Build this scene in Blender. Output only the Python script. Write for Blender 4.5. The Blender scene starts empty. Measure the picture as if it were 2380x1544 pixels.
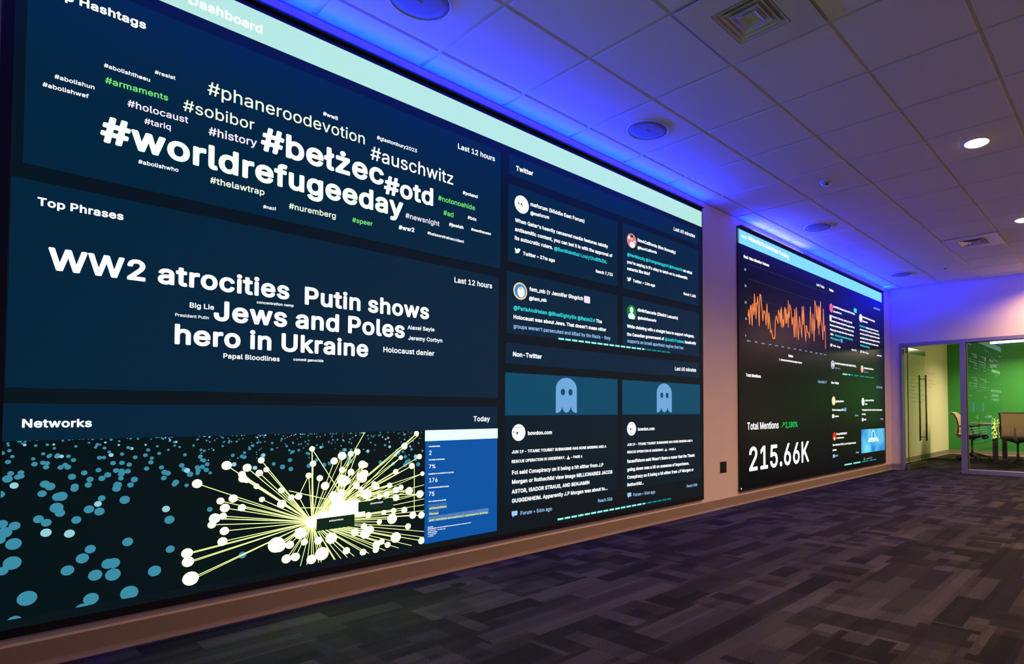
import bpy, math, random
from mathutils import Vector
from mathutils.geometry import tessellate_polygon

# ------------------------------------------------------------------ scene, camera, light level
SC = bpy.context.scene
COL = SC.collection
PI = math.pi
H = 3.097            # ceiling height
TILE = 0.6096        # ceiling module
BORDER = 0.2225      # cut tile along the video wall
XEND = 8.791         # face of the glazed end wall
YWALL = 0.02         # plaster face of the video wall (display faces lie at y = 0)

cam_data = bpy.data.cameras.new('camera')
cam = bpy.data.objects.new('camera', cam_data)
COL.objects.link(cam)
SC.camera = cam
F_PX, CX, CY = 1379.40, 1491.54, 918.23
YAW, PITCH, ROLL = 0.700256, 0.029928, -0.002366
cam_data.sensor_fit = 'HORIZONTAL'
cam_data.sensor_width = 36.0
cam_data.lens = F_PX / 2380 * 36.0
cam_data.shift_x = (1190 - CX) / 2380
cam_data.shift_y = (CY - 772) / 2380
cam_data.clip_start = 0.05
cam.location = (-1.84619, -3.30270, 0.98992)
fwd = Vector((math.cos(PITCH) * math.cos(YAW), math.cos(PITCH) * math.sin(YAW), math.sin(PITCH)))
rt = Vector((math.sin(YAW), -math.cos(YAW), 0))
up = rt.cross(fwd)
r2 = math.cos(ROLL) * rt + math.sin(ROLL) * up
u2 = -math.sin(ROLL) * rt + math.cos(ROLL) * up
from mathutils import Matrix
cam.rotation_euler = Matrix((r2, u2, -fwd)).transposed().to_euler()

SC.view_settings.view_transform = 'Standard'
SC.view_settings.look = 'None'
SC.view_settings.gamma = 1.0
SC.view_settings.exposure = 0.0
world = bpy.data.worlds.new('world')
SC.world = world
world.use_nodes = True
world.node_tree.nodes['Background'].inputs[0].default_value = (0.02, 0.02, 0.03, 1)
world.node_tree.nodes['Background'].inputs[1].default_value = 0.0

WARM = (1.0, 0.53, 0.25)
DOWNLIGHT_W = 290
LED_W = 208
OFFICE_W = 112

# ------------------------------------------------------------------ materials
def lin(c):
    return tuple((v / 255 / 12.92) if v / 255 <= 0.04045 else ((v / 255 + 0.055) / 1.055) ** 2.4 for v in c) + (1,)

def principled(name, col, rough=0.6, metal=0.0, spec=0.4, emit=None, strength=0.0):
    m = bpy.data.materials.new(name)
    m.use_nodes = True
    b = m.node_tree.nodes['Principled BSDF']
    b.inputs['Base Color'].default_value = tuple(col) + (1,) if len(col) == 3 else col
    b.inputs['Roughness'].default_value = rough
    b.inputs['Metallic'].default_value = metal
    b.inputs['Specular IOR Level'].default_value = spec
    if emit is not None:
        b.inputs['Emission Color'].default_value = emit
        b.inputs['Emission Strength'].default_value = strength
    return m

def node(m, kind, **kw):
    n = m.node_tree.nodes.new(kind)
    for k, v in kw.items():
        setattr(n, k, v)
    return n

def noise_bump(m, scale, strength, dist=0.002, detail=4):
    t = m.node_tree
    tc = node(m, 'ShaderNodeTexCoord')
    nz = node(m, 'ShaderNodeTexNoise')
    nz.inputs['Scale'].default_value = scale
    nz.inputs['Detail'].default_value = detail
    bp = node(m, 'ShaderNodeBump')
    bp.inputs['Strength'].default_value = strength
    bp.inputs['Distance'].default_value = dist
    t.links.new(tc.outputs['Object'], nz.inputs['Vector'])
    t.links.new(nz.outputs['Fac'], bp.inputs['Height'])
    t.links.new(bp.outputs['Normal'], t.nodes['Principled BSDF'].inputs['Normal'])
    return nz

M = {}
def lit(key, rgb, k=1.0, rough=0.6, spec=0.5):
    """A region of an LED display: dark glossy face that gives off its own colour."""
    M[key] = principled('display_' + key, (0.005, 0.005, 0.006), rough, 0, spec, lin(rgb), k)
    M[key].node_tree.nodes['Principled BSDF'].inputs['IOR'].default_value = 1.28
for key, rgb, k in [
    ('screen', (4, 20, 27), 1), ('card', (0, 36, 58), 1), ('cardlo', (0, 27, 38), 1), ('screen2', (4, 6, 10), 1), ('card2', (4, 7, 13), 1),
    ('header', (183, 234, 217), 1.0), ('header2', (132, 222, 236), 1.0), ('netbg', (0, 18, 21), 1), ('infobox', (0, 84, 164), 1),
    ('infobar', (225, 250, 255), 1.15), ('hilite', (105, 142, 198), 1), ('nametag', (10, 38, 24), 1), ('pic', (0, 74, 104), 1), ('ghost', (112, 168, 220), 1),
    ('W', (255, 255, 255), 1.4), ('L', (240, 255, 228), 1.25), ('Y', (242, 254, 226), 1.05), ('K', (244, 234, 252), 1.05), ('G', (118, 235, 110), 1.0),
    ('C', (50, 222, 225), 1.0), ('B', (160, 205, 250), 1.0), ('H', (135, 145, 185), 1), ('N', (0, 222, 92), 1.0), ('E', (226, 245, 120), 1.0),
    ('dot', (58, 140, 165), 1), ('dotb', (150, 208, 220), 1), ('line', (222, 242, 140), 1.2), ('nodec', (224, 255, 148), 5.0),
    ('orange', (255, 140, 75), 1.1), ('grid', (40, 42, 62), 1), ('dash', (150, 248, 238), 1.0), ('dashlo', (0, 150, 150), 1),
    ('white', (255, 255, 255), 1.2), ('pinkpic', (225, 120, 125), 1), ('pinkw', (255, 215, 255), 1.15), ('greenpic', (0, 130, 50), 1), ('orangering', (255, 215, 150), 1),
    ('skyb', (50, 140, 215), 1), ('skin', (235, 190, 170), 1), ('pink', (245, 110, 175), 1), ('aw', (225, 228, 245), 1), ('navy', (40, 46, 90), 1), ('peach', (250, 190, 160), 1),
    ('gold', (255, 232, 170), 1.1), ('mint', (220, 255, 248), 1.1), ('red', (220, 40, 20), 1), ('olive', (120, 130, 20), 1), ('blu', (95, 165, 250), 1), ('sky', (0, 150, 225), 1)]:
    lit(key, rgb, k)
for key in ('screen2', 'card2'):
    M[key].node_tree.nodes['Principled BSDF'].inputs['Roughness'].default_value = 0.26
# the graph is far brighter than the exposure can hold: yellow-green light that clips to white
for key, c in (('nodec', (10.5, 14.0, 2.0, 1)), ('line', (1.5, 1.9, 0.55, 1)), ('L', (1.7, 3.0, 1.35, 1))):
    M[key].node_tree.nodes['Principled BSDF'].inputs['Emission Color'].default_value = c
    M[key].node_tree.nodes['Principled BSDF'].inputs['Emission Strength'].default_value = 1.0
# picture of a bright blue sky on the second display
m = M['sky']
tc = node(m, 'ShaderNodeTexCoord'); nz = node(m, 'ShaderNodeTexNoise'); rp = node(m, 'ShaderNodeValToRGB')
nz.inputs['Scale'].default_value = 2.2; nz.inputs['Detail'].default_value = 2
rp.color_ramp.elements[0].position = 0.35; rp.color_ramp.elements[0].color = lin((0, 122, 215))
rp.color_ramp.elements[1].position = 0.68; rp.color_ramp.elements[1].color = lin((120, 225, 245))
m.node_tree.links.new(tc.outputs['Object'], nz.inputs['Vector']); m.node_tree.links.new(nz.outputs['Fac'], rp.inputs['Fac'])
m.node_tree.links.new(rp.outputs['Color'], m.node_tree.nodes['Principled BSDF'].inputs['Emission Color'])

M['bezel'] = principled('black_bezel', (0.006, 0.006, 0.007), 0.45)
M['wall'] = principled('cream_wall_paint', (0.80, 0.735, 0.64), 0.75, spec=0.25); noise_bump(M['wall'], 220, 0.08)
M['office_wall'] = principled('whiteboard_paint', (0.88, 0.81, 0.56), 0.45, spec=0.3)
M['green_wall'] = principled('green_wall_paint', (0.045, 0.30, 0.055), 0.6, spec=0.3)
M['tile'] = principled('ceiling_tile', (0.80, 0.80, 0.78), 0.95, spec=0.1); noise_bump(M['tile'], 500, 0.25)
M['grid_metal'] = principled('ceiling_grid_metal', (0.74, 0.75, 0.70), 0.5, spec=0.3)
M['vinyl'] = principled('taupe_vinyl_base', (0.31, 0.255, 0.20), 0.5, spec=0.35)
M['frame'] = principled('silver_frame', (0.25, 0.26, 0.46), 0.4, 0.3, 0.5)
M['gasket'] = principled('black_gasket', (0.01, 0.01, 0.01), 0.5)
M['steel'] = principled('brushed_steel', (0.42, 0.40, 0.37), 0.35, 0.9)
M['rail'] = principled('steel_rail', (0.42, 0.44, 0.40), 0.10, 0.95)
M['grille'] = principled('speaker_grille', (0.26, 0.26, 0.27), 0.6)
M['white_metal'] = principled('white_metal', (0.72, 0.72, 0.69), 0.32, spec=0.5)
M['louver_back'] = principled('louver_gap_shade', (0.04, 0.04, 0.045), 0.6)  # dark colour stands in for the shade between the louvers
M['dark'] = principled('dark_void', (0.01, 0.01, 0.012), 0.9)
M['lamp'] = principled('downlight_lens', (0.9, 0.85, 0.8), 0.5, emit=(1.0, 0.60, 0.30, 1), strength=9.0)
M['tube'] = principled('linear_lamp_lens', (0.9, 0.9, 0.9), 0.5, emit=(1.0, 0.86, 0.62, 1), strength=5.0)
M['led'] = principled('blue_led', (0.05, 0.05, 0.08), 0.4, emit=(0.0, 0.01, 1.0, 1), strength=1.5)
M['ledw'] = principled('pale_led', (0.05, 0.05, 0.08), 0.4, emit=(0.3, 0.42, 1.0, 1), strength=2.0)
M['black'] = principled('black_plastic', (0.012, 0.012, 0.012), 0.4)
M['chrome'] = principled('chrome', (0.6, 0.6, 0.6), 0.2, 1.0)
M['chair_dark'] = principled('chair_dark_plastic', (0.055, 0.045, 0.04), 0.45)
M['chair_grey'] = principled('chair_base_grey', (0.16, 0.14, 0.12), 0.4)
M['chair_shell'] = principled('chair_light_shell', (0.60, 0.53, 0.42), 0.5)
M['mesh_fabric'] = principled('chair_mesh_fabric', (0.62, 0.47, 0.31), 0.8)
tm = M['mesh_fabric'].node_tree                     # an open weave: light from behind shows through
tb = tm.nodes['Principled BSDF']; tl = tm.nodes.new('ShaderNodeBsdfTranslucent'); tt = tm.nodes.new('ShaderNodeBsdfTransparent')
mx1 = tm.nodes.new('ShaderNodeMixShader'); mx2 = tm.nodes.new('ShaderNodeMixShader'); to = [n for n in tm.nodes if n.type == 'OUTPUT_MATERIAL'][0]
tl.inputs['Color'].default_value = (0.75, 0.55, 0.34, 1); mx1.inputs[0].default_value = 0.38; mx2.inputs[0].default_value = 0.22
tm.links.new(tb.outputs[0], mx1.inputs[1]); tm.links.new(tl.outputs[0], mx1.inputs[2])
tm.links.new(mx1.outputs[0], mx2.inputs[1]); tm.links.new(tt.outputs[0], mx2.inputs[2]); tm.links.new(mx2.outputs[0], to.inputs['Surface'])
M['seat_fabric'] = principled('seat_fabric', (0.20, 0.15, 0.11), 0.9)
M['table_top'] = principled('table_top', (0.30, 0.20, 0.12), 0.35)
M['table_leg'] = principled('table_leg', (0.10, 0.085, 0.07), 0.4)
M['ink'] = principled('marker_ink', (0.16, 0.15, 0.11), 0.7)
M['ink_red'] = principled('red_marker_ink', (0.40, 0.24, 0.14), 0.7)

def glass_mat(name, tint, refl):
    g = bpy.data.materials.new(name); g.use_nodes = True
    t = g.node_tree; t.nodes.clear()
    out = t.nodes.new('ShaderNodeOutputMaterial'); mix = t.nodes.new('ShaderNodeMixShader')
    tr = t.nodes.new('ShaderNodeBsdfTransparent'); gl = t.nodes.new('ShaderNodeBsdfGlossy')
    tr.inputs['Color'].default_value = tint + (1,)
    gl.inputs['Roughness'].default_value = 0.0; gl.inputs['Color'].default_value = (1, 1, 1, 1)
    mix.inputs[0].default_value = refl
    t.links.new(tr.outputs[0], mix.inputs[1]); t.links.new(gl.outputs[0], mix.inputs[2]); t.links.new(mix.outputs[0], out.inputs[0])
    return g
M['glass'] = glass_mat('clear_glass', (0.97, 0.985, 0.975), 0.085)
M['door_glass'] = glass_mat('greenish_door_glass', (0.90, 0.955, 0.89), 0.03)

def carpet():
    m = principled('plank_carpet', (0.03, 0.03, 0.03), 1.0, spec=0.05)
    t = m.node_tree; L = t.links.new; b = t.nodes['Principled BSDF']
    tc = node(m, 'ShaderNodeTexCoord')
    def brick(rot, w, h, off, seed):
        mp = node(m, 'ShaderNodeMapping'); mp.inputs['Rotation'].default_value = (0, 0, rot); mp.inputs['Location'].default_value = (seed, seed * 0.37, 0)
        bk = node(m, 'ShaderNodeTexBrick'); bk.offset = off; bk.offset_frequency = 2; bk.squash = 1.0
        bk.inputs['Color1'].default_value = (0, 0, 0, 1); bk.inputs['Color2'].default_value = (1, 1, 1, 1); bk.inputs['Mortar'].default_value = (0.3, 0.3, 0.3, 1)
        bk.inputs['Scale'].default_value = 1.0; bk.inputs['Mortar Size'].default_value = 0.0
        bk.inputs['Brick Width'].default_value = w; bk.inputs['Row Height'].default_value = h
        L(tc.outputs['Object'], mp.inputs['Vector']); L(mp.outputs['Vector'], bk.inputs['Vector'])
        return bk.outputs['Color']
    a = brick(0.0, 0.50, 0.125, 0.37, 3.1); c = brick(PI / 2, 0.40, 0.10, 0.43, 7.7); d = brick(0.0, 0.25, 0.25, 0.5, 1.3); e = brick(0, 0.9, 0.0625, 0.3, 5.9)
    def mixv(f, x, y):
        mx = node(m, 'ShaderNodeMix', data_type='RGBA')
        if isinstance(f, float): mx.inputs[0].default_value = f
        else: L(f, mx.inputs[0])
        L(x, mx.inputs[6]); L(y, mx.inputs[7])
        return mx.outputs[2]
    gt = node(m, 'ShaderNodeMath', operation='GREATER_THAN'); gt.inputs[1].default_value = 0.62
    L(d, gt.inputs[0])
    v = mixv(gt.outputs[0], a, c)
    v = mixv(0.25, v, e)
    nz = node(m, 'ShaderNodeTexNoise'); nz.inputs['Scale'].default_value = 260; nz.inputs['Detail'].default_value = 3
    mp2 = node(m, 'ShaderNodeMapping'); mp2.inputs['Scale'].default_value = (1, 1, 1)
    L(tc.outputs['Object'], mp2.inputs['Vector']); L(mp2.outputs['Vector'], nz.inputs['Vector'])
    rp = node(m, 'ShaderNodeValToRGB')
    el = rp.color_ramp.elements
    el[0].position = 0.12; el[0].color = (0.0128, 0.0142, 0.0142, 1)
    el[1].position = 0.9; el[1].color = (0.054, 0.0562, 0.054, 1)
    q = el.new(0.42); q.color = (0.0203, 0.0225, 0.0222, 1)
    q = el.new(0.6); q.color = (0.0323, 0.0345, 0.033, 1)
    L(v, rp.inputs['Fac'])
    ov = node(m, 'ShaderNodeMix', data_type='RGBA', blend_type='MULTIPLY'); ov.inputs[0].default_value = 0.75
    r3 = node(m, 'ShaderNodeValToRGB'); r3.color_ramp.elements[0].position = 0.35; r3.color_ramp.elements[0].color = (0.2, 0.2, 0.2, 1)
    r3.color_ramp.elements[1].position = 0.65; r3.color_ramp.elements[1].color = (1.9, 1.9, 1.9, 1)
    L(nz.outputs['Fac'], r3.inputs['Fac']); L(rp.outputs['Color'], ov.inputs[6]); L(r3.outputs['Color'], ov.inputs[7])
    L(ov.outputs[2], b.inputs['Base Color'])
    bp = node(m, 'ShaderNodeBump'); bp.inputs['Strength'].default_value = 0.5; bp.inputs['Distance'].default_value = 0.004
    L(nz.outputs['Fac'], bp.inputs['Height']); L(bp.outputs['Normal'], b.inputs['Normal'])
    return m
M['carpet'] = carpet()

# ------------------------------------------------------------------ geometry helpers
WL = {}                                     # world position of every object that parents others

class MB:
    """Collects shapes (in world metres) that become ONE mesh object."""
    def __init__(self): self.v = []; self.f = []; self.mi = []; self.cur = 0
    def add(self, vs, fs):
        b = len(self.v); self.v += [tuple(p) for p in vs]; self.f += [tuple(b + i for i in f) for f in fs]; self.mi += [self.cur] * len(fs); return self
    def box(self, x0, y0, z0, x1, y1, z1):
        x0, x1 = min(x0, x1), max(x0, x1); y0, y1 = min(y0, y1), max(y0, y1); z0, z1 = min(z0, z1), max(z0, z1)
        vs = [(x, y, z) for z in (z0, z1) for y in (y0, y1) for x in (x0, x1)]
        return self.add(vs, [(0, 2, 3, 1), (4, 5, 7, 6), (0, 1, 5, 4), (1, 3, 7, 5), (3, 2, 6, 7), (2, 0, 4, 6)])
    def prism(self, poly, axis, a0, a1):
        """polygon (u, v) extruded along an axis: 'x' -> (y, z), 'y' -> (x, z), 'z' -> (x, y)"""
        def P(u, v, a): return {'x': (a, u, v), 'y': (u, a, v), 'z': (u, v, a)}[axis]
        n = len(poly)
        vs = [P(u, v, a0) for u, v in poly] + [P(u, v, a1) for u, v in poly]
        fs = [tuple(reversed(range(n))), tuple(range(n, 2 * n))] + [(i, (i + 1) % n, n + (i + 1) % n, n + i) for i in range(n)]
        return self.add(vs, fs)
    def lathe(self, prof, c, n=32, axis='z', cap=True):
        vs = []; fs = []
        for r, h in prof:
            for k in range(n):
                a = 2 * PI * k / n
                vs.append((c[0] + r * math.cos(a), c[1] + r * math.sin(a), c[2] + h) if axis == 'z' else
                          (c[0] + h, c[1] + r * math.cos(a), c[2] + r * math.sin(a)) if axis == 'x' else
                          (c[0] + r * math.cos(a), c[1] + h, c[2] + r * math.sin(a)))
        for i in range(len(prof) - 1):
            for k in range(n):
                fs.append((i * n + k, i * n + (k + 1) % n, (i + 1) * n + (k + 1) % n, (i + 1) * n + k))
        if cap:
            fs.append(tuple(reversed(range(n)))); fs.append(tuple((len(prof) - 1) * n + k for k in range(n)))
        return self.add(vs, fs)
    def tube(self, pts, radii, n=10):
        """a round bar through points, one radius per point or a single one"""
        if not isinstance(radii, (list, tuple)): radii = [radii] * len(pts)
        pts = [Vector(p) for p in pts]; vs = []; fs = []
        for i, p in enumerate(pts):
            t = (pts[min(i + 1, len(pts) - 1)] - pts[max(i - 1, 0)]).normalized()
            a = t.cross(Vector((0, 0, 1)) if abs(t.z) < 0.9 else Vector((1, 0, 0))).normalized(); b = t.cross(a)
            for k in range(n):
                w = 2 * PI * k / n
                vs.append(p + (a * math.cos(w) + b * math.sin(w)) * radii[i])
        for i in range(len(pts) - 1):
            for k in range(n):
                fs.append((i * n + k, i * n + (k + 1) % n, (i + 1) * n + (k + 1) % n, (i + 1) * n + k))
        fs.append(tuple(reversed(range(n)))); fs.append(tuple((len(pts) - 1) * n + k for k in range(n)))
        return self.add(vs, fs)
    def sheet(self, rows, th):
        """a grid of points given thickness th along its normal"""
        nr, nc = len(rows), len(rows[0]); P = [[Vector(p) for p in r] for r in rows]
        top = []; bot = []
        for i in range(nr):
            for j in range(nc):
                du = P[min(i + 1, nr - 1)][j] - P[max(i - 1, 0)][j]; dv = P[i][min(j + 1, nc - 1)] - P[i][max(j - 1, 0)]
                n = du.cross(dv).normalized() * (th / 2)
                top.append(P[i][j] + n); bot.append(P[i][j] - n)
        N = nr * nc; fs = []
        ix = lambda i, j: i * nc + j
        for i in range(nr - 1):
            for j in range(nc - 1):
                fs.append((ix(i, j), ix(i + 1, j), ix(i + 1, j + 1), ix(i, j + 1)))
                fs.append((N + ix(i, j), N + ix(i, j + 1), N + ix(i + 1, j + 1), N + ix(i + 1, j)))
        edge = [ix(0, j) for j in range(nc)] + [ix(i, nc - 1) for i in range(1, nr)] + [ix(nr - 1, j) for j in range(nc - 2, -1, -1)] + [ix(i, 0) for i in range(nr - 2, 0, -1)]
        for a, b in zip(edge, edge[1:] + edge[:1]): fs.append((a, b, N + b, N + a))
        return self.add(top + bot, fs)
    def build(self, name, mats, parent=None, smooth=False, bevel=0.0):
        o0 = WL.get(parent.name, Vector((0, 0, 0))) if parent else Vector((0, 0, 0))
        me = bpy.data.meshes.new(name)
        me.from_pydata([tuple(Vector(p) - o0) for p in self.v], [], self.f)
        for mt in (mats if isinstance(mats, (list, tuple)) else [mats]): me.materials.append(mt)
        if any(self.mi):
            for p, k in zip(me.polygons, self.mi): p.material_index = k
        if smooth:
            for p in me.polygons: p.use_smooth = True
        me.update()
        o = bpy.data.objects.new(name, me); COL.objects.link(o)
        if parent: o.parent = parent
        WL[o.name] = o0.copy()
        if bevel:
            md = o.modifiers.new('bevel', 'BEVEL'); md.width = bevel; md.segments = 2; md.limit_method = 'ANGLE'
        return o

def tag(o, label, cat, group=None):
    o['label'] = label; o['category'] = cat
    if group: o['group'] = group
    return o

def thing(name, loc, label, cat, group=None):
    o = bpy.data.objects.new(name, None); COL.objects.link(o); o.location = loc; o.empty_display_size = 0.1
    WL[o.name] = Vector(loc)
    return tag(o, label, cat, group)

def struct(o, label=None):
    o['kind'] = 'structure'
    if label: o['label'] = label
    return o

def copy_tree(o, parent=None):
    c = o.copy(); COL.objects.link(c); c.parent = parent
    for ch in list(o.children): copy_tree(ch, c)
    return c

def lamp(name, kind, loc, parent, color, power, aim=None, **kw):
    d = bpy.data.lights.new(name, kind); d.color = color; d.energy = power
    for k, v in kw.items(): setattr(d, k, v)
    o = bpy.data.objects.new(name, d); COL.objects.link(o)
    o.parent = parent; o.location = Vector(loc) - WL.get(parent.name, Vector((0, 0, 0)))
    if aim is not None: o.rotation_euler = Vector(aim).to_track_quat('-Z', 'Y').to_euler()
    return o

# ------------------------------------------------------------------ the room
YR, XB = -6.4, -4.6          # far side of the room and the wall behind the camera
OX1, OY0, OY1 = 13.62, 0.22, -4.6   # office: back wall, whiteboard wall, far side
DOOR_Y0, DOOR_Y1, WIN_Y1 = -0.129, -1.117, -3.35

struct(MB().box(XB, YR, -0.1, OX1 + 0.1, 0.35, 0.0).build('floor', M['carpet']), 'dark carpet of grey and purplish blocks laid in planks')
struct(MB().box(XB, YWALL, 0, XEND, YWALL + 0.12, H).build('wall_left', M['wall']), 'cream wall that carries the two displays')
struct(MB().box(XB, YR - 0.12, 0, XEND, YR, H).build('wall_right', M['wall']))
struct(MB().box(XB - 0.12, YR, 0, XB, YWALL, H).build('wall_back', M['wall']))
w = MB()
w.box(XEND, DOOR_Y0, 0, XEND + 0.13, YWALL + 0.3, H + 0.1)
w.box(XEND, WIN_Y1, 2.165, XEND + 0.13, DOOR_Y0, H + 0.1)
w.box(XEND, YR, 0, XEND + 0.13, WIN_Y1, H + 0.1)
struct(w.build('wall_end', M['wall']), 'end wall above and beside the glazed office front')
struct(MB().box(XEND + 0.13, OY0, 0, OX1, OY0 + 0.1, 2.8).build('wall_office_left', M['office_wall']), 'cream whiteboard wall inside the office')
struct(MB().box(OX1, OY1, 0, OX1 + 0.1, OY0 + 0.1, 2.8).build('wall_office_back', M['green_wall']), 'bright green back wall of the office')
struct(MB().box(XEND + 0.13, OY1 - 0.1, 0, OX1, OY1, 2.8).build('wall_office_right', M['office_wall']))
struct(MB().box(XEND + 0.13, OY1, 2.75, OX1, OY0, 2.85).build('ceiling_office', M['tile']))

# suspended ceiling: one plane of exposed grid with a raised tile face in every module
VENTS = [(1, 2), (10, 2)]
def gx(i): return i * TILE
def gy(j): return -BORDER - j * TILE
ZG = H + 0.009
struct(MB().box(XB, YR, ZG, XEND, YWALL, ZG + 0.05).build('ceiling', M['grid_metal']), 'suspended ceiling of square tiles in a metal grid')
cm = MB()
GAP = 0.0105
for i in range(-8, 15):
    x0, x1 = gx(i) + GAP, min(gx(i + 1) - GAP, XEND - 0.012)
    if x0 < XB: x0 = XB + 0.01
    if x1 - x0 < 0.05: continue
    for j in range(-1, 12):
        y0 = -0.014 + YWALL if j == -1 else gy(j) - GAP
        y1 = max(gy(j + 1) + GAP, YR + 0.012)
        if y0 - y1 < 0.05 or (i, j) in VENTS: continue
        b = 0.004
        vs = [(x0, y1, ZG), (x1, y1, ZG), (x1, y0, ZG), (x0, y0, ZG), (x0 + b, y1 + b, H), (x1 - b, y1 + b, H), (x1 - b, y0 - b, H), (x0 + b, y0 - b, H)]
        cm.add(vs, [(7, 6, 5, 4), (0, 1, 5, 4), (1, 2, 6, 5), (2, 3, 7, 6), (3, 0, 4, 7)])
ct = cm.build('ceiling_tile_field', M['tile'], bpy.data.objects['ceiling'])
wa = MB()
wa.box(XB, -0.002, ZG - 0.006, XEND, YWALL, ZG); wa.box(XEND - 0.018, YR, ZG - 0.006, XEND, YWALL, ZG)
wa.build('wall_angle', M['grid_metal'], bpy.data.objects['ceiling'])

# vinyl cove base: flat face with a curved toe
def cove(a0, a1, face, sign, axis, parent=None):
    prof = [(0, 0.10), (0.003, 0.10), (0.003, 0.022), (0.006, 0.012), (0.011, 0.006), (0.017, 0.003), (0.017, 0.0), (0, 0)]
    return MB().prism([(face + sign * u, v) for u, v in prof], axis, a0, a1)
struct(cove(XB, XEND, YWALL, -1, 'x').build('baseboard_left', M['vinyl']), 'taupe vinyl base along the display wall')
b = cove(DOOR_Y0, YWALL, XEND, -1, 'y')
b2 = cove(YR, WIN_Y1, XEND, -1, 'y')
b.add(b2.v, b2.f)
struct(b.build('baseboard_end', M['vinyl']))
struct(cove(XEND + 0.13, OX1, OY0, -1, 'x').build('baseboard_office_left', M['vinyl']))
struct(cove(OY1, OY0, OX1, -1, 'y').build('baseboard_office_back', M['vinyl']))

# glazed office front: frame, fixed pane, open door
fr = MB()
FD0, FD1 = XEND - 0.012, XEND + 0.135
fr.box(FD0, DOOR_Y0, 0, FD1, DOOR_Y0 - 0.046, 2.165)                       # hinge-side jamb
fr.box(FD0, DOOR_Y0 - 0.046, 2.106, FD1, WIN_Y1, 2.165)                   # head
fr.box(FD0, -1.066, 0, FD1, -1.117, 2.106)                                 # mullion, door half
win = MB()
win.box(FD0, -1.1172, 0, FD1, -1.150, 2.106)                               # mullion, window half
win.box(FD0, -1.150, 0, FD1, WIN_Y1, 0.066)                                # sill
win.box(FD0, WIN_Y1, 0, FD1, WIN_Y1 + 0.05, 2.106)
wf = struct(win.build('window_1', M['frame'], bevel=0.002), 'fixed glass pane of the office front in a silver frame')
gk = MB()
gk.box(XEND + 0.02, -1.150, 0.066, XEND + 0.05, -1.158, 2.106); gk.box(XEND + 0.02, -1.158, 2.098, XEND + 0.05, WIN_Y1 + 0.05, 2.106)
gk.build('gasket', M['gasket'], wf)
MB().box(XEND + 0.03, -1.152, 0.064, XEND + 0.04, WIN_Y1 + 0.052, 2.106).build('glass_pane', M['glass'], wf)
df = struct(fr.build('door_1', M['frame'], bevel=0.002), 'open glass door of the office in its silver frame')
# door leaf swung into the office
hx, hy, ex, ey = XEND + 0.085, -0.238, 9.72, -0.29
du = Vector((ex - hx, ey - hy, 0)).normalized(); dn = Vector((-du.y, du.x, 0))
Ld = math.hypot(ex - hx, ey - hy)
def leaf_box(mb, s0, s1, t0, t1, z0, z1):
    P = lambda s, t, z: Vector((hx, hy, 0)) + du * s + dn * t + Vector((0, 0, z))
    vs = [P(s, t, z) for z in (z0, z1) for t in (t0, t1) for s in (s0, s1)]
    return mb.add(vs, [(0, 2, 3, 1), (4, 5, 7, 6), (0, 1, 5, 4), (1, 3, 7, 5), (3, 2, 6, 7), (2, 0, 4, 6)])
leaf_box(MB(), 0.0, Ld, -0.006, 0.006, 0.1, 2.0).build('door_glass', M['door_glass'], df)
leaf_box(MB(), -0.004, Ld, -0.018, 0.018, 2.0, 2.095).build('top_rail', M['rail'], df)
leaf_box(MB(), -0.004, Ld, -0.018, 0.018, 0.008, 0.1).build('bottom_rail', M['chair_dark'], df)
leaf_box(leaf_box(MB(), -0.03, -0.004, -0.022, 0.022, 2.0, 2.1), -0.03, -0.004, -0.022, 0.022, 0.0, 0.1).build('pivot', M['steel'], df)
leaf_box(MB(), -0.006, 0.0, -0.006, 0.006, 0.1, 2.0).build('glass_edge', M['gasket'], df)
hp = Vector((hx, hy, 0)) + du * (Ld - 0.115)
for sgn in (1, -1):
    p = hp + dn * (0.055 * sgn)
    hb = MB().tube([(p.x, p.y, 0.47), (p.x, p.y, 1.655)], 0.0155, 14).build('pull_handle', M['steel'], df, True)
    st = MB()
    for z in (0.54, 1.585):
        q = hp + dn * (0.006 * sgn)
        st.tube([(p.x, p.y, z), (q.x, q.y, z)], 0.009, 10)
    st.build('handle_post', M['steel'], hb, True)

# faint marker notes on the whiteboard wall
random.seed(11)
def scribble(mb, x, z, w_, h_):
    pts = []; n = max(4, int(w_ / 0.02))
    for k in range(n + 1):
        pts.append((x + w_ * k / n, z + random.uniform(-h_, h_)))
    y = OY0 - 0.0008
    for (xa, za), (xb, zb) in zip(pts, pts[1:]):
        d = Vector((xb - xa, zb - za)); nrm = Vector((-d.y, d.x)).normalized() * 0.0028
        mb.add([(xa + nrm.x, y, za + nrm.y), (xb + nrm.x, y, zb + nrm.y), (xb - nrm.x, y, zb - nrm.y), (xa - nrm.x, y, za - nrm.y)], [(3, 2, 1, 0)])
wn = MB(); wr = MB()
for k in range(9):
    scribble(wn, 10.45 + random.uniform(0, .3), 1.80 - k * 0.075, random.uniform(.25, .9), 0.014)
for k in range(6):
    scribble(wn, 11.35 + random.uniform(-.1, .1), 1.74 - k * 0.10, random.uniform(.2, .4), 0.014)
for k, wd in enumerate((.75, .0, .55, .62, .3)):
    if wd: scribble(wr, 11.72 + 0.05 * k, 1.83 - k * 0.075, wd, 0.013)
wall_ol = bpy.data.objects['wall_office_left']
wn.build('marker_writing', M['ink'], wall_ol)
wr.build('marker_writing', M['ink_red'], wall_ol)

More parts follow.
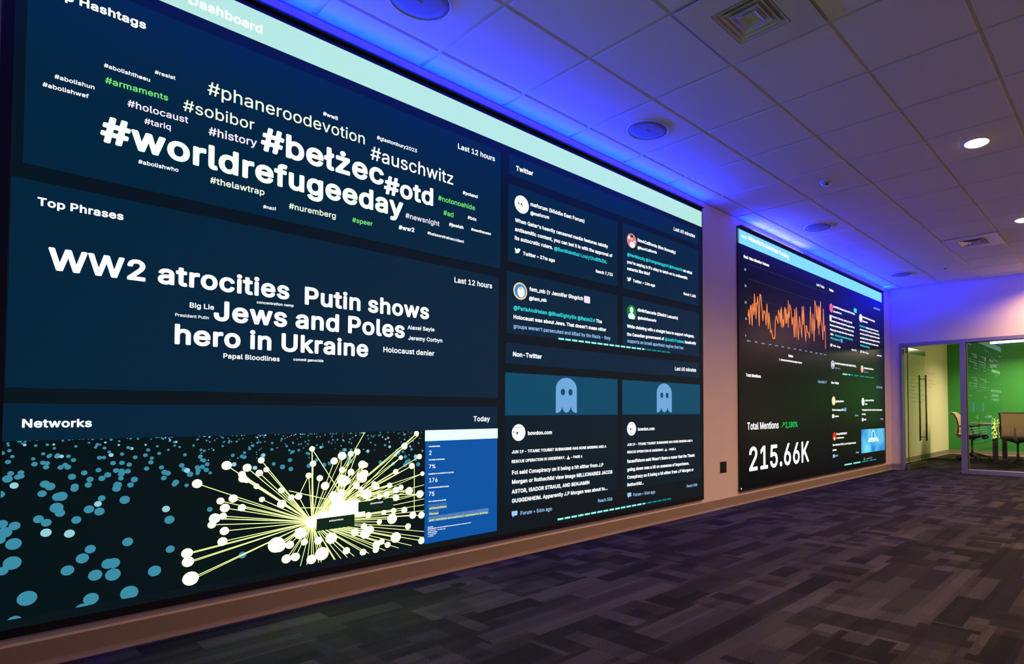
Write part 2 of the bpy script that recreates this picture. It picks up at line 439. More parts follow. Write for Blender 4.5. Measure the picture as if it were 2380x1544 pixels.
# ------------------------------------------------------------------ lettering
# letter outlines as plain numbers: code point -> [advance, loops in three weights]; a loop is x, y, x, y ... in 1/400 em
GLYPHS = {chr(n): g for n, g in {
65: [274,[[94,234,8,4,8,2,12,0,49,0,53,2,79,76,82,79,194,79,197,77,225,1,228,0,267,0,269,2,269,4,162,289,158,291,116,291,113,287],[180,123,182,119,180,118,177,117,99,117,96,118,95,119,116,180,138,247,157,188]],[[160,77,194,77,196,75,222,6,226,1,230,0,270,0,275,3,277,9,169,287,163,291,118,291,113,288,111,284,6,12,5,6,6,4,12,0,51,0,57,1,61,6,88,76],[135,210,141,226,156,181,177,126,174,123,107,123,105,126]],[[228,161,179,281,176,286,172,289,166,291,122,291,113,288,108,281,3,17,3,9,6,4,12,1,18,0,57,0,66,3,70,9,94,70,96,74,192,74,194,72,219,9,222,4,228,1,234,0,273,0,281,3,286,9,286,17],[158,165,171,131,169,130,119,130,117,131,144,203]]],
66: [261,[[102,253,152,252,166,248,177,241,187,229,189,221,190,213,188,196,180,182,166,172,149,167,76,166,76,251,79,253],[191,280,169,288,146,291,37,291,33,289,33,4,34,1,144,0,174,3,194,8,211,16,223,26,234,40,241,56,243,73,243,92,239,108,232,122,220,136,208,145,191,152,211,163,219,171,225,180,229,188,231,199,232,213,231,226,227,243,219,257,207,270],[188,112,198,97,201,89,202,78,200,70,197,62,192,54,185,48,172,42,155,39,79,38,76,39,76,128,79,129,155,128,166,126,174,122]],[[93,170,84,171,85,243,141,244,155,243,171,238,182,229,187,216,187,200,182,189,171,179,160,173,149,171],[30,43,30,6,34,1,40,0,146,0,177,2,194,6,211,13,225,22,237,36,246,51,250,67,251,86,249,104,244,118,233,133,221,144,207,152,224,165,235,181,240,200,239,221,236,237,230,250,220,263,208,273,197,280,185,284,171,288,157,290,40,291,34,290,31,287,30,282],[195,99,199,86,198,73,191,61,180,52,166,48,152,47,85,47,85,124,146,125,163,123,174,119,183,114,190,107]],[[147,0,166,1,183,3,203,8,217,13,228,20,240,30,248,40,255,53,260,68,261,81,260,96,257,111,253,121,244,134,234,144,224,152,239,170,244,177,247,188,249,200,250,213,245,236,235,253,222,267,203,280,183,287,169,289,152,291,37,290,31,286,27,279,28,9,32,4,40,0],[177,187,166,179,152,176,96,175,93,177,94,233,96,234,149,234,161,233,172,229,181,220,184,210,183,197],[177,60,155,57,96,56,94,58,94,119,96,120,158,119,172,116,181,111,187,106,192,98,195,91,196,83,194,76,191,70,186,65]]],
67: [292,[[197,288,171,294,143,294,118,290,93,280,72,266,53,247,39,225,28,198,23,168,22,135,26,102,35,74,48,50,59,36,71,25,93,10,118,1,143,-3,171,-3,194,2,216,11,234,22,251,39,264,58,272,80,275,94,272,96,233,95,227,80,222,69,213,58,203,50,191,43,177,39,163,36,146,36,135,38,121,42,110,48,99,55,90,64,82,74,71,96,67,113,64,137,65,162,69,187,76,206,87,222,100,236,115,246,129,252,149,255,166,254,183,251,199,243,215,231,225,217,233,196,272,195,275,198,271,214,266,228,259,242,250,253,239,265,226,274,211,283]],[[93,216,107,230,126,241,146,246,171,245,182,243,194,239,210,228,222,214,230,193,233,190,238,188,275,188,281,191,282,193,283,199,277,220,266,241,253,257,238,269,222,280,202,288,185,292,163,294,138,293,118,290,101,284,84,275,70,265,53,249,42,233,32,215,25,196,21,177,19,156,20,125,23,103,29,85,37,66,47,50,57,37,72,24,93,11,110,4,129,-1,149,-3,168,-3,191,0,210,6,230,16,251,32,268,53,279,77,283,93,282,98,280,101,275,103,238,103,233,101,230,98,223,80,213,66,199,55,180,47,163,45,143,46,129,49,112,57,98,69,86,85,79,101,73,123,72,154,75,177,81,196]],[[141,56,121,64,104,77,92,95,84,118,81,146,82,161,85,179,90,191,95,202,102,211,110,219,124,228,138,234,155,236,174,235,194,230,210,219,220,207,229,186,236,181,281,181,287,184,292,191,290,207,282,227,273,242,259,257,244,270,228,280,208,287,188,292,160,294,130,292,102,284,79,272,58,255,43,237,29,214,20,186,16,156,17,123,22,95,33,69,48,46,65,29,88,14,113,3,141,-2,160,-4,177,-3,208,3,222,9,236,16,248,24,260,34,270,44,278,57,286,72,291,90,292,97,289,105,284,109,278,110,236,109,230,106,228,103,222,87,215,77,208,70,200,64,186,58,172,55,155,54]]],
68: [287,[[102,253,144,252,163,248,177,243,194,232,205,221,214,207,220,191,225,169,226,139,224,114,218,95,208,76,197,62,181,51,163,43,149,40,132,38,79,38,76,40,76,251,79,253],[191,280,169,287,141,291,37,291,33,289,33,4,34,1,138,0,158,2,177,7,197,14,219,28,237,45,249,62,256,76,262,95,268,125,269,147,268,166,263,196,252,223,238,245,218,265,205,273]],[[209,208,216,194,221,176,223,160,224,139,222,123,218,104,213,91,205,78,197,69,188,62,177,56,163,51,135,47,85,47,85,243,138,244,152,243,166,240,179,234,191,227,201,218],[205,16,217,22,230,32,249,51,256,62,264,78,272,104,276,136,276,157,274,176,267,205,255,231,240,250,225,264,202,277,183,284,166,288,143,291,40,291,34,290,31,287,30,282,30,9,31,4,34,1,40,0,141,0,174,5,191,10]],[[147,0,166,2,186,6,214,17,231,27,241,35,253,47,263,60,273,78,279,93,285,126,286,147,285,167,282,187,276,205,264,231,247,251,225,268,200,281,177,287,149,290,37,290,31,286,27,279,28,9,32,4,40,0],[152,58,130,56,96,56,94,58,93,231,94,233,96,234,149,234,166,230,177,227,191,218,200,210,208,199,215,185,220,164,221,139,218,116,210,96,200,81,188,70,172,63]]],
69: [239,[[102,253,214,253,216,253,218,256,218,286,216,290,214,291,37,291,33,289,33,2,37,0,216,0,219,2,219,4,219,34,216,38,79,38,76,40,76,128,205,128,208,130,208,163,205,166,76,167,76,251,79,253]],[[185,47,85,47,85,124,211,124,213,126,216,131,216,163,213,168,208,170,85,170,84,242,85,243,87,244,219,244,224,247,225,250,226,282,224,287,221,290,216,291,40,291,34,290,31,287,30,282,30,9,31,4,34,1,40,0,222,1,225,2,227,6,227,38,225,43,219,47]],[[147,0,222,0,229,2,235,7,237,12,236,48,231,54,222,56,96,56,94,58,93,116,96,119,211,119,217,120,222,124,225,129,225,164,220,172,211,175,96,175,93,177,94,233,96,234,225,235,231,238,235,246,234,281,231,287,222,291,37,290,31,286,27,279,28,9,32,4,40,0]]],
70: [234,[[200,124,202,125,203,128,203,158,202,160,200,162,76,163,76,251,79,253,214,253,216,256,215,289,211,291,34,290,33,286,33,2,37,0,74,0,75,2,76,123,79,124]],[[59,291,37,291,31,287,30,284,30,9,31,4,37,0,76,0,82,3,84,6,85,119,202,120,208,122,210,126,210,160,208,164,205,166,85,167,85,243,216,244,222,247,224,253,223,284,222,288,216,291]],[[208,291,40,291,34,289,29,284,27,276,27,15,29,7,35,2,40,0,79,0,86,2,92,7,93,15,94,114,96,115,205,115,212,116,218,121,220,129,220,159,217,166,211,170,205,171,96,171,94,172,93,175,94,233,96,234,219,234,225,236,229,238,233,246,233,281,229,286,225,289,219,291]]],
71: [297,[[272,149,161,148,160,146,160,116,161,113,163,111,233,111,235,110,232,88,222,69,211,55,194,44,183,40,166,36,149,36,138,37,124,41,113,46,103,53,93,61,79,80,70,99,65,127,64,154,67,179,75,203,86,222,103,239,118,248,135,253,155,255,174,253,194,245,210,233,223,217,233,196,272,195,276,198,270,220,259,242,245,258,227,273,208,284,185,291,160,294,135,294,110,288,85,276,71,266,62,258,52,247,43,233,31,206,24,179,21,146,24,113,31,83,43,58,59,36,78,20,101,6,127,-1,155,-4,180,-2,205,5,227,16,248,33,262,53,272,74,277,99,278,146,277,148]],[[93,216,107,230,126,241,149,246,171,245,191,239,208,228,220,215,230,193,233,190,238,188,278,189,283,193,283,201,276,222,266,241,252,257,238,269,222,279,202,287,180,293,160,294,138,293,118,290,101,284,84,275,69,265,53,249,41,233,32,215,25,196,21,177,19,156,20,125,23,103,28,85,37,66,46,50,57,37,70,25,87,14,110,4,129,-1,149,-3,174,-3,194,0,213,6,230,15,244,24,260,40,269,53,277,69,283,90,285,106,286,146,284,151,278,154,166,154,160,152,157,146,158,114,160,110,166,108,230,108,232,106,230,93,224,80,216,68,205,58,194,52,180,47,163,45,146,45,129,49,110,59,93,74,82,93,75,114,72,138,73,170,81,196]],[[141,57,121,64,104,77,92,95,84,118,81,146,82,161,85,179,90,191,95,202,102,211,110,219,124,229,138,234,155,236,174,235,193,230,208,219,219,207,229,186,236,182,281,181,289,185,293,191,293,196,291,207,282,227,271,245,258,258,243,270,225,280,205,288,183,293,160,294,138,293,118,289,102,284,85,276,68,265,50,247,39,232,29,214,23,196,18,176,16,156,16,133,20,105,26,85,34,67,44,52,60,34,76,20,93,11,112,3,132,-1,152,-3,180,-3,205,2,222,8,239,16,256,29,269,41,281,59,288,75,293,92,295,110,295,146,295,151,289,157,281,160,166,159,159,156,154,148,154,115,158,108,166,104,225,103,228,102,228,100,223,87,216,77,208,69,197,62,186,58,172,55,155,55]]],
72: [295,[[223,270,222,168,79,168,76,169,75,289,71,291,37,291,33,289,33,4,34,1,71,0,75,2,76,128,79,130,222,129,223,2,228,0,261,0,265,2,266,286,265,289,261,291,225,291,223,286]],[[274,234,274,282,272,287,267,291,225,290,221,287,220,282,220,173,219,172,85,172,84,282,83,287,79,290,73,291,37,291,31,287,30,282,30,9,31,4,34,1,40,0,76,0,83,4,84,9,84,123,85,125,87,125,219,125,220,123,220,9,221,4,225,1,230,0,267,0,272,3,274,9]],[[27,258,27,15,28,9,31,4,35,2,40,0,79,0,86,2,92,7,93,15,93,119,96,120,214,120,217,119,217,15,219,7,224,2,231,0,270,0,278,3,283,9,283,15,283,276,283,281,279,286,275,289,270,291,231,291,224,289,219,284,217,276,217,177,94,177,93,279,91,285,85,290,79,291,43,291,35,289,31,286,28,281]]],
73: [104,[[32,67,33,2,37,0,70,0,73,1,75,4,75,286,73,290,70,291,37,291,34,290,32,286]],[[59,291,37,291,31,287,30,284,30,9,31,4,37,0,76,0,79,1,82,6,82,284,81,287,76,291]],[[27,258,27,12,31,4,37,1,79,0,85,2,88,4,92,12,92,279,88,286,82,290,37,290,31,286,27,281]]],
74: [227,[[179,26,187,39,191,47,194,58,197,74,197,288,195,290,193,291,156,291,154,288,154,285,154,80,151,63,146,53,134,41,125,37,117,35,97,35,89,37,81,41,71,50,65,61,61,77,61,99,58,103,19,102,17,99,18,74,20,58,24,47,27,39,36,26,44,18,55,10,78,0,89,-2,106,-4,117,-3,134,-1,145,3,159,9,170,18]],[[151,93,150,72,147,64,142,56,136,50,128,46,117,43,106,43,97,44,88,48,80,53,75,60,72,66,69,77,68,103,64,109,22,109,16,106,15,103,15,85,16,66,19,56,24,42,31,32,41,20,50,14,64,6,80,0,92,-2,111,-4,131,-2,148,2,162,8,173,16,184,26,191,35,198,48,201,58,204,77,205,283,202,289,198,291,159,291,154,289,151,283]],[[131,-2,145,0,162,6,172,11,184,20,193,27,200,36,207,49,210,59,214,77,214,90,214,278,211,285,204,290,159,290,154,288,148,280,148,85,145,72,139,62,128,55,117,53,100,54,89,60,83,67,80,75,77,108,74,113,70,115,64,116,25,116,16,113,12,105,12,80,15,59,25,39,32,29,40,21,58,9,81,0,103,-3]]],
75: [267,[[166,65,214,0,258,0,261,2,261,4,259,7,145,163,146,166,259,284,261,286,260,289,258,291,208,290,108,185,76,148,75,289,71,291,34,290,33,286,33,2,37,0,74,0,75,2,76,95,113,133,116,134]],[[156,75,213,1,216,0,261,0,265,1,268,4,269,9,267,14,154,163,267,277,269,282,268,287,265,290,261,291,213,291,208,290,110,190,85,163,84,284,82,288,76,291,40,291,34,290,31,287,30,282,30,9,31,4,34,1,40,0,76,0,83,4,84,9,84,94,115,127,118,126]],[[208,289,96,180,93,182,93,276,92,284,85,290,77,291,40,291,34,289,29,284,27,276,27,15,29,7,35,2,40,0,79,0,86,2,92,7,93,15,93,93,95,96,119,119,211,3,219,0,264,0,271,2,277,7,279,15,275,22,165,162,275,269,278,274,278,279,277,284,273,288,267,290,217,291]]],
76: [225,[[208,38,79,38,76,39,76,286,75,289,74,291,34,290,33,286,33,2,37,0,208,0,211,2,211,4,211,34,210,37]],[[59,291,37,291,31,287,30,284,30,9,31,4,34,1,40,0,213,0,218,4,219,9,219,41,216,45,213,46,85,47,84,284,79,290]],[[147,0,214,0,222,2,227,7,229,12,228,48,222,54,214,56,96,56,94,58,93,281,90,286,82,290,37,290,31,286,27,279,28,9,32,4,40,0]]],
77: [359,[[102,150,162,2,166,0,197,0,200,1,201,4,267,169,286,223,287,218,287,4,287,2,289,0,326,0,329,2,329,286,328,290,326,291,275,291,271,289,200,108,183,58,180,60,164,106,91,289,88,291,34,290,33,286,33,2,37,0,71,0,74,2,74,210,75,218,76,218]],[[121,231,99,284,96,289,90,291,37,291,31,287,30,284,30,9,31,4,37,0,73,0,79,2,82,6,82,178,83,184,85,186,161,4,166,0,199,0,205,2,208,6,283,190,284,6,286,3,292,0,328,0,334,2,337,5,337,9,337,282,336,287,333,290,328,291,275,291,269,287,198,112,185,77,183,79,171,110]],[[27,258,27,15,28,9,32,4,40,0,79,0,88,4,91,9,92,149,93,154,157,9,160,4,163,2,172,0,205,0,211,2,216,7,278,151,281,149,281,147,282,9,287,3,295,0,334,0,343,4,346,9,347,15,347,276,346,281,343,287,334,291,278,291,272,289,267,284,189,99,186,100,108,281,105,286,96,291,37,290,31,286,28,281]]],
78: [299,[[270,237,269,289,264,291,230,291,227,289,227,70,226,67,225,66,205,100,82,289,79,291,37,291,33,289,33,4,34,1,74,0,76,2,76,4,76,169,74,223,76,227,113,166,220,2,225,0,267,0,269,2]],[[203,118,87,289,82,291,40,291,34,290,31,287,30,282,30,9,31,4,37,0,76,0,82,3,84,6,83,202,85,205,113,161,219,3,225,0,272,1,276,4,277,9,277,282,275,288,269,291,233,291,227,289,225,286,224,91,222,89]],[[171,70,216,7,221,2,228,0,273,0,280,2,285,7,287,15,287,276,285,284,281,288,275,290,236,291,228,289,224,286,221,281,221,114,219,111,96,286,91,290,85,291,40,291,35,289,29,284,27,276,27,15,29,7,34,2,40,0,79,0,88,3,93,9,94,177,96,178]]],
79: [305,[[197,288,171,294,143,294,118,290,93,280,72,266,53,247,39,225,28,198,23,168,22,135,26,102,35,74,49,50,59,36,71,25,93,10,118,1,146,-4,174,-2,199,4,222,14,244,31,260,50,273,74,280,94,286,124,286,157,283,187,273,217,259,242,243,261,222,277],[241,113,235,91,222,69,208,54,191,44,171,37,149,36,127,40,107,49,91,63,79,80,70,99,66,121,64,146,67,176,73,198,83,217,93,230,104,240,118,247,135,253,155,255,171,253,188,248,201,242,213,232,222,222,232,206,238,192,242,173,244,154,244,135]],[[93,216,107,230,124,240,140,245,160,246,180,243,196,237,213,225,224,212,233,196,239,175,242,146,240,122,235,101,226,82,213,66,199,56,185,49,168,45,152,45,138,47,124,51,110,59,98,69,89,80,81,95,75,114,72,130,72,154,74,170,78,188,83,201],[84,275,64,260,45,238,32,215,23,188,19,156,20,125,25,95,33,74,47,50,65,30,84,15,110,4,138,-3,166,-3,194,1,213,7,227,14,241,24,261,42,277,66,287,93,293,125,294,156,290,188,280,217,266,241,250,260,227,276,202,288,185,292,168,294,138,293,110,287]],[[141,56,125,62,113,69,102,80,92,95,86,110,82,130,81,151,83,169,88,186,93,198,102,210,113,221,127,230,141,234,155,236,172,236,187,232,203,224,215,214,225,201,232,186,237,166,238,146,237,123,232,105,225,90,215,77,204,67,191,60,174,56,158,54],[294,85,301,113,304,136,303,166,297,196,289,217,275,240,258,258,242,271,216,284,191,291,160,294,132,292,110,287,85,275,62,259,45,240,29,214,20,186,16,156,16,136,18,115,26,85,39,59,57,37,79,19,93,11,110,4,141,-2,160,-4,180,-2,208,4,225,10,236,16,258,32,270,44,281,59]]],
80: [254,[[102,253,141,253,158,250,174,243,186,232,190,223,194,213,195,202,195,188,192,177,188,166,181,158,174,152,160,145,144,142,79,142,76,143,76,251,79,253],[202,273,191,279,180,284,152,290,37,291,33,289,33,4,34,1,71,0,75,2,76,103,144,104,160,106,174,109,188,114,202,122,214,132,225,146,232,160,237,180,238,199,237,218,232,234,224,251,214,263]],[[30,43,30,6,34,1,40,0,79,1,83,4,84,9,85,100,149,101,177,105,191,110,205,117,219,128,227,137,237,152,243,171,246,189,245,210,241,228,234,245,225,258,210,271,199,278,185,284,171,288,155,290,40,291,34,290,31,287,30,282],[96,147,85,147,84,149,85,244,135,244,152,243,167,239,179,231,184,226,189,218,192,208,193,197,192,186,189,176,186,168,180,160,167,152,152,148]],[[169,98,183,101,197,106,217,116,228,125,236,134,247,152,254,175,256,200,251,225,246,238,240,248,228,262,211,275,191,284,175,288,141,291,43,291,34,289,29,284,27,276,27,15,29,7,34,2,40,0,77,0,85,1,92,7,93,15,94,96,149,97],[189,185,186,175,181,167,175,161,166,156,147,153,96,153,93,154,93,233,96,235,149,234,161,232,172,228,180,222,186,213,189,200]]],
81: [305,[[171,49,178,41,177,40,166,37,149,36,135,38,124,41,104,51,90,64,79,79,71,98,66,120,64,145,66,169,70,191,79,210,90,227,104,240,121,249,141,254,160,255,177,252,194,246,208,237,219,226,230,210,237,194,242,172,244,136,240,106,235,93,229,79,222,68,213,59,211,58,183,94,180,95,143,95,141,95,139,93,139,90],[281,98,286,123,286,156,283,186,277,208,265,232,254,249,236,267,216,280,197,288,171,294,143,294,118,290,96,282,78,271,59,254,43,232,31,208,24,178,21,145,23,123,26,104,34,76,48,50,66,30,87,14,101,6,115,2,143,-3,174,-2,205,5,230,-27,269,-27,272,-25,272,-22,237,24,253,41,264,57,274,76]],[[40,61,54,42,70,25,87,14,110,4,129,-1,157,-4,185,-1,205,4,226,-22,230,-25,272,-26,278,-24,280,-19,279,-14,247,28,257,39,268,52,277,68,284,84,290,102,293,124,294,145,293,166,288,195,281,216,267,240,250,260,230,275,210,285,185,292,157,294,129,292,104,285,84,275,63,259,47,240,33,216,25,195,20,169,19,145,21,113,29,84],[170,49,172,47,168,45,154,45,140,46,121,52,104,63,93,75,82,92,76,108,73,129,72,153,75,176,80,195,87,208,98,223,112,234,129,242,146,246,163,246,180,243,196,237,210,227,221,216,231,200,237,184,241,163,242,137,237,108,230,89,216,69,213,69,191,97,185,102,143,102,139,100,137,97,136,92,138,89]],[[120,290,102,284,88,277,76,270,62,259,50,246,40,233,26,206,18,175,16,155,16,135,21,102,26,84,33,69,45,51,62,31,85,15,104,6,130,-1,152,-3,180,-2,205,3,208,1,226,-20,230,-24,236,-25,275,-25,281,-24,288,-18,290,-13,289,-8,286,-3,259,30,259,33,275,51,286,69,297,94,302,114,304,145,302,175,296,198,286,222,275,240,258,259,236,275,216,284,191,291,169,294,141,293],[102,211,113,221,127,230,141,234,158,236,174,235,191,230,204,224,216,213,225,201,232,185,237,168,238,152,238,129,234,112,228,94,219,81,216,82,197,105,191,109,146,109,141,108,135,103,133,96,134,91,163,56,160,54,149,55,132,59,118,66,104,77,94,91,87,107,83,124,81,145,82,163,86,180,92,196]]],
82: [257,[[102,253,141,253,158,251,174,244,185,234,190,226,193,218,196,196,194,185,191,176,187,169,180,161,166,153,149,150,76,150,76,251,79,253],[191,280,169,288,146,291,37,291,33,289,33,4,34,1,71,0,75,2,76,108,79,111,141,110,201,2,205,0,244,0,249,2,248,7,187,117,188,119,200,125,211,133,225,149,230,159,235,171,239,196,236,223,232,237,227,248,214,265,204,273]],[[255,14,197,115,197,118,215,128,228,141,238,157,244,173,247,197,245,218,238,239,228,255,218,266,205,275,191,282,171,288,141,291,40,291,34,290,31,287,30,282,30,9,31,4,34,1,40,0,76,0,83,4,84,9,84,104,85,106,87,107,141,106,199,4,202,1,250,0,255,3,257,6],[177,163,166,157,149,154,85,154,85,244,152,243,169,239,180,232,186,226,191,216,193,205,193,194,191,184,188,176,183,168]],[[27,258,27,15,28,9,31,4,37,1,43,0,79,0,85,1,90,4,93,12,93,101,96,103,138,103,141,100,196,7,200,3,205,0,211,0,253,0,261,3,265,7,267,12,265,20,209,114,209,116,228,129,239,142,249,159,255,177,256,203,253,222,244,243,233,258,217,272,205,278,192,284,169,289,141,291,37,290,31,286,28,281],[189,185,186,177,180,170,175,166,166,162,147,159,94,159,93,233,96,235,147,234,161,233,172,229,181,223,187,213,190,200]]],
83: [255,[[183,153,162,160,114,173,89,184,80,191,73,199,71,210,71,221,74,229,80,238,94,249,114,255,137,256,159,252,176,243,181,237,187,229,193,212,232,212,233,213,233,221,228,240,221,255,209,268,193,280,173,288,153,293,131,295,109,293,86,287,68,279,53,268,43,257,36,246,32,235,29,224,28,210,30,197,34,183,40,172,48,164,58,155,81,143,97,136,153,121,176,111,184,106,191,98,195,90,196,79,194,68,190,60,184,53,176,46,165,40,153,36,139,34,125,34,111,35,100,38,89,43,81,48,75,54,69,62,64,82,61,83,22,82,20,79,21,73,25,54,32,40,42,27,58,13,78,4,100,-3,123,-5,148,-4,173,1,193,9,212,22,226,38,235,57,238,76,236,98,230,114,218,131,201,143]],[[100,132,156,116,172,110,181,105,187,100,192,92,193,81,191,70,187,64,181,57,164,48,145,43,120,43,100,48,84,57,76,68,72,84,67,89,23,89,19,86,18,81,20,68,25,52,36,33,52,18,75,5,100,-2,125,-5,156,-3,178,1,199,10,218,22,232,37,239,49,243,60,245,70,246,86,245,97,241,110,236,121,229,130,212,144,190,156,167,164,120,176,97,185,83,196,80,200,78,208,79,216,81,224,86,231,92,236,100,241,111,245,134,248,156,245,173,237,183,227,187,219,190,208,193,205,198,204,237,205,241,208,242,213,239,229,236,240,223,259,215,268,204,276,184,286,162,292,134,294,111,293,92,289,69,279,52,268,39,253,30,235,26,216,27,195,32,179,43,163,58,150,75,141]],[[134,-5,162,-3,184,2,204,9,222,20,238,35,248,51,254,68,256,86,254,104,248,119,237,134,222,147,204,157,187,164,126,180,109,186,97,193,89,201,88,208,89,216,92,221,98,227,106,232,114,235,134,238,156,236,173,228,182,218,187,203,190,200,196,197,238,196,244,198,249,203,251,208,251,216,248,228,245,239,235,254,221,268,201,281,182,288,159,293,137,294,109,292,86,286,65,277,47,263,35,249,26,231,23,213,24,190,28,178,36,165,47,153,64,142,89,130,159,112,173,106,182,101,187,96,189,91,190,81,187,73,179,64,165,57,148,53,128,53,109,56,94,63,85,73,80,91,72,97,67,98,25,97,19,94,17,91,14,84,17,66,25,48,35,33,50,19,67,9,89,1,112,-3]]],
84: [256,[[85,253,105,253,108,251,109,2,113,0,150,0,152,4,152,251,155,253,239,253,242,254,243,256,243,289,239,291,18,290,17,286,17,256,18,253]],[[106,231,106,6,108,3,113,0,152,0,158,4,159,9,159,242,161,244,164,244,245,245,251,250,251,284,248,289,242,291,24,291,18,290,15,287,14,282,14,253,15,248,18,245,24,244,105,244,106,242]],[[130,0,158,1,165,4,169,12,169,233,172,234,245,234,254,236,258,241,260,246,260,279,257,286,251,290,24,291,16,287,11,281,11,246,13,241,18,236,24,234,100,234,103,233,103,12,105,6,111,1,116,0]]],
85: [296,[[62,27,82,12,102,3,127,-3,158,-4,183,-1,205,6,228,20,244,36,253,48,260,63,264,79,266,93,266,287,265,290,228,291,225,291,223,287,223,101,221,87,217,74,206,57,191,45,172,37,149,35,127,38,110,44,93,57,82,74,77,87,76,101,76,287,74,291,34,290,33,287,33,87,37,71,43,55,51,41]],[[274,230,274,283,272,288,269,290,264,291,227,291,222,288,220,283,220,103,219,92,216,81,211,71,204,63,197,56,185,50,174,46,163,44,146,44,132,46,115,52,101,61,90,76,85,92,84,105,83,285,82,288,76,291,37,291,32,288,30,283,31,87,35,71,41,55,49,42,59,30,78,15,101,4,127,-3,152,-4,177,-3,202,3,222,13,241,27,253,39,262,52,269,68,273,87]],[[147,-4,166,-4,189,-1,208,4,224,10,241,20,253,31,266,46,275,61,281,80,283,97,284,277,281,285,274,290,270,291,231,291,222,288,218,282,217,277,217,107,215,92,208,76,197,65,180,57,161,54,138,55,127,58,119,62,110,68,104,74,99,81,95,92,93,107,93,277,91,285,85,289,79,291,40,291,32,287,28,282,27,277,27,102,29,81,34,66,40,53,51,37,63,26,77,16,93,7,110,2,127,-2]]],
86: [274,[[68,128,115,2,119,0,161,0,163,2,269,286,269,289,264,291,228,291,224,289,162,114,141,49,138,48,118,111,52,289,49,291,9,290,8,286]],[[93,198,61,284,57,290,51,291,12,291,6,287,5,284,6,279,114,4,117,1,121,0,166,0,169,2,171,6,276,279,277,284,275,288,270,291,230,291,226,290,223,287,161,120,144,69,141,68,125,115]],[[122,0,169,0,175,2,179,7,286,274,287,279,285,284,278,290,273,291,231,291,225,289,220,284,147,92,144,90,68,284,63,289,57,291,18,291,10,289,4,284,2,279,4,271,110,9,113,4]]],
87: [392,[[11,276,88,1,91,0,133,0,136,2,188,188,197,227,259,2,264,0,303,0,307,2,387,286,387,289,382,291,348,291,344,289,297,114,284,57,281,64,221,289,217,291,177,291,174,289,126,111,113,58,110,62,99,108,51,289,49,291,9,290,8,286]],[[368,291,348,291,342,288,341,284,286,83,284,88,229,284,225,290,222,291,180,291,175,290,172,287,116,83,113,88,58,287,55,290,51,291,12,291,6,287,5,284,6,279,85,6,88,2,93,0,135,0,140,1,143,4,200,201,202,195,257,4,261,1,267,0,309,0,314,4,395,282,394,287,390,290]],[[122,0,144,1,150,4,152,7,203,175,206,170,255,7,260,2,267,0,312,0,318,2,321,4,325,9,404,274,404,281,399,288,390,291,351,291,345,289,339,284,290,110,287,115,239,281,234,288,225,291,180,291,175,289,170,284,119,110,116,115,67,284,62,289,54,291,15,291,10,289,6,286,3,281,3,274,82,9,85,4,94,0]]],
89: [270,[[261,281,265,286,265,289,261,291,219,291,217,289,158,196,138,160,135,160,117,193,56,289,51,291,12,291,8,289,9,284,114,119,115,4,116,1,155,0,158,2,158,119]],[[34,291,12,291,6,287,5,282,112,118,113,5,116,2,118,0,160,1,165,4,166,9,166,118,272,279,272,285,270,289,264,291,222,291,216,289,158,199,141,171,138,171,62,288,57,291]],[[122,0,164,0,169,2,174,7,175,15,176,119,281,271,282,276,282,281,278,287,273,290,225,291,220,290,214,286,144,182,141,182,72,284,68,288,60,291,15,291,9,289,4,284,2,276,4,271,108,119,109,12,113,4]]],
90: [251,[[160,158,231,259,232,286,230,290,26,291,22,289,21,256,23,253,174,253,177,253,178,251,158,223,23,32,22,29,23,1,26,0,227,0,233,2,233,34,230,38,76,39,76,40,98,70]],[[174,47,93,46,90,47,89,49,238,253,239,258,239,282,238,287,235,290,230,291,28,291,23,290,19,284,19,253,21,247,26,244,166,244,168,244,170,242,22,38,20,33,20,9,21,4,24,1,28,0,236,1,238,2,241,6,241,38,238,44,233,47]],[[135,0,236,0,244,3,250,9,250,45,247,51,242,55,236,56,107,56,104,58,247,246,249,253,248,281,244,287,236,291,26,290,20,286,16,279,16,246,18,241,23,236,32,234,158,234,161,233,19,45,16,37,17,9,20,4,29,0]]],
97: [222,[[85,218,62,210,43,197,29,180,22,167,23,164,59,153,71,169,85,179,101,184,124,184,138,180,149,171,155,158,155,142,152,137,143,134,93,128,65,122,48,116,34,107,22,93,17,76,16,63,17,52,23,32,31,20,43,10,57,2,73,-3,99,-5,121,-1,141,9,155,22,156,19,157,1,160,0,194,0,197,1,197,5,197,145,195,164,190,180,184,191,174,202,163,209,149,216,132,220,115,221,99,221],[124,36,113,33,96,32,82,34,71,38,64,43,59,52,57,63,60,74,68,83,82,90,155,103,156,101,156,76,152,61,146,52,141,46,132,40]],[[140,221,121,223,101,223,82,219,65,214,50,206,37,195,27,182,20,169,20,163,23,159,62,148,68,151,76,163,87,172,101,177,121,179,132,177,140,173,148,166,152,158,153,145,152,142,140,139,84,132,59,125,45,120,35,113,26,105,20,96,15,84,13,68,14,52,19,36,28,23,37,14,51,5,65,0,90,-4,115,-3,135,3,152,13,153,12,155,4,160,0,196,0,202,2,204,4,205,145,204,161,202,171,193,190,180,204,160,215],[153,94,153,76,149,65,142,55,129,46,112,41,93,41,84,43,76,46,67,55,65,63,67,73,70,79,79,84,98,90,152,98]],[[169,217,149,223,124,226,102,225,79,221,60,214,43,203,32,193,21,178,16,165,17,160,20,155,26,152,62,142,68,142,74,145,83,157,90,164,99,168,110,171,127,171,138,168,146,163,150,152,150,147,146,145,88,138,57,131,46,126,35,119,26,112,20,104,13,91,10,79,10,63,13,48,18,36,26,25,37,14,51,6,74,-2,99,-4,113,-4,127,-1,152,8,158,2,166,0,202,0,208,2,213,8,215,13,215,142,213,165,206,183,197,197,184,208],[99,86,146,92,149,92,150,91,149,76,141,63,130,55,113,51,102,51,90,52,82,55,76,61,75,69,77,76,85,81]]],
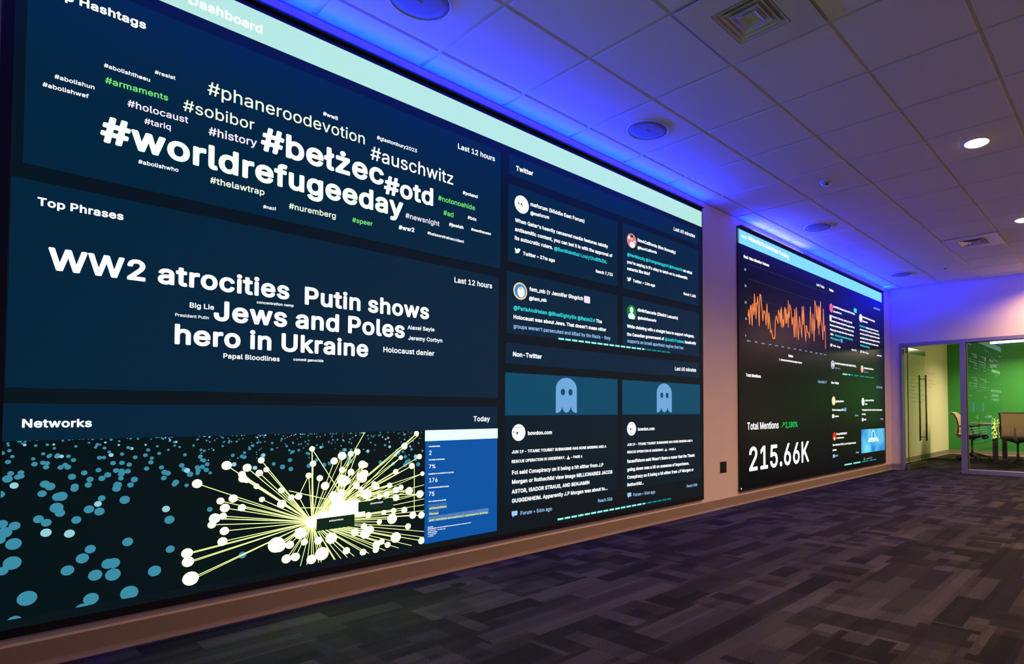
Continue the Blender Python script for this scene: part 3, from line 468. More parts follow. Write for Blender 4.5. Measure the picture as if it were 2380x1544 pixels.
98: [243,[[86,166,97,176,108,182,122,184,136,184,148,181,159,175,168,167,176,156,181,142,185,126,186,104,184,87,180,71,173,57,164,46,153,38,142,34,131,33,120,33,108,35,100,39,92,45,84,55,79,63,74,74,71,87,69,104,70,120,75,145,79,156],[86,11,97,3,108,-1,122,-4,139,-4,153,-3,170,3,181,9,194,19,204,30,212,42,218,55,223,70,228,101,228,118,225,139,218,164,205,186,198,194,187,204,176,211,164,216,153,219,139,221,122,221,108,218,97,214,88,208,72,192,70,197,69,289,66,291,30,290,28,287,29,2,30,1,33,0,66,0,69,2,69,30,70,27]],[[26,39,26,7,29,2,33,0,72,1,76,5,77,19,91,7,103,1,111,-2,133,-4,156,-3,170,1,181,6,192,13,204,23,215,36,223,50,228,63,233,79,236,111,233,140,226,163,212,187,200,201,184,212,170,218,150,223,131,224,111,221,94,214,80,204,78,206,78,283,76,288,72,290,33,291,28,288,26,285],[176,71,167,58,159,50,150,45,139,42,125,41,111,44,100,51,91,60,83,73,79,87,77,105,78,124,81,140,86,153,94,163,103,171,111,175,119,177,131,178,142,177,157,171,170,159,178,142,183,118,182,92]],[[142,-4,167,-1,181,4,194,10,212,24,221,33,229,46,235,59,240,71,245,97,245,127,242,142,238,158,228,178,215,195,199,208,179,219,153,225,128,226,109,223,89,214,87,216,87,277,85,285,81,288,75,291,33,290,25,285,23,277,23,10,27,4,36,0,75,0,83,5,86,11,100,3,111,-1,125,-4],[167,66,159,59,151,54,139,51,125,52,117,54,108,59,100,66,95,74,90,87,87,102,87,117,89,132,93,145,98,155,106,163,114,168,123,170,134,171,151,168,163,160,173,148,179,127,180,104,176,83,172,74]]],
99: [226,[[87,216,67,207,50,194,39,181,28,161,21,139,18,118,19,93,23,68,31,49,42,32,56,17,73,6,92,-1,112,-4,132,-4,151,0,174,9,192,24,201,35,207,46,212,60,211,63,176,72,173,71,167,57,160,47,151,40,143,36,129,33,115,32,104,34,92,39,82,46,73,57,67,68,63,82,60,98,60,115,62,128,66,145,74,161,87,174,98,181,115,184,134,183,151,176,164,164,174,147,210,155,211,159,204,176,193,192,181,202,165,212,148,218,129,221,106,220]],[[137,223,115,223,92,220,73,212,56,202,41,187,29,169,20,148,16,126,15,103,18,79,25,58,36,38,50,22,67,10,87,1,109,-4,129,-4,148,-2,165,3,179,10,194,21,206,34,214,47,220,63,218,68,215,70,176,79,172,76,164,60,153,50,145,45,137,42,120,41,106,43,95,48,84,58,77,68,72,81,69,95,68,111,69,126,72,140,78,153,86,163,95,171,106,176,117,178,131,178,143,175,151,171,159,164,166,156,170,145,176,142,213,150,218,153,219,156,218,163,210,179,203,190,192,201,181,208,168,215,151,220]],[[132,-4,151,-2,168,3,185,10,197,18,209,28,219,41,227,56,229,64,229,69,227,74,221,79,185,87,179,88,171,84,160,64,153,59,146,54,135,52,123,51,112,53,103,56,95,62,87,71,82,81,79,94,77,109,78,125,81,137,87,150,95,160,107,168,118,171,135,171,146,168,154,163,162,155,170,140,177,136,182,136,221,145,227,150,229,158,224,171,216,186,204,198,191,209,174,217,157,223,137,226,118,226,95,223,73,215,54,203,38,188,26,170,18,150,13,127,12,102,16,79,23,59,34,40,49,23,67,10,87,2,109,-3]]],
100: [243,[[87,218,76,214,64,208,54,200,45,192,32,172,23,148,18,118,20,85,25,61,36,38,46,24,59,13,76,3,92,-2,118,-4,140,-1,148,3,160,11,176,29,177,2,179,0,216,0,217,2,217,5,217,287,216,290,179,291,176,288,176,197,176,194,174,192,165,202,158,208,148,214,137,218,126,221,112,221],[76,164,84,173,95,180,109,184,123,184,137,182,148,176,159,167,167,156,173,139,176,120,176,98,174,82,170,68,162,55,154,45,143,38,134,34,123,33,112,33,101,35,92,39,84,44,76,53,70,62,65,74,62,87,60,115,61,128,65,142,69,153]],[[190,291,179,290,174,285,173,203,154,216,137,222,123,223,109,223,87,220,64,210,47,197,34,179,23,158,17,134,15,111,17,87,23,63,33,42,47,23,63,10,81,1,95,-2,109,-4,134,-3,145,0,154,4,165,11,173,18,175,5,178,2,182,0,218,0,222,2,224,5,225,283,223,288,218,291],[167,71,160,60,151,50,140,44,129,42,115,42,101,45,89,52,81,61,74,73,70,89,68,105,68,124,72,140,77,153,85,163,94,171,103,176,112,178,123,178,134,177,148,171,155,166,162,158,170,140,174,116,173,92]],[[132,-4,154,2,171,11,177,3,182,1,188,0,224,1,230,3,234,10,235,277,232,285,224,290,182,291,177,288,173,285,170,277,170,216,168,214,149,223,126,226,98,225,76,218,56,207,41,193,28,175,18,153,14,135,12,120,14,89,20,64,26,51,33,38,42,28,52,18,63,10,76,4,90,-1,104,-3],[161,153,168,135,171,112,168,89,161,71,151,60,146,56,137,53,121,51,112,52,104,56,95,61,87,71,82,81,79,94,77,109,78,125,81,137,86,150,93,159,101,165,109,169,121,171,132,171,143,168,152,163]]],
101: [231,[[87,217,67,208,50,195,37,178,27,159,21,137,18,109,20,85,25,63,34,44,46,27,61,13,75,5,92,-1,115,-4,140,-3,160,1,180,11,196,23,208,41,213,52,213,56,210,57,176,65,174,63,169,55,163,46,148,37,129,32,106,34,89,41,81,46,73,55,65,71,60,93,62,95,64,95,216,95,217,98,216,126,211,156,204,172,193,189,179,202,165,211,146,218,126,221,104,220],[76,166,90,177,104,183,123,185,140,181,151,175,162,164,171,148,174,131,171,130,62,130,60,131,61,134,65,148,70,158]],[[159,51,148,45,134,41,117,41,101,45,88,52,78,63,72,76,68,89,70,91,73,92,215,92,221,93,224,96,225,100,224,129,220,150,214,169,204,185,193,198,176,210,159,217,140,222,120,224,98,221,78,215,59,204,43,190,29,169,20,148,16,124,16,100,19,76,28,52,35,39,45,28,55,18,67,10,81,3,95,-1,109,-4,126,-4,154,-2,179,7,199,21,207,29,214,39,221,55,221,60,218,63,215,65,182,72,176,72,173,71,166,58],[162,158,170,140,171,136,168,135,73,135,69,137,75,153,84,163,95,172,109,177,126,178,140,176,152,169]],[[132,-4,151,-3,168,1,185,8,202,18,215,31,224,43,231,59,229,66,227,70,221,73,185,81,179,81,171,77,163,63,151,55,137,51,118,52,104,56,93,63,84,74,79,87,81,88,224,89,230,92,234,99,234,127,230,153,223,170,211,188,199,201,182,212,163,221,140,225,118,226,93,222,73,215,53,203,38,188,26,170,18,150,13,127,12,102,16,79,22,59,34,39,48,24,67,10,87,2,109,-3],[161,153,165,142,84,141,81,142,87,154,95,162,107,168,118,171,132,171,143,168,152,163]]],
102: [145,[[86,56,87,182,133,183,135,185,135,188,135,215,133,218,88,219,86,221,86,245,91,256,99,263,113,265,133,262,135,265,144,295,141,298,127,301,110,303,96,302,82,298,68,291,55,278,48,265,45,254,44,221,43,219,7,218,4,218,2,215,2,188,4,183,43,183,44,180,45,2,49,0,82,0,85,2]],[[43,253,42,223,40,221,6,221,1,217,0,213,0,184,3,178,6,177,40,177,41,176,42,9,43,4,46,1,51,0,88,0,92,4,94,9,94,176,96,177,135,177,141,179,143,184,143,213,141,218,135,221,96,221,94,223,94,242,98,250,104,255,118,256,135,253,140,255,143,261,151,290,149,295,146,297,127,301,104,302,83,298,68,290,57,281,48,268]],[[39,25,39,9,43,4,49,1,91,0,99,4,103,9,103,167,105,170,138,170,144,171,151,177,153,185,153,210,150,218,141,223,105,224,103,225,104,236,105,241,110,245,122,246,138,243,144,244,150,249,161,284,158,292,150,297,130,301,108,302,88,298,71,291,57,281,45,266,40,251,39,225,38,224,7,223,1,220,-3,215,-4,210,-4,182,0,175,7,170,38,170,39,167]]],
103: [243,[[150,10,162,19,176,34,176,0,174,-17,169,-28,161,-36,148,-43,137,-47,120,-48,106,-47,95,-45,78,-36,62,-17,59,-17,31,-32,28,-33,27,-36,39,-53,48,-62,58,-69,81,-79,106,-84,137,-83,165,-77,178,-72,188,-66,197,-58,204,-50,213,-33,216,-22,218,-9,218,213,218,216,216,218,179,218,177,216,177,191,176,189,168,200,160,207,148,214,137,219,123,221,106,221,82,216,64,208,48,194,34,175,25,156,21,142,19,126,18,109,19,87,23,71,28,57,34,46,44,32,53,23,64,15,76,10,92,5,106,3,123,3,137,5],[60,109,62,134,70,156,76,164,83,172,91,178,101,182,112,184,123,184,134,183,146,178,154,172,162,164,172,145,175,131,177,112,176,95,173,79,167,65,160,55,151,48,140,43,126,40,109,40,95,44,82,52,72,63,65,76,62,90]],[[51,-62,70,-72,92,-79,117,-81,143,-80,167,-75,185,-68,201,-56,214,-41,222,-22,225,2,225,214,224,218,221,220,185,221,179,220,176,216,175,206,173,202,157,215,140,221,117,224,95,222,75,215,59,206,43,192,32,177,25,163,18,142,16,121,16,97,19,79,25,60,33,45,44,31,59,19,75,10,89,6,109,3,129,3,145,7,159,13,173,24,174,23,174,-1,170,-14,162,-25,154,-30,145,-34,123,-37,109,-36,98,-33,84,-26,68,-9,64,-6,59,-7,28,-23,25,-30,28,-37,39,-51],[89,168,98,173,109,177,120,178,134,177,145,173,154,167,160,161,167,150,172,137,174,121,174,102,172,89,168,76,162,66,154,58,145,53,137,50,126,48,115,48,103,50,95,54,87,60,81,66,75,75,72,84,69,97,68,113,69,126,71,139,76,150,82,161]],[[132,-78,149,-77,165,-74,182,-68,196,-62,208,-53,220,-41,226,-31,231,-18,234,-5,235,8,235,211,232,218,224,223,182,223,175,218,171,212,151,222,132,226,107,226,84,221,62,211,51,203,42,195,28,176,18,152,14,137,12,119,13,97,15,81,20,66,26,53,37,38,47,28,59,19,70,13,84,7,104,3,118,3,135,3,153,8,168,15,171,13,169,0,165,-9,157,-17,146,-21,123,-24,104,-21,90,-13,75,2,70,5,65,6,59,4,26,-13,22,-20,23,-28,31,-40,41,-51,51,-59,65,-66,79,-72,95,-76,112,-78],[168,89,163,76,156,69,149,63,137,59,123,58,109,59,98,64,90,71,84,80,80,91,78,104,78,122,80,135,84,146,89,155,97,163,104,167,112,170,129,171,137,170,146,167,157,158,165,145,170,127,171,107]]],
104: [234,[[201,180,191,196,178,208,162,216,142,221,120,221,103,216,86,208,72,194,70,196,70,199,69,289,66,291,33,291,29,289,28,4,30,1,66,0,69,2,70,130,72,150,80,166,92,176,106,182,122,184,136,182,150,175,159,166,165,152,168,136,168,2,173,0,206,0,208,2,209,144,206,163]],[[217,136,215,157,211,176,201,194,189,206,178,213,164,219,150,222,133,224,117,222,103,218,91,213,80,206,78,208,78,282,76,287,73,290,69,291,33,291,27,287,26,282,26,9,27,4,30,1,35,0,69,0,73,1,76,4,78,9,78,131,80,147,86,160,97,171,111,176,125,178,139,176,150,170,159,161,163,149,165,136,165,9,166,4,173,0,209,0,213,1,215,4,217,9]],[[23,258,23,15,25,7,30,2,36,0,72,0,80,2,85,7,87,15,87,131,89,144,95,157,103,164,114,169,128,171,139,169,150,164,157,157,161,147,162,134,162,15,164,7,169,2,176,0,212,0,221,3,224,7,226,12,226,144,225,159,221,172,216,185,209,195,198,207,187,214,173,221,156,225,139,226,123,225,103,221,89,214,87,218,87,279,83,286,78,290,72,291,39,291,30,289,27,286,23,281]]],
105: [95,[[28,92,29,2,32,0,66,0,69,2,70,215,68,218,32,218,28,215],[26,286,22,278,23,267,27,259,36,251,46,248,57,249,67,254,74,262,77,270,76,281,71,289,63,296,54,299,43,299,34,295]],[[74,291,63,297,51,299,40,297,28,290,21,279,19,268,22,258,29,248,40,241,54,239,66,242,77,249,84,261,85,271,82,282],[26,70,26,9,27,4,30,1,35,0,68,0,74,1,77,6,78,213,75,218,71,221,35,221,29,219,26,216]],[[17,258,22,246,33,236,46,231,63,230,77,235,88,246,94,258,94,271,87,284,77,293,63,298,49,298,35,294,23,284,17,271],[87,162,87,210,86,215,83,220,74,224,35,223,28,220,24,215,23,210,23,12,27,4,32,1,74,0,83,4,87,9]]],
106: [95,[[70,103,70,215,68,218,64,218,31,218,28,215,28,-21,25,-32,20,-38,11,-41,-6,-43,-7,-45,-7,-76,-6,-79,20,-79,38,-73,53,-62,64,-45,68,-32,70,-18],[23,267,28,257,36,251,45,248,56,248,66,253,74,261,77,270,76,281,70,290,62,297,53,299,42,298,33,294,25,286,22,278]],[[19,271,21,260,27,250,36,243,47,240,61,241,73,246,81,255,84,265,84,276,78,287,69,295,56,299,42,298,31,292,22,282],[-10,-68,-9,-73,-6,-76,0,-77,22,-76,42,-71,53,-64,63,-55,70,-44,75,-31,78,-10,78,213,76,218,73,220,33,221,28,218,26,215,26,-12,23,-23,18,-28,11,-31,-3,-31,-9,-35,-10,-39]],[[77,-42,84,-26,87,-6,87,212,82,220,76,223,37,224,27,220,24,215,23,210,22,-9,20,-14,17,-17,-3,-19,-10,-24,-13,-32,-13,-62,-9,-70,-3,-73,17,-74,34,-72,48,-67,59,-61,70,-52],[31,291,21,281,16,268,16,261,18,253,25,242,31,237,39,233,53,230,67,231,81,239,90,248,94,261,93,273,85,286,73,295,59,298,45,297]]],
107: [218,[[80,136,72,128,70,130,69,289,66,291,33,291,29,289,29,2,33,0,66,0,69,2,70,78,71,81,89,98,167,1,170,0,212,0,217,2,217,4,215,7,122,122,121,125,209,213,211,215,209,218,164,218,162,217]],[[26,43,26,6,30,1,35,0,69,0,75,2,78,9,78,81,91,92,167,2,173,0,217,0,223,3,225,9,223,13,131,123,131,126,216,208,219,213,216,218,209,221,167,221,161,219,80,141,78,141,77,284,75,289,69,291,35,291,30,290,27,287,26,282]],[[165,98,143,124,144,126,225,203,228,210,225,218,221,222,215,224,170,224,165,223,159,219,89,154,87,157,87,281,83,286,75,291,36,291,30,289,25,284,23,276,23,15,25,7,30,2,36,0,75,0,83,5,87,12,87,78,88,81,92,84,95,85,167,2,176,0,221,0,229,3,234,9,235,15,233,20]]],
108: [108,[[33,25,38,16,46,8,52,4,64,0,75,-1,92,-1,106,2,107,3,108,6,101,36,86,35,78,36,74,39,71,47,70,288,66,291,33,291,30,290,28,288,28,50,29,39]],[[55,291,33,291,28,288,26,283,27,42,29,32,34,21,41,13,49,6,61,2,72,-1,97,0,111,2,114,5,116,10,108,42,103,45,83,44,79,47,78,53,78,283,75,288,72,290]],[[23,257,23,56,24,44,27,34,32,23,39,15,47,8,58,3,72,0,86,-1,114,2,121,6,125,13,118,46,115,51,109,54,89,54,87,59,87,278,86,282,82,288,75,291,33,290,27,287,23,280]]],
109: [349,[[196,117,197,144,198,155,204,167,212,176,226,183,243,185,257,182,271,174,279,163,282,150,282,2,288,0,318,0,323,2,323,144,322,163,318,180,312,191,302,204,290,212,277,218,262,221,246,222,229,219,215,214,203,207,192,198,184,186,173,202,164,210,153,217,139,221,120,222,100,217,83,207,69,192,69,215,67,218,30,218,28,215,29,2,33,0,66,0,69,2,70,144,73,155,76,163,83,171,89,177,97,181,106,184,114,185,125,184,134,181,142,176,148,171,152,163,155,150,155,4,156,1,159,0,192,0,196,2]],[[100,219,89,213,77,204,76,216,74,218,69,221,33,221,28,218,26,216,26,9,27,4,30,1,35,0,69,0,73,1,76,4,78,9,78,136,79,149,83,160,93,171,103,176,117,179,128,178,139,173,148,165,152,155,153,9,153,5,156,2,161,0,195,0,200,1,203,4,204,9,204,141,205,152,210,163,217,171,229,177,243,179,257,177,268,172,274,165,278,155,279,9,280,4,283,1,287,0,324,0,329,4,331,9,330,157,328,171,323,184,317,194,308,205,296,214,279,221,262,224,245,224,229,221,212,215,198,205,187,194,178,205,170,212,160,218,150,222,136,224,125,224,114,223]],[[321,201,310,211,296,219,279,225,263,227,243,226,223,222,207,214,190,202,181,211,170,218,159,223,145,226,128,227,114,225,100,221,86,214,81,221,72,224,36,224,28,220,24,215,23,210,23,15,25,7,30,2,36,0,72,0,80,2,85,7,87,15,87,137,88,147,92,157,100,165,111,170,123,171,131,170,139,167,147,159,149,152,149,15,151,7,156,2,165,0,201,0,209,4,214,12,215,149,219,159,226,166,235,170,246,171,257,170,265,167,272,162,275,154,276,144,276,15,278,7,283,2,291,0,327,0,335,3,340,9,341,15,340,152,339,164,335,180,330,190]]],
110: [234,[[69,191,69,215,66,218,33,218,30,218,28,215,29,2,33,0,66,0,69,2,70,130,72,150,80,166,92,176,106,182,122,184,136,182,150,175,159,166,165,152,168,136,168,2,173,0,206,0,208,2,209,4,209,147,206,163,203,174,193,193,181,206,167,214,150,219,131,221,114,220,97,214,82,204]],[[217,136,214,163,206,185,200,194,192,203,183,210,173,216,150,222,136,224,122,223,108,220,97,216,87,210,77,203,76,216,72,220,35,221,30,220,27,217,26,213,26,9,27,4,30,1,35,0,69,0,73,1,76,4,78,9,78,131,80,147,86,160,97,171,111,176,125,178,139,176,150,170,159,161,163,149,165,136,165,9,166,4,173,0,209,0,213,1,215,4,217,9]],[[146,167,153,162,157,157,160,149,161,142,162,15,164,7,170,1,179,0,215,0,221,3,224,7,226,15,226,144,224,162,219,177,214,187,207,198,198,207,187,214,174,220,162,224,137,226,123,225,110,223,97,218,86,213,81,220,72,224,36,224,28,220,24,215,23,210,23,15,25,7,30,2,36,0,75,0,81,2,85,7,87,15,87,134,90,149,95,157,100,162,111,168,120,170,131,171]]],
111: [237,[[87,216,67,207,50,194,39,181,28,161,21,139,18,118,19,93,23,68,31,49,41,33,54,19,70,8,87,0,106,-4,129,-4,148,-1,168,6,185,17,199,33,211,52,219,76,222,98,222,123,217,148,210,167,199,185,185,199,168,210,148,218,129,221,106,220],[146,37,134,34,120,32,106,34,95,37,85,44,77,52,70,63,64,76,61,93,60,109,62,128,65,142,71,156,79,167,90,176,101,182,112,184,126,184,137,182,148,178,157,172,165,163,171,153,176,142,179,128,181,112,180,93,177,79,172,65,165,54,155,44]],[[137,223,115,223,92,220,73,212,56,202,41,187,29,169,20,148,16,126,15,103,18,79,25,58,36,38,50,22,67,10,87,1,109,-4,131,-4,154,-1,173,7,191,18,206,34,217,50,225,71,229,92,230,118,227,140,221,161,210,181,196,197,179,209,159,218],[171,71,164,60,154,50,143,44,131,42,117,41,103,44,92,50,82,60,74,73,70,89,68,105,69,124,72,140,78,153,86,163,95,171,103,175,112,177,123,178,134,177,143,175,151,171,164,158,174,140,178,118,177,95]],[[132,-4,157,-1,179,7,199,19,213,33,226,51,234,71,239,94,240,120,237,142,230,163,218,183,204,198,185,212,165,221,143,225,118,226,95,223,73,215,54,203,38,188,26,170,18,150,13,127,12,102,16,79,23,59,34,40,49,23,67,10,87,2,109,-3],[129,171,140,169,149,166,157,160,164,153,169,142,172,132,175,120,175,107,174,94,170,81,165,72,160,64,153,59,146,54,135,52,123,51,112,53,104,56,96,61,89,69,83,79,80,89,78,102,77,114,79,127,82,140,87,150,93,158,101,165,107,168,118,171]]],
112: [243,[[69,111,71,130,75,146,82,160,92,172,103,179,117,184,134,184,148,181,159,175,169,166,176,155,182,141,185,124,186,105,184,86,179,70,174,59,167,50,159,42,150,37,139,34,128,32,117,33,106,36,97,41,89,48,78,64,71,86],[227,130,220,157,216,168,208,182,192,200,181,208,170,214,153,219,139,221,122,221,108,218,97,214,86,207,69,188,69,215,67,218,30,218,28,215,28,-76,30,-79,66,-80,69,-78,70,20,71,26,84,12,97,3,111,-2,128,-4,148,-3,166,1,182,9,198,23,212,42,219,56,223,70,228,100]],[[26,-34,26,-71,30,-76,35,-77,72,-77,75,-75,77,-71,78,14,80,16,97,4,114,-2,133,-4,156,-3,175,3,189,11,203,22,216,38,226,56,233,80,236,109,234,136,226,162,217,181,203,197,187,210,170,218,156,222,142,223,125,223,111,221,100,217,87,210,77,201,76,215,72,220,35,221,32,220,28,218,26,213],[131,178,142,177,153,173,162,168,170,160,175,150,180,138,182,125,183,109,182,93,179,80,175,70,168,59,161,52,153,46,142,42,131,41,119,42,108,46,99,51,92,59,85,70,81,80,78,93,77,109,78,125,80,138,84,149,90,160,98,168,108,174,119,177]],[[23,184,23,-62,27,-70,33,-73,75,-74,83,-70,87,-62,87,7,89,9,106,1,123,-3,145,-4,162,-2,181,4,195,11,210,22,221,35,235,57,242,80,245,111,242,141,238,156,232,171,224,184,215,195,204,205,190,214,176,220,162,224,139,226,117,225,103,221,86,212,82,220,75,223,33,223,27,220,23,212],[162,162,169,154,173,146,179,126,180,103,175,80,166,65,153,55,145,52,137,51,125,52,117,54,109,58,101,65,94,75,90,85,87,98,87,116,88,131,92,144,97,154,103,160,111,166,120,170,134,171,145,170,153,167]]],
113: [243,[[176,-15,176,-78,179,-80,213,-80,217,-78,217,-76,217,215,216,218,213,218,179,218,177,215,176,188,168,199,160,207,148,214,137,218,123,221,106,221,92,219,76,214,59,204,44,190,31,169,23,149,19,124,18,100,21,75,29,51,41,31,56,15,76,3,95,-3,118,-4,140,-1,150,4,160,10,174,26,176,23,176,20],[60,114,62,133,67,149,74,163,85,174,98,181,112,184,129,184,143,180,154,172,162,163,170,149,174,135,176,116,176,97,173,78,168,64,157,48,148,41,140,36,129,33,118,32,106,34,95,37,80,48,69,64,62,86]],[[61,11,75,4,89,-1,106,-4,123,-4,137,-2,148,1,159,7,173,17,173,-68,175,-73,178,-76,182,-77,218,-77,224,-74,225,-68,225,213,224,217,221,220,215,221,185,221,179,220,175,215,175,205,173,202,157,214,140,221,117,224,95,222,81,218,64,210,50,199,39,187,26,165,18,141,15,117,17,88,22,64,32,43,45,26],[168,147,173,125,173,99,169,78,165,67,160,59,148,48,140,44,131,42,112,42,103,44,94,48,85,56,77,67,72,80,69,96,68,115,70,133,74,146,81,160,92,170,103,175,117,178,131,177,143,174,153,168,162,158]],[[170,-24,170,-62,172,-67,177,-72,185,-74,221,-74,230,-71,234,-65,235,210,234,215,230,220,221,224,182,223,176,220,171,212,154,221,135,225,112,226,90,223,69,215,50,202,34,184,22,164,16,144,12,118,14,88,19,65,29,45,43,27,62,11,81,2,104,-3,129,-4,151,1,168,9,170,7],[170,123,170,103,167,85,161,70,151,60,146,56,137,53,121,51,105,55,93,64,86,73,81,85,78,98,77,116,79,131,83,144,90,155,98,164,109,169,121,171,135,170,146,167,154,161,162,151,167,139]]],
114: [148,[[86,171,97,178,108,181,122,182,142,181,144,185,144,218,142,221,117,221,100,218,83,208,71,196,69,193,69,215,66,218,33,218,30,218,28,215,28,4,30,1,66,0,69,2,70,141,75,158]],[[100,219,89,214,77,206,76,216,74,218,69,221,33,221,28,218,26,216,26,9,27,4,33,0,69,0,75,2,77,6,78,139,80,149,83,157,94,168,105,173,122,176,145,174,148,176,152,181,152,216,150,220,147,222,142,223,119,224]],[[151,225,128,226,114,225,100,222,86,215,81,221,75,223,36,224,28,220,24,215,23,210,23,15,25,7,30,2,36,0,75,0,81,2,85,7,87,15,87,137,89,147,92,153,97,159,109,166,123,169,148,167,153,169,158,172,161,180,161,215,156,223]]],
115: [209,[[152,60,148,49,138,40,124,34,104,32,87,34,73,40,65,49,57,66,23,59,19,57,19,55,23,41,29,30,35,22,44,13,54,7,65,2,79,-2,93,-4,124,-3,141,0,152,4,172,16,180,24,188,35,191,44,194,55,194,68,190,85,184,96,174,105,164,112,149,119,96,132,82,137,71,145,68,150,67,156,69,167,76,176,87,183,104,186,121,185,134,181,143,172,152,157,155,155,188,163,190,164,190,167,186,178,173,197,163,206,149,214,135,218,118,221,99,221,82,218,67,213,54,207,45,200,37,192,30,181,27,170,25,156,26,145,29,134,34,126,45,113,65,102,79,97,127,86,138,81,145,76,149,71]],[[143,220,124,223,104,223,87,222,68,216,53,208,40,198,31,187,25,174,23,156,25,140,32,124,42,112,56,103,73,96,135,81,143,76,148,68,149,63,148,58,140,49,126,43,110,40,93,42,79,48,70,57,65,70,59,73,20,66,16,60,17,53,22,39,29,28,37,19,48,11,70,1,90,-3,112,-4,132,-3,152,3,168,10,182,21,193,34,199,47,202,66,200,81,193,97,182,109,168,118,152,125,90,140,79,147,75,153,76,163,82,171,93,177,107,180,124,179,135,174,143,166,151,153,154,150,160,150,194,158,198,163,197,169,191,182,182,195,175,203,166,210,154,216]],[[132,-3,152,1,169,8,186,18,197,29,206,43,210,56,211,71,209,87,205,97,200,104,193,112,183,120,172,126,158,131,104,143,93,147,85,153,85,160,90,167,102,171,116,172,127,171,132,169,138,165,150,148,155,145,160,144,200,152,206,158,207,165,202,181,194,193,183,205,169,214,155,220,138,224,116,226,96,225,76,221,58,214,43,204,33,193,25,181,20,165,20,150,22,137,26,127,31,120,38,112,48,104,60,98,74,93,135,78,141,75,145,71,145,64,138,56,127,52,113,50,99,51,90,54,82,59,77,66,74,76,71,79,65,82,60,82,20,74,15,69,13,61,17,46,26,31,37,19,51,9,68,2,88,-3,110,-4]]],
116: [130,[[35,161,36,49,38,38,42,27,47,18,55,10,65,4,74,1,85,-1,99,-2,113,-1,124,1,127,5,119,35,116,36,96,34,85,37,79,43,77,57,77,180,79,183,119,183,121,186,121,216,119,218,79,218,77,221,77,268,74,270,37,269,35,265,35,218,7,218,4,218,2,216,2,186,4,183,7,183,35,183]],[[128,216,127,219,121,221,85,221,85,264,81,269,76,271,43,271,36,269,33,264,32,221,6,221,2,219,0,213,0,184,2,179,6,177,32,177,33,174,33,57,34,44,37,33,43,23,53,12,65,5,79,0,93,-2,116,-1,130,2,134,7,127,41,121,45,102,43,90,45,86,49,85,60,85,176,121,177,126,179,129,184]],[[116,-2,130,1,138,4,143,10,144,15,137,45,133,51,124,55,105,53,99,53,95,56,94,66,94,167,96,170,127,170,136,175,139,183,138,213,136,219,127,223,96,224,94,226,94,259,93,264,88,269,80,271,40,271,35,268,30,261,29,224,10,224,4,222,-2,217,-4,211,-4,183,-1,175,7,170,26,170,29,169,30,167,30,61,32,43,37,30,42,23,50,15,61,7,74,2,88,-1]]],
117: [234,[[125,-1,139,4,150,10,160,18,167,27,169,23,169,4,170,1,204,0,208,1,209,215,207,218,204,218,170,218,168,215,168,89,165,70,159,56,148,44,134,37,117,34,100,36,88,43,77,53,72,67,70,84,69,216,66,218,30,218,28,215,29,75,31,56,36,40,42,29,50,19,58,11,69,5,80,1,94,-2,111,-3]],[[217,133,216,215,215,218,209,221,173,221,167,218,165,213,165,88,162,70,153,56,147,51,139,47,131,44,119,43,108,44,100,46,91,51,86,57,81,65,78,75,77,215,75,219,69,221,33,221,28,218,26,215,26,83,29,57,34,41,44,25,58,12,72,4,86,0,97,-2,122,-2,145,4,156,11,164,17,166,14,167,5,173,0,209,0,215,3,217,9]],[[226,116,226,210,225,215,221,221,212,224,176,224,170,222,164,218,162,210,162,93,159,75,150,63,145,59,137,55,128,53,117,53,103,57,97,61,92,68,89,75,87,83,87,210,86,215,81,221,72,224,36,224,30,222,25,217,23,210,23,86,25,60,31,42,41,27,53,16,67,7,86,0,106,-3,120,-2,137,0,151,5,162,11,167,4,176,0,212,0,221,3,224,7,226,12]]],
118: [222,[[77,150,52,217,49,218,13,218,10,218,8,215,9,213,92,2,97,0,133,1,217,215,215,218,212,218,175,218,172,215,125,86,114,49]],[[148,157,116,71,59,218,52,221,15,221,10,220,6,216,6,210,89,6,94,1,133,0,138,1,141,4,224,210,224,216,223,218,217,221,175,220,171,216]],[[122,0,142,1,147,4,150,8,233,205,235,210,233,215,229,221,220,224,181,224,175,222,170,218,119,93,117,96,68,218,63,222,58,224,16,224,10,222,4,215,3,210,4,205,87,7,91,3,97,0]]],
119: [324,[[270,68,315,213,316,215,314,218,276,218,273,217,245,119,228,56,212,122,186,215,184,218,147,218,144,218,142,215,112,108,100,59,97,63,55,215,52,218,13,218,11,215,12,213,77,4,78,2,80,0,114,0,118,2,164,161,181,97,210,2,214,0,245,0,250,2]],[[145,67,167,140,208,4,211,1,214,0,251,0,256,3,323,210,323,216,322,218,315,221,279,221,272,218,231,81,193,216,189,220,183,221,147,221,141,218,102,83,99,87,60,218,57,220,52,221,15,221,11,218,9,216,9,210,75,6,77,2,83,0,116,0,122,1,125,3]],[[125,1,132,4,135,9,170,118,204,9,206,5,212,1,217,0,254,0,259,1,264,4,267,9,333,208,332,215,328,220,321,223,282,224,276,223,270,218,234,107,203,213,201,218,195,222,189,224,150,224,145,222,139,218,105,109,103,112,72,213,69,218,63,222,58,224,21,224,13,222,8,218,6,213,7,205,73,7,77,3,83,0]]],
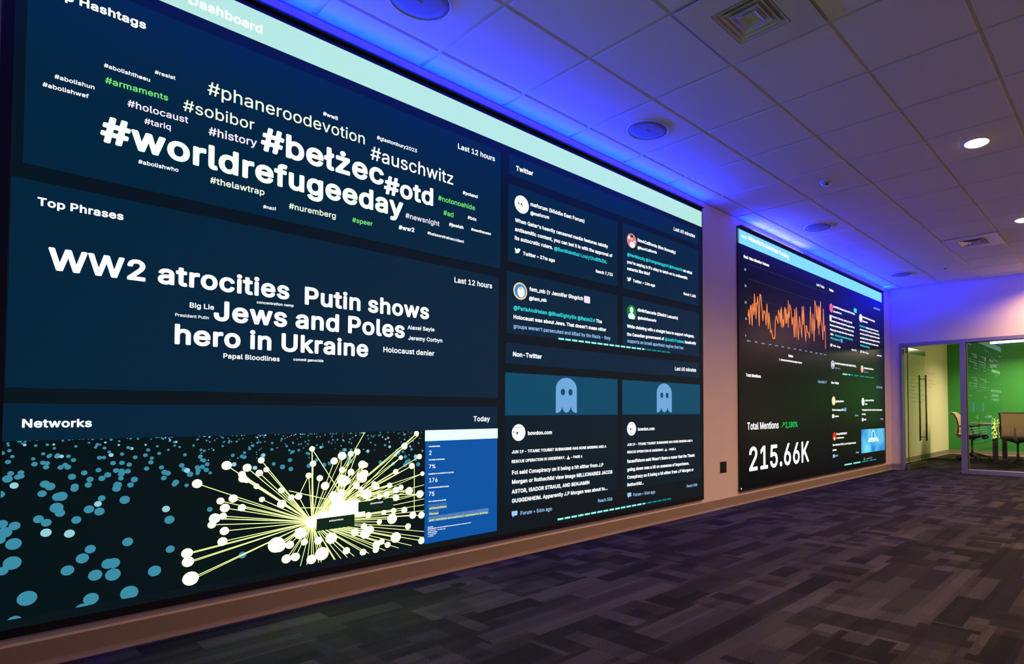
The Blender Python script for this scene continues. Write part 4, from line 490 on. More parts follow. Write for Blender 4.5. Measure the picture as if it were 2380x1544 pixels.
120: [216,[[160,73,134,111,205,213,206,215,205,217,202,218,163,218,160,217,127,167,113,143,110,141,93,169,60,218,17,218,15,215,16,213,86,111,12,6,11,2,15,0,54,0,57,2,94,56,110,83,126,56,163,1,166,0,208,1,209,4,208,6]],[[65,138,82,112,9,12,8,6,12,1,17,0,57,0,62,2,99,54,113,75,163,2,169,0,208,0,213,1,216,4,217,6,216,12,143,112,212,208,214,213,211,219,205,221,166,221,160,219,128,173,115,154,113,151,68,218,62,221,17,220,13,216,13,210]],[[12,218,9,210,12,203,77,116,78,114,6,20,5,12,8,4,12,2,18,0,60,0,68,2,73,7,116,67,158,7,163,2,172,0,211,0,217,1,222,4,225,7,227,12,225,20,154,114,221,203,223,210,222,215,219,219,214,223,208,224,169,224,161,222,156,218,116,163,77,218,71,222,65,224,23,224,18,222]]],
121: [222,[[122,-29,217,216,214,218,212,218,178,218,175,218,173,216,125,88,114,50,111,55,101,85,53,216,49,218,10,218,9,216,9,214,91,3,81,-25,76,-33,71,-38,60,-44,52,-44,38,-42,35,-42,34,-44,26,-74,27,-77,41,-80,58,-81,72,-79,86,-74,97,-67,106,-58,115,-44]],[[71,50,88,7,80,-14,74,-25,66,-31,55,-33,38,-31,34,-32,31,-38,23,-64,23,-69,27,-73,38,-77,52,-78,69,-78,80,-75,91,-71,102,-64,111,-56,120,-43,128,-27,224,209,225,214,222,219,217,221,178,221,174,219,171,217,116,71,113,76,60,217,57,219,52,221,13,221,7,217,6,214,7,209]],[[145,-5,234,206,235,211,233,216,228,221,220,224,181,224,175,222,170,219,119,93,117,96,67,219,63,222,58,224,16,224,10,222,4,216,3,211,3,206,84,13,77,-7,69,-17,61,-20,41,-18,35,-19,31,-23,28,-28,20,-56,21,-64,25,-68,30,-71,41,-74,55,-75,77,-74,97,-68,112,-58,124,-46,134,-30]]],
122: [217,[[195,210,195,215,192,218,29,218,27,217,26,185,26,182,29,181,139,181,141,180,24,32,22,29,22,4,24,1,195,0,198,2,198,34,197,37,83,38,80,40,193,185,195,188]],[[175,46,96,46,94,49,202,184,203,213,201,218,194,221,32,221,26,219,23,213,23,181,26,176,29,175,130,175,133,173,21,37,20,33,20,9,21,4,24,1,29,0,200,0,203,2,206,6,206,41,200,46]],[[136,0,203,0,212,4,215,9,216,45,213,50,209,54,200,56,114,56,109,58,209,177,212,185,212,210,211,215,206,221,198,224,35,224,30,223,23,218,20,210,20,180,22,175,27,170,35,168,123,167,18,44,16,37,16,12,18,7,24,2,30,0]]],
48: [259,[[93,3,114,-3,139,-4,162,1,181,9,198,23,213,42,225,66,231,91,236,124,236,168,232,198,224,225,212,250,204,261,195,270,176,284,153,292,131,295,109,292,92,287,75,277,61,264,48,247,38,225,30,198,26,168,26,135,29,102,35,74,45,50,58,29,74,14],[193,113,188,85,180,66,168,50,162,44,153,39,137,34,125,34,116,36,109,39,100,44,86,60,77,80,70,105,67,137,68,170,73,198,80,220,90,236,97,244,104,250,114,254,123,256,134,257,145,255,153,252,162,247,176,232,186,211,192,184,195,146]],[[178,72,169,58,156,48,142,43,125,43,111,48,100,57,89,72,83,87,77,114,75,138,76,170,79,191,86,212,95,228,106,239,120,246,131,248,142,248,150,246,159,241,166,236,173,228,179,217,185,204,188,191,191,170,192,130,188,98],[31,209,26,188,23,156,23,132,26,103,30,85,36,66,43,50,55,32,66,20,80,10,100,1,117,-3,142,-3,159,-1,178,5,195,15,206,25,215,35,228,58,234,74,239,93,244,125,244,167,241,188,237,207,228,233,221,246,211,260,201,271,190,279,178,285,164,290,150,293,134,294,117,293,103,290,80,281,69,272,58,262,42,238]],[[140,-3,165,-1,187,7,207,19,224,37,237,59,247,85,252,113,254,146,252,176,246,207,237,232,224,254,207,271,187,284,162,292,137,294,112,292,86,283,67,271,50,253,37,232,28,207,22,176,20,146,22,113,27,85,36,59,50,36,67,20,78,12,89,6,112,-1],[90,97,86,123,85,153,88,181,95,207,106,224,117,234,126,237,134,238,151,236,163,230,174,217,182,199,186,181,189,153,188,123,185,102,178,82,169,67,156,57,142,53,128,53,117,57,105,67,97,80]]],
49: [259,[[162,78,162,289,159,291,114,290,48,243,48,204,49,201,52,200,120,248,120,37,44,36,42,32,43,2,47,0,226,0,228,2,228,4,228,34,226,37,163,37,162,40]],[[167,289,161,291,119,291,114,290,49,245,46,242,45,200,46,197,52,193,58,194,116,235,117,234,117,49,116,45,49,45,44,44,40,38,40,9,41,4,44,1,49,0,228,0,235,4,236,9,236,38,233,43,228,45,171,46,170,282,170,286]],[[156,0,232,0,237,1,243,5,246,12,246,42,242,50,234,55,181,55,180,58,179,281,176,287,167,291,120,291,111,288,48,246,43,241,42,236,42,197,46,190,52,186,58,186,64,187,114,220,114,56,50,55,44,53,40,50,37,45,36,12,40,4,44,2,50,0]]],
50: [259,[[104,252,118,256,137,257,151,253,165,246,175,234,180,223,181,210,180,196,171,177,156,158,36,32,35,2,39,0,224,0,227,2,227,4,227,34,224,38,101,38,98,38,96,40,168,114,199,150,210,166,217,180,221,193,222,207,222,223,218,240,210,255,197,270,183,281,168,288,148,293,129,295,109,293,90,287,73,278,59,266,47,251,40,234,37,221,36,207,36,204,39,202,76,203,77,204,80,223,85,234,92,244]],[[207,266,190,279,171,289,145,294,120,294,98,289,78,281,61,269,47,253,38,234,34,218,33,202,36,197,39,196,75,196,81,197,85,202,86,213,89,223,96,234,101,239,109,244,126,248,137,248,148,246,157,243,165,238,171,233,175,226,178,218,179,208,177,197,175,189,169,178,159,165,34,38,32,33,32,6,36,1,42,0,227,0,231,1,234,4,235,9,235,38,233,43,229,46,115,47,111,49,190,128,210,152,223,173,230,197,230,221,227,231,222,245,215,256]],[[149,0,233,0,241,4,244,9,244,45,241,52,235,55,230,56,132,56,129,58,190,116,207,135,221,152,230,167,236,182,240,197,240,213,236,231,230,246,219,261,205,274,188,284,171,290,151,294,129,294,107,291,87,285,70,276,55,264,43,248,36,233,31,213,30,200,31,196,37,190,42,188,81,188,87,189,93,195,97,215,101,223,105,228,118,236,126,238,137,238,149,237,157,234,164,231,169,225,174,218,175,210,175,200,173,192,164,177,149,159,31,45,29,40,29,12,33,4,37,2,42,0]]],
51: [259,[[39,80,28,80,25,79,23,77,27,58,35,39,44,28,56,17,70,9,89,1,106,-2,126,-4,143,-3,159,0,173,5,187,11,199,20,210,30,222,50,229,72,229,96,225,110,220,124,213,135,205,143,186,157,168,164,154,167,140,169,137,170,216,258,218,261,218,288,215,291,42,291,39,289,38,255,42,253,160,253,89,173,88,170,88,140,92,138,134,137,148,134,160,129,172,121,179,112,185,99,187,85,184,66,180,58,173,50,165,44,154,39,131,34,117,35,106,36,95,40,87,45,80,50,73,58,70,66,67,77,64,80]],[[58,16,78,5,100,-1,128,-4,154,-2,176,4,196,14,212,27,226,45,234,64,237,85,235,106,227,127,212,145,196,158,176,167,152,172,152,175,225,254,226,283,224,288,221,290,44,291,39,289,36,286,36,252,38,246,42,245,151,244,86,173,85,170,86,140,89,135,92,134,137,133,148,130,159,126,170,119,177,111,182,101,184,90,184,80,182,71,178,64,171,56,163,50,154,46,142,44,131,43,109,45,98,49,91,53,80,64,77,72,74,82,70,87,30,87,25,86,21,82,21,77,24,61,28,50,40,32]],[[137,-3,154,-2,171,1,190,8,204,15,218,26,228,36,237,49,243,62,247,82,246,100,242,118,232,136,219,151,204,161,188,170,166,176,233,245,235,252,235,280,230,288,221,291,48,291,42,290,35,285,32,278,33,245,36,240,39,237,48,235,137,234,139,232,84,175,82,169,82,141,84,135,89,130,95,129,137,128,150,125,160,122,170,115,176,108,180,97,181,85,176,71,171,65,165,60,148,54,126,53,109,56,95,63,88,72,83,87,81,90,76,94,70,95,31,95,22,92,18,85,18,75,21,62,28,47,36,34,48,23,62,14,78,6,98,0,118,-3]]],
52: [259,[[159,158,159,100,158,97,69,97,70,100,182,286,182,289,179,291,143,291,140,290,22,95,21,92,21,62,23,60,157,59,159,56,160,2,163,0,199,0,201,4,201,56,202,59,238,59,241,62,241,95,238,97,201,97,201,180,199,183,163,184,160,182]],[[238,104,209,104,208,181,204,186,199,187,165,187,161,186,158,184,157,178,157,104,80,104,190,282,188,288,182,291,143,290,137,286,20,98,18,94,18,65,21,59,25,57,157,57,157,9,158,4,161,1,165,0,202,0,207,4,208,6,209,54,210,57,241,57,246,59,248,62,249,96,246,102]],[[185,0,208,1,213,3,216,7,218,12,218,53,219,54,222,55,247,55,255,60,258,68,258,98,255,106,250,110,244,111,219,111,218,180,214,187,210,190,205,192,166,191,160,189,156,185,154,177,154,114,152,111,98,111,96,114,199,274,200,279,198,284,191,290,185,291,146,291,140,289,136,284,17,102,15,96,16,65,20,58,28,55,152,55,154,53,154,12,156,7,160,2,166,0]]],
53: [259,[[101,188,85,179,83,181,90,250,92,253,211,253,214,255,214,288,211,291,57,291,53,288,37,143,40,141,73,138,76,138,93,148,113,154,132,155,149,151,166,141,177,127,184,110,186,88,182,72,173,55,160,43,143,36,132,34,121,35,110,37,98,42,90,47,83,55,77,66,74,77,71,79,34,79,33,77,33,69,37,53,46,36,57,23,71,12,85,5,101,-1,121,-4,141,-3,160,1,180,9,195,20,208,33,218,50,225,69,228,88,227,110,224,127,215,146,205,161,192,173,177,183,157,190,138,193,118,192]],[[65,16,84,5,104,-1,129,-4,152,-2,171,3,192,13,210,29,222,45,229,58,234,74,236,90,236,106,233,122,228,138,221,151,211,164,199,175,188,183,171,190,157,194,140,196,126,196,110,193,93,187,91,188,98,244,216,245,219,246,222,252,222,283,219,289,213,291,59,291,54,289,51,286,34,146,35,140,38,138,42,137,79,133,96,143,112,148,129,150,146,147,160,141,172,130,180,114,183,98,183,87,180,77,171,61,163,53,154,48,146,45,135,43,115,45,107,48,98,53,87,65,84,72,81,82,79,85,73,86,40,86,34,85,31,82,30,77,33,61,36,50,48,32]],[[146,-3,172,2,191,10,209,21,224,36,234,52,242,72,245,92,244,115,238,138,228,156,215,171,197,185,177,194,155,199,132,200,118,198,104,195,102,196,106,232,107,234,110,235,216,235,222,235,228,239,231,245,231,280,226,288,216,291,60,291,51,286,48,280,31,146,33,138,37,134,43,131,82,128,88,129,102,138,116,142,132,144,149,141,164,133,174,120,179,108,179,90,174,75,169,67,163,62,149,55,132,53,116,56,102,64,94,75,90,87,85,93,79,94,40,94,32,91,27,85,27,75,30,62,36,47,46,33,58,21,74,11,88,4,107,-1,127,-3]]],
54: [259,[[179,8,190,15,202,25,211,36,217,47,222,58,225,72,227,91,226,105,222,124,215,140,205,154,190,167,174,175,154,181,132,182,115,179,114,181,189,288,188,290,185,291,146,291,142,288,73,188,50,151,42,132,37,116,35,99,35,80,41,55,52,36,67,19,87,6,109,-2,132,-4,157,-1],[156,39,146,35,134,33,123,34,112,36,104,40,94,47,87,55,81,66,78,77,76,88,77,102,80,113,85,124,91,132,101,140,109,144,120,147,132,148,143,147,151,145,160,141,168,135,175,127,181,116,184,105,185,94,185,83,183,72,178,61,173,53,165,45]],[[128,185,196,281,196,286,190,291,148,291,143,288,70,188,51,159,42,140,36,122,33,106,32,87,35,69,42,50,53,33,67,19,81,9,101,1,120,-3,143,-3,162,0,179,5,197,16,211,29,223,45,230,61,234,80,235,101,232,119,226,135,216,151,204,164,187,175,171,181,151,185],[173,125,181,109,183,98,183,87,181,77,178,69,168,55,154,46,145,43,134,42,123,43,115,45,106,50,99,56,92,64,88,72,85,82,84,93,85,103,88,114,92,122,98,130,106,136,115,140,126,143,137,143,148,142,157,138,166,132]],[[149,-3,165,-1,185,6,199,13,213,24,224,36,233,49,239,62,243,80,244,102,241,123,234,141,221,158,207,171,191,180,171,187,146,190,144,191,205,273,206,278,205,284,200,288,193,291,151,291,146,290,140,286,73,196,53,169,38,141,33,125,30,113,29,90,34,64,44,44,59,25,79,11,101,1,123,-3],[154,55,137,52,121,55,112,59,107,63,101,69,97,77,94,95,94,105,97,113,101,120,107,127,121,135,137,138,154,135,162,130,168,125,177,113,180,95,177,77,168,64,162,59]]],
55: [259,[[103,253,178,253,181,251,54,4,54,2,58,0,94,0,99,2,228,254,228,286,226,291,38,291,36,290,34,286,34,256,36,253]],[[61,291,38,291,33,287,31,282,31,253,33,248,35,246,41,244,173,244,175,242,51,9,52,4,58,0,100,0,103,1,107,6,235,247,236,284,234,288,229,291]],[[209,291,41,291,36,289,30,284,28,279,28,246,33,238,39,235,165,235,168,233,50,20,48,15,49,9,52,4,55,2,64,0,103,0,109,2,114,6,244,241,245,246,245,276,244,284,240,288,235,290]]],
56: [259,[[97,247,105,252,114,255,133,257,153,254,167,246,176,233,181,217,180,206,178,198,170,184,161,176,153,172,144,170,133,168,122,169,111,171,102,175,94,181,87,190,83,198,81,206,81,217,85,233,91,242],[186,61,181,53,175,47,167,42,156,37,144,35,130,34,116,35,105,37,94,42,86,47,80,53,75,61,71,77,71,88,73,96,77,105,83,113,91,120,102,126,114,130,128,131,142,131,153,128,164,124,173,118,181,110,186,102,190,91,191,80,189,69],[36,44,44,33,52,24,72,10,97,0,125,-4,144,-3,158,-1,184,7,195,12,206,20,216,31,223,39,230,55,234,72,233,88,230,105,222,121,212,134,198,145,185,151,186,154,195,159,203,166,216,184,220,195,222,206,222,228,217,244,210,258,198,271,184,281,167,289,150,293,130,295,108,293,88,287,74,279,60,268,50,255,43,242,40,228,39,211,41,198,46,184,52,173,60,164,75,154,77,151,63,145,51,135,40,121,33,107,29,91,28,74,30,61]],[[62,16,83,5,105,-1,133,-4,164,-1,189,7,209,19,225,34,236,53,241,69,242,82,240,95,237,109,230,122,223,132,212,143,200,151,199,154,214,167,225,185,230,207,231,220,229,230,222,249,210,265,194,278,175,287,155,293,133,294,113,293,94,288,74,279,60,268,49,256,41,241,38,230,36,215,37,201,39,191,44,180,51,170,58,162,68,154,67,151,55,143,46,135,34,117,27,95,26,74,29,58,36,42,46,29],[169,51,153,44,130,43,111,45,94,53,84,64,79,77,80,93,86,106,93,114,101,119,111,124,122,126,133,127,147,126,158,123,169,117,178,110,183,102,187,93,188,82,187,72,183,64,178,57],[157,177,141,173,125,173,111,177,98,185,94,191,90,199,89,215,92,228,101,238,108,243,116,246,136,248,147,247,155,245,163,241,169,236,173,230,177,222,178,215,178,204,175,196,171,188,165,183]],[[142,-3,167,-1,187,4,206,13,222,24,237,39,245,54,250,72,251,87,248,108,241,123,230,138,213,153,221,161,229,171,234,181,239,196,240,209,240,222,237,235,231,247,223,258,214,268,203,276,189,284,164,292,150,294,131,294,103,290,77,280,65,273,55,264,47,255,41,245,37,235,34,222,33,207,35,194,39,181,44,171,52,161,60,153,41,136,31,120,24,102,22,80,25,64,32,47,43,31,58,19,77,8,97,1,119,-3],[184,77,180,69,176,64,163,57,145,53,122,53,105,59,95,67,89,77,89,92,95,105,100,110,108,116,125,121,136,122,147,121,164,116,173,111,178,105,184,92,185,85],[111,232,122,237,139,239,153,236,164,231,172,222,175,212,174,199,168,189,156,181,139,177,122,179,108,186,100,196,98,209,101,222,105,228]]],
57: [259,[[176,166,170,158,160,150,151,146,140,143,126,143,115,145,104,149,95,155,88,163,81,174,78,185,77,196,77,210,80,221,85,232,91,240,98,247,106,252,115,255,126,257,137,257,148,255,157,251,166,245,173,237,179,229,185,210,186,199,184,185,181,174],[84,0,115,0,119,2,200,119,215,147,224,171,227,191,226,213,222,232,214,248,204,262,190,276,174,286,157,292,137,294,118,294,98,290,81,282,67,272,54,259,44,243,38,226,35,213,35,199,38,174,46,152,59,135,67,128,78,120,98,112,112,110,126,109,149,111,73,4,74,2,76,0]],[[207,266,190,279,168,289,143,294,115,293,92,287,73,276,56,262,42,242,34,218,32,192,34,178,37,165,48,144,56,134,64,126,84,114,95,110,109,107,123,105,137,106,139,104,71,12,71,6,75,1,120,0,126,4,198,104,212,126,222,144,229,163,233,178,235,194,234,210,231,223,226,239,218,253],[163,239,175,226,179,218,182,208,182,186,179,176,175,168,162,156,154,151,145,149,126,148,109,153,101,159,95,165,90,173,86,184,84,194,85,205,87,216,92,226,98,234,106,241,115,245,123,248,134,249,145,248,154,245]],[[73,25,68,17,67,12,70,5,76,1,81,0,123,0,132,3,211,109,227,134,237,154,243,177,244,195,241,220,235,238,223,256,210,269,193,281,174,289,151,294,129,294,109,292,90,285,70,275,56,263,43,246,35,231,30,208,30,182,35,162,45,142,59,126,79,113,90,108,104,104,129,101,129,98],[174,172,168,165,163,160,154,156,146,154,135,153,126,154,118,157,109,162,104,167,99,175,96,182,94,192,96,210,99,218,105,225,118,235,132,239,149,237,157,234,163,231,174,219,179,205,179,187]]],
35: [252,[[71,7,83,76,84,78,149,78,137,2,140,0,168,0,171,1,173,4,185,77,188,78,224,78,228,81,233,108,233,112,230,113,193,113,192,114,192,117,202,177,241,177,244,177,246,182,249,211,247,212,210,212,209,213,208,215,220,286,219,290,188,291,185,289,171,212,106,213,117,289,115,291,87,291,84,290,82,286,70,215,68,213,31,212,28,212,26,210,22,182,23,178,62,177,63,174,53,115,51,113,11,113,9,111,4,81,6,79,9,78,46,78,47,76,35,2,39,0,67,0,70,2],[160,141,154,113,89,114,99,174,101,177,165,177]],[[183,287,169,216,115,215,126,284,123,288,118,291,87,291,81,287,80,284,68,216,31,215,27,213,24,210,19,178,22,173,28,171,60,171,51,120,50,119,14,119,10,118,7,112,2,86,3,80,8,76,43,75,32,9,33,4,36,1,70,0,74,1,77,4,90,74,92,76,146,75,134,9,134,6,137,2,143,0,171,0,176,1,180,6,193,75,230,76,236,81,241,110,240,115,238,118,232,119,202,119,200,120,200,123,209,171,246,171,251,173,253,178,258,209,255,213,252,215,217,216,228,282,227,287,224,290,218,291,190,291,186,290],[103,149,106,171,162,171,154,123,151,119,98,120]],[[141,70,131,15,133,7,138,2,143,0,177,0,185,4,189,9,201,70,202,73,233,73,240,76,244,81,251,111,250,116,247,122,241,125,212,126,211,129,217,162,219,164,250,164,258,168,263,175,268,205,264,213,258,217,230,218,228,220,238,276,236,284,233,287,227,290,191,291,182,286,179,279,168,220,166,218,129,218,126,218,125,220,135,276,135,281,131,286,126,290,121,291,90,291,84,289,80,286,77,281,65,218,31,217,26,215,22,210,16,180,16,175,19,170,23,166,28,164,54,164,55,162,48,126,17,126,9,123,4,116,-1,88,0,81,6,75,12,73,37,73,39,70,29,15,30,9,33,4,37,2,42,0,73,0,82,3,87,10,98,72,101,73,138,73,140,72],[152,164,157,163,158,162,152,129,149,126,109,126,109,129,115,164]]],
64: [386,[[62,-21,82,-39,104,-54,135,-66,163,-73,194,-75,225,-75,261,-69,292,-59,293,-55,285,-30,283,-27,281,-27,255,-34,230,-40,211,-41,188,-41,166,-38,143,-32,124,-23,107,-12,94,0,85,12,76,27,69,44,64,63,61,85,61,104,62,126,69,159,75,175,82,189,90,201,101,213,124,229,141,237,155,242,171,245,191,247,211,247,230,245,258,237,281,225,300,208,315,186,324,164,330,134,330,96,326,66,322,55,317,47,311,43,306,40,292,40,283,44,277,55,275,66,275,189,275,192,272,194,241,194,238,192,237,183,236,183,225,190,213,195,199,198,183,198,160,193,141,182,131,173,122,162,115,148,110,134,107,118,106,104,108,85,111,68,120,46,132,30,149,17,166,10,188,7,199,8,213,11,228,19,236,26,241,34,247,25,253,19,264,13,275,9,289,6,303,6,314,8,325,11,334,16,345,27,351,36,358,49,363,66,366,82,368,129,364,162,355,189,339,216,320,238,309,248,295,258,281,265,264,272,230,279,191,281,153,277,124,268,96,254,82,244,69,233,49,208,34,178,25,145,22,112,23,74,26,55,31,36,44,5,52,-8],[239,90,235,74,231,63,225,55,216,48,202,44,188,43,177,44,166,49,157,57,152,66,147,77,144,90,143,104,144,118,147,131,153,142,159,151,166,156,180,162,191,163,202,162,213,160,221,156,230,148,236,134,239,112]],[[96,255,82,245,68,233,57,222,47,209,38,193,31,177,22,145,20,124,19,105,22,66,31,31,38,15,47,0,64,-22,87,-41,112,-55,146,-66,185,-72,222,-73,264,-66,297,-56,300,-53,301,-48,292,-22,291,-19,286,-16,281,-16,255,-24,230,-29,210,-30,185,-29,160,-25,140,-18,124,-10,107,2,96,14,86,29,78,45,73,60,70,82,68,103,69,121,72,142,82,172,89,185,97,195,116,214,128,222,140,228,154,233,171,236,188,238,210,239,227,237,244,234,258,230,272,223,289,211,306,194,317,174,325,153,328,129,326,87,322,66,318,58,314,52,306,48,294,49,288,52,284,60,283,68,283,190,280,195,275,197,241,196,238,195,236,190,213,199,199,201,185,201,163,196,152,192,141,185,129,175,121,164,113,150,108,137,105,124,104,108,104,92,107,76,115,52,126,35,143,20,163,11,185,7,208,8,219,11,227,15,244,28,250,22,258,16,275,9,297,6,320,8,331,12,339,16,348,23,355,31,361,42,366,52,373,79,376,119,374,148,370,166,365,182,352,209,342,222,331,234,307,254,278,269,261,274,244,278,224,281,205,282,182,281,163,278,143,274,126,269],[171,152,180,156,188,157,199,157,210,156,219,153,224,149,232,137,235,127,237,113,236,97,234,82,227,66,222,59,213,54,205,52,194,51,177,54,166,61,157,74,152,95,152,119,158,137,164,145]],[[163,87,161,102,161,120,165,132,173,143,183,149,194,151,211,150,223,145,227,140,231,132,234,110,231,84,228,76,222,69,215,64,205,61,194,61,183,62,177,65,171,71],[113,158,105,140,101,122,100,102,103,82,108,64,117,46,127,33,141,22,160,12,172,9,186,7,205,7,219,10,233,15,247,24,264,13,286,7,309,6,331,10,342,15,354,22,362,31,370,43,376,56,380,71,385,104,385,140,379,171,372,188,364,204,345,228,328,244,306,259,284,269,256,277,228,281,197,282,166,279,138,273,113,264,90,252,72,239,54,221,40,201,30,181,23,160,17,135,16,107,17,79,21,59,28,33,39,10,51,-7,68,-24,88,-39,110,-51,137,-61,158,-66,188,-69,219,-70,250,-67,286,-59,300,-55,306,-52,310,-45,310,-38,300,-11,297,-7,292,-4,284,-4,258,-11,233,-16,216,-17,197,-17,174,-14,158,-10,141,-4,124,5,113,14,104,22,91,43,82,69,78,99,79,120,81,140,86,155,92,171,102,186,113,198,126,209,141,217,163,225,183,228,205,229,228,228,247,225,267,217,284,208,298,196,308,183,316,168,322,150,324,135,324,104,321,79,316,64,312,59,309,58,303,58,298,59,293,66,293,188,291,193,286,199,278,201,247,201,242,200,236,196,222,202,205,205,188,205,172,202,152,195,137,186,124,173]]],
37: [386,[[178,152,74,4,75,2,76,0,110,0,113,1,312,284,313,287,313,289,309,291,278,291,275,289],[80,292,69,287,58,278,50,267,45,256,42,243,41,221,42,207,45,196,50,185,57,177,66,169,76,163,88,159,102,158,113,159,124,161,135,167,145,174,153,185,158,196,161,207,162,221,162,243,159,256,154,267,148,276,139,284,130,290,118,294,107,295,93,295],[264,67,264,78,267,87,270,92,275,98,281,100,289,101,298,99,303,96,307,92,310,84,312,70,312,48,309,40,304,32,298,27,289,26,281,27,272,31,268,37,265,46],[228,48,231,35,237,21,246,10,257,2,270,-3,284,-5,300,-4,314,0,326,6,334,14,342,26,346,37,348,51,348,76,346,89,342,100,337,109,328,118,318,125,309,129,298,131,284,132,272,130,261,127,253,122,244,115,237,106,233,98,228,78],[124,248,126,237,126,218,124,207,121,199,116,193,110,190,99,190,90,192,83,199,78,213,78,240,82,254,88,260,93,263,107,264,113,262,117,259]],[[74,14,72,9,72,7,73,3,79,0,113,0,118,1,120,4,320,278,321,284,317,290,311,291,281,291,276,290,273,287],[309,81,309,54,305,41,300,37,295,35,286,35,281,37,275,44,271,57,272,78,277,91,283,96,289,97,297,97,303,94,305,91],[101,193,93,196,87,205,85,216,85,234,88,245,93,252,99,255,107,255,115,253,121,245,123,234,123,213,121,205,117,197,110,193],[237,112,231,102,226,89,225,78,225,57,226,44,230,33,235,22,241,14,250,7,261,1,272,-3,286,-5,300,-5,314,-2,325,3,334,9,342,17,349,28,354,41,356,54,356,78,354,91,349,104,340,118,328,127,317,133,303,136,286,137,272,135,258,130,247,123],[48,266,43,255,39,242,39,208,41,197,46,187,52,176,59,169,71,161,82,156,93,154,107,153,121,154,132,158,143,164,152,171,160,181,167,197,170,213,170,232,169,245,165,258,159,269,150,279,138,288,124,293,110,295,93,294,79,291,68,286,57,277]],[[107,295,91,293,77,289,65,284,54,274,46,264,40,253,37,241,35,226,36,208,38,195,43,182,52,170,63,160,77,152,91,148,107,147,124,148,135,151,147,156,158,165,167,175,174,187,178,200,180,215,179,236,177,248,171,261,163,272,152,282,138,290,124,294],[219,217,70,20,68,15,69,10,72,4,76,2,82,0,116,0,121,1,127,4,329,270,331,276,330,281,327,287,320,290,284,291,275,289,270,284],[222,76,223,48,227,35,233,25,241,15,250,7,260,2,273,-3,287,-5,303,-5,317,-2,331,4,344,12,353,22,359,32,364,45,366,58,365,83,363,96,358,109,351,119,340,130,329,136,315,141,298,143,278,142,264,138,250,131,239,121,230,109,224,93],[95,223,96,236,101,243,105,245,110,245,116,243,120,233,120,213,118,203,113,198,105,197,99,200,95,210],[284,50,281,60,282,83,287,92,292,93,298,93,302,91,306,81,306,60,305,53,302,48,298,45,289,45,287,47]]],
46: [107,[[42,51,34,45,28,35,27,24,30,13,37,5,48,-1,59,-2,70,1,79,8,84,18,85,29,82,40,75,48,65,54,53,55]],[[25,39,24,25,28,15,36,5,48,-1,62,-2,75,1,85,9,92,20,93,33,90,44,82,54,70,61,56,63,42,59,31,50]],[[76,0,90,8,99,20,102,27,103,35,100,48,91,61,79,69,70,71,62,72,48,70,34,62,25,50,21,38,23,22,32,10,45,1,54,-2,62,-2]]],
44: [107,[[54,-60,83,42,83,44,80,46,41,46,37,44,20,-65,24,-67,49,-67,53,-65]],[[17,-56,19,-61,24,-64,52,-65,57,-63,60,-61,91,45,90,50,87,53,83,54,44,54,38,53,36,50]],[[38,62,33,57,31,52,14,-50,18,-58,24,-61,58,-62,66,-58,70,-53,100,47,100,52,97,59,89,63,47,64]]],
39: [118,[[46,178,74,178,78,179,82,286,82,289,79,291,43,291,39,289,43,182,43,179]],[[37,287,36,281,40,178,43,174,48,172,79,172,82,173,86,178,90,281,89,287,85,290,79,291,43,291]],[[57,291,46,291,40,289,35,284,33,278,37,177,41,169,49,165,82,165,91,168,94,172,95,177,99,281,96,286,88,290]]],
45: [259,[[71,105,194,105,197,107,197,109,197,139,196,142,194,143,65,143,64,139,64,109,65,106]],[[62,144,61,140,61,108,62,105,68,102,197,101,202,103,205,108,205,142,202,146,199,148,71,148,65,147]],[[177,97,203,98,208,100,213,104,215,109,215,142,211,149,205,153,200,154,71,154,63,150,59,145,58,109,60,104,65,99,74,97]]],
95: [182,[[174,6,0,6,-2,3,-1,-30,3,-32,185,-31,187,-27,187,3,185,6]],[[151,16,3,16,-2,13,-4,10,-4,-24,0,-29,5,-30,187,-30,193,-27,195,-24,195,8,193,13,187,16]],[[112,-29,191,-29,199,-26,203,-22,204,-17,204,13,202,21,196,25,188,27,6,27,-2,23,-6,18,-7,13,-7,-17,-5,-23,0,-28,9,-29]]],
40: [156,[[57,188,50,145,50,107,54,66,66,22,82,-19,100,-52,104,-54,138,-53,139,-49,115,5,101,49,93,88,91,121,94,162,105,211,119,257,140,304,139,307,135,308,104,308,100,307,87,282,74,252,64,219]],[[56,47,72,2,86,-27,98,-49,104,-52,140,-52,146,-48,147,-45,146,-40,122,13,111,45,103,79,99,113,101,153,110,201,127,251,147,299,146,304,140,307,104,307,98,304,81,272,66,233,54,185,49,158,47,135,47,111,48,90]],[[98,303,85,282,74,260,63,232,54,200,47,168,44,143,44,120,45,89,51,58,64,18,78,-12,95,-43,101,-48,107,-50,144,-50,149,-48,153,-45,156,-40,157,-35,131,21,118,56,111,92,109,127,113,166,122,204,133,239,156,287,157,295,153,303,144,307,107,307]]],
41: [156,[[66,88,61,57,52,27,39,-8,20,-49,20,-52,24,-54,58,-54,70,-33,86,0,100,44,108,85,110,118,107,159,100,200,88,243,74,279,63,300,58,308,21,307,20,304,34,274,46,241,61,186,65,162,68,134,68,112]],[[105,37,115,79,117,100,118,127,113,174,101,225,85,270,66,304,60,307,24,307,19,304,17,299,38,251,53,206,63,156,65,113,62,79,54,47,42,13,18,-40,17,-45,21,-51,24,-52,60,-52,66,-49,88,-8]],[[86,283,75,301,66,306,24,306,18,303,14,295,15,287,27,265,38,239,49,204,58,166,62,127,60,92,52,54,38,16,14,-35,15,-40,18,-45,21,-48,27,-50,63,-50,69,-48,75,-44,92,-15,106,16,117,49,124,79,127,99,127,127,126,150,122,176,115,206,108,232,97,260]]],
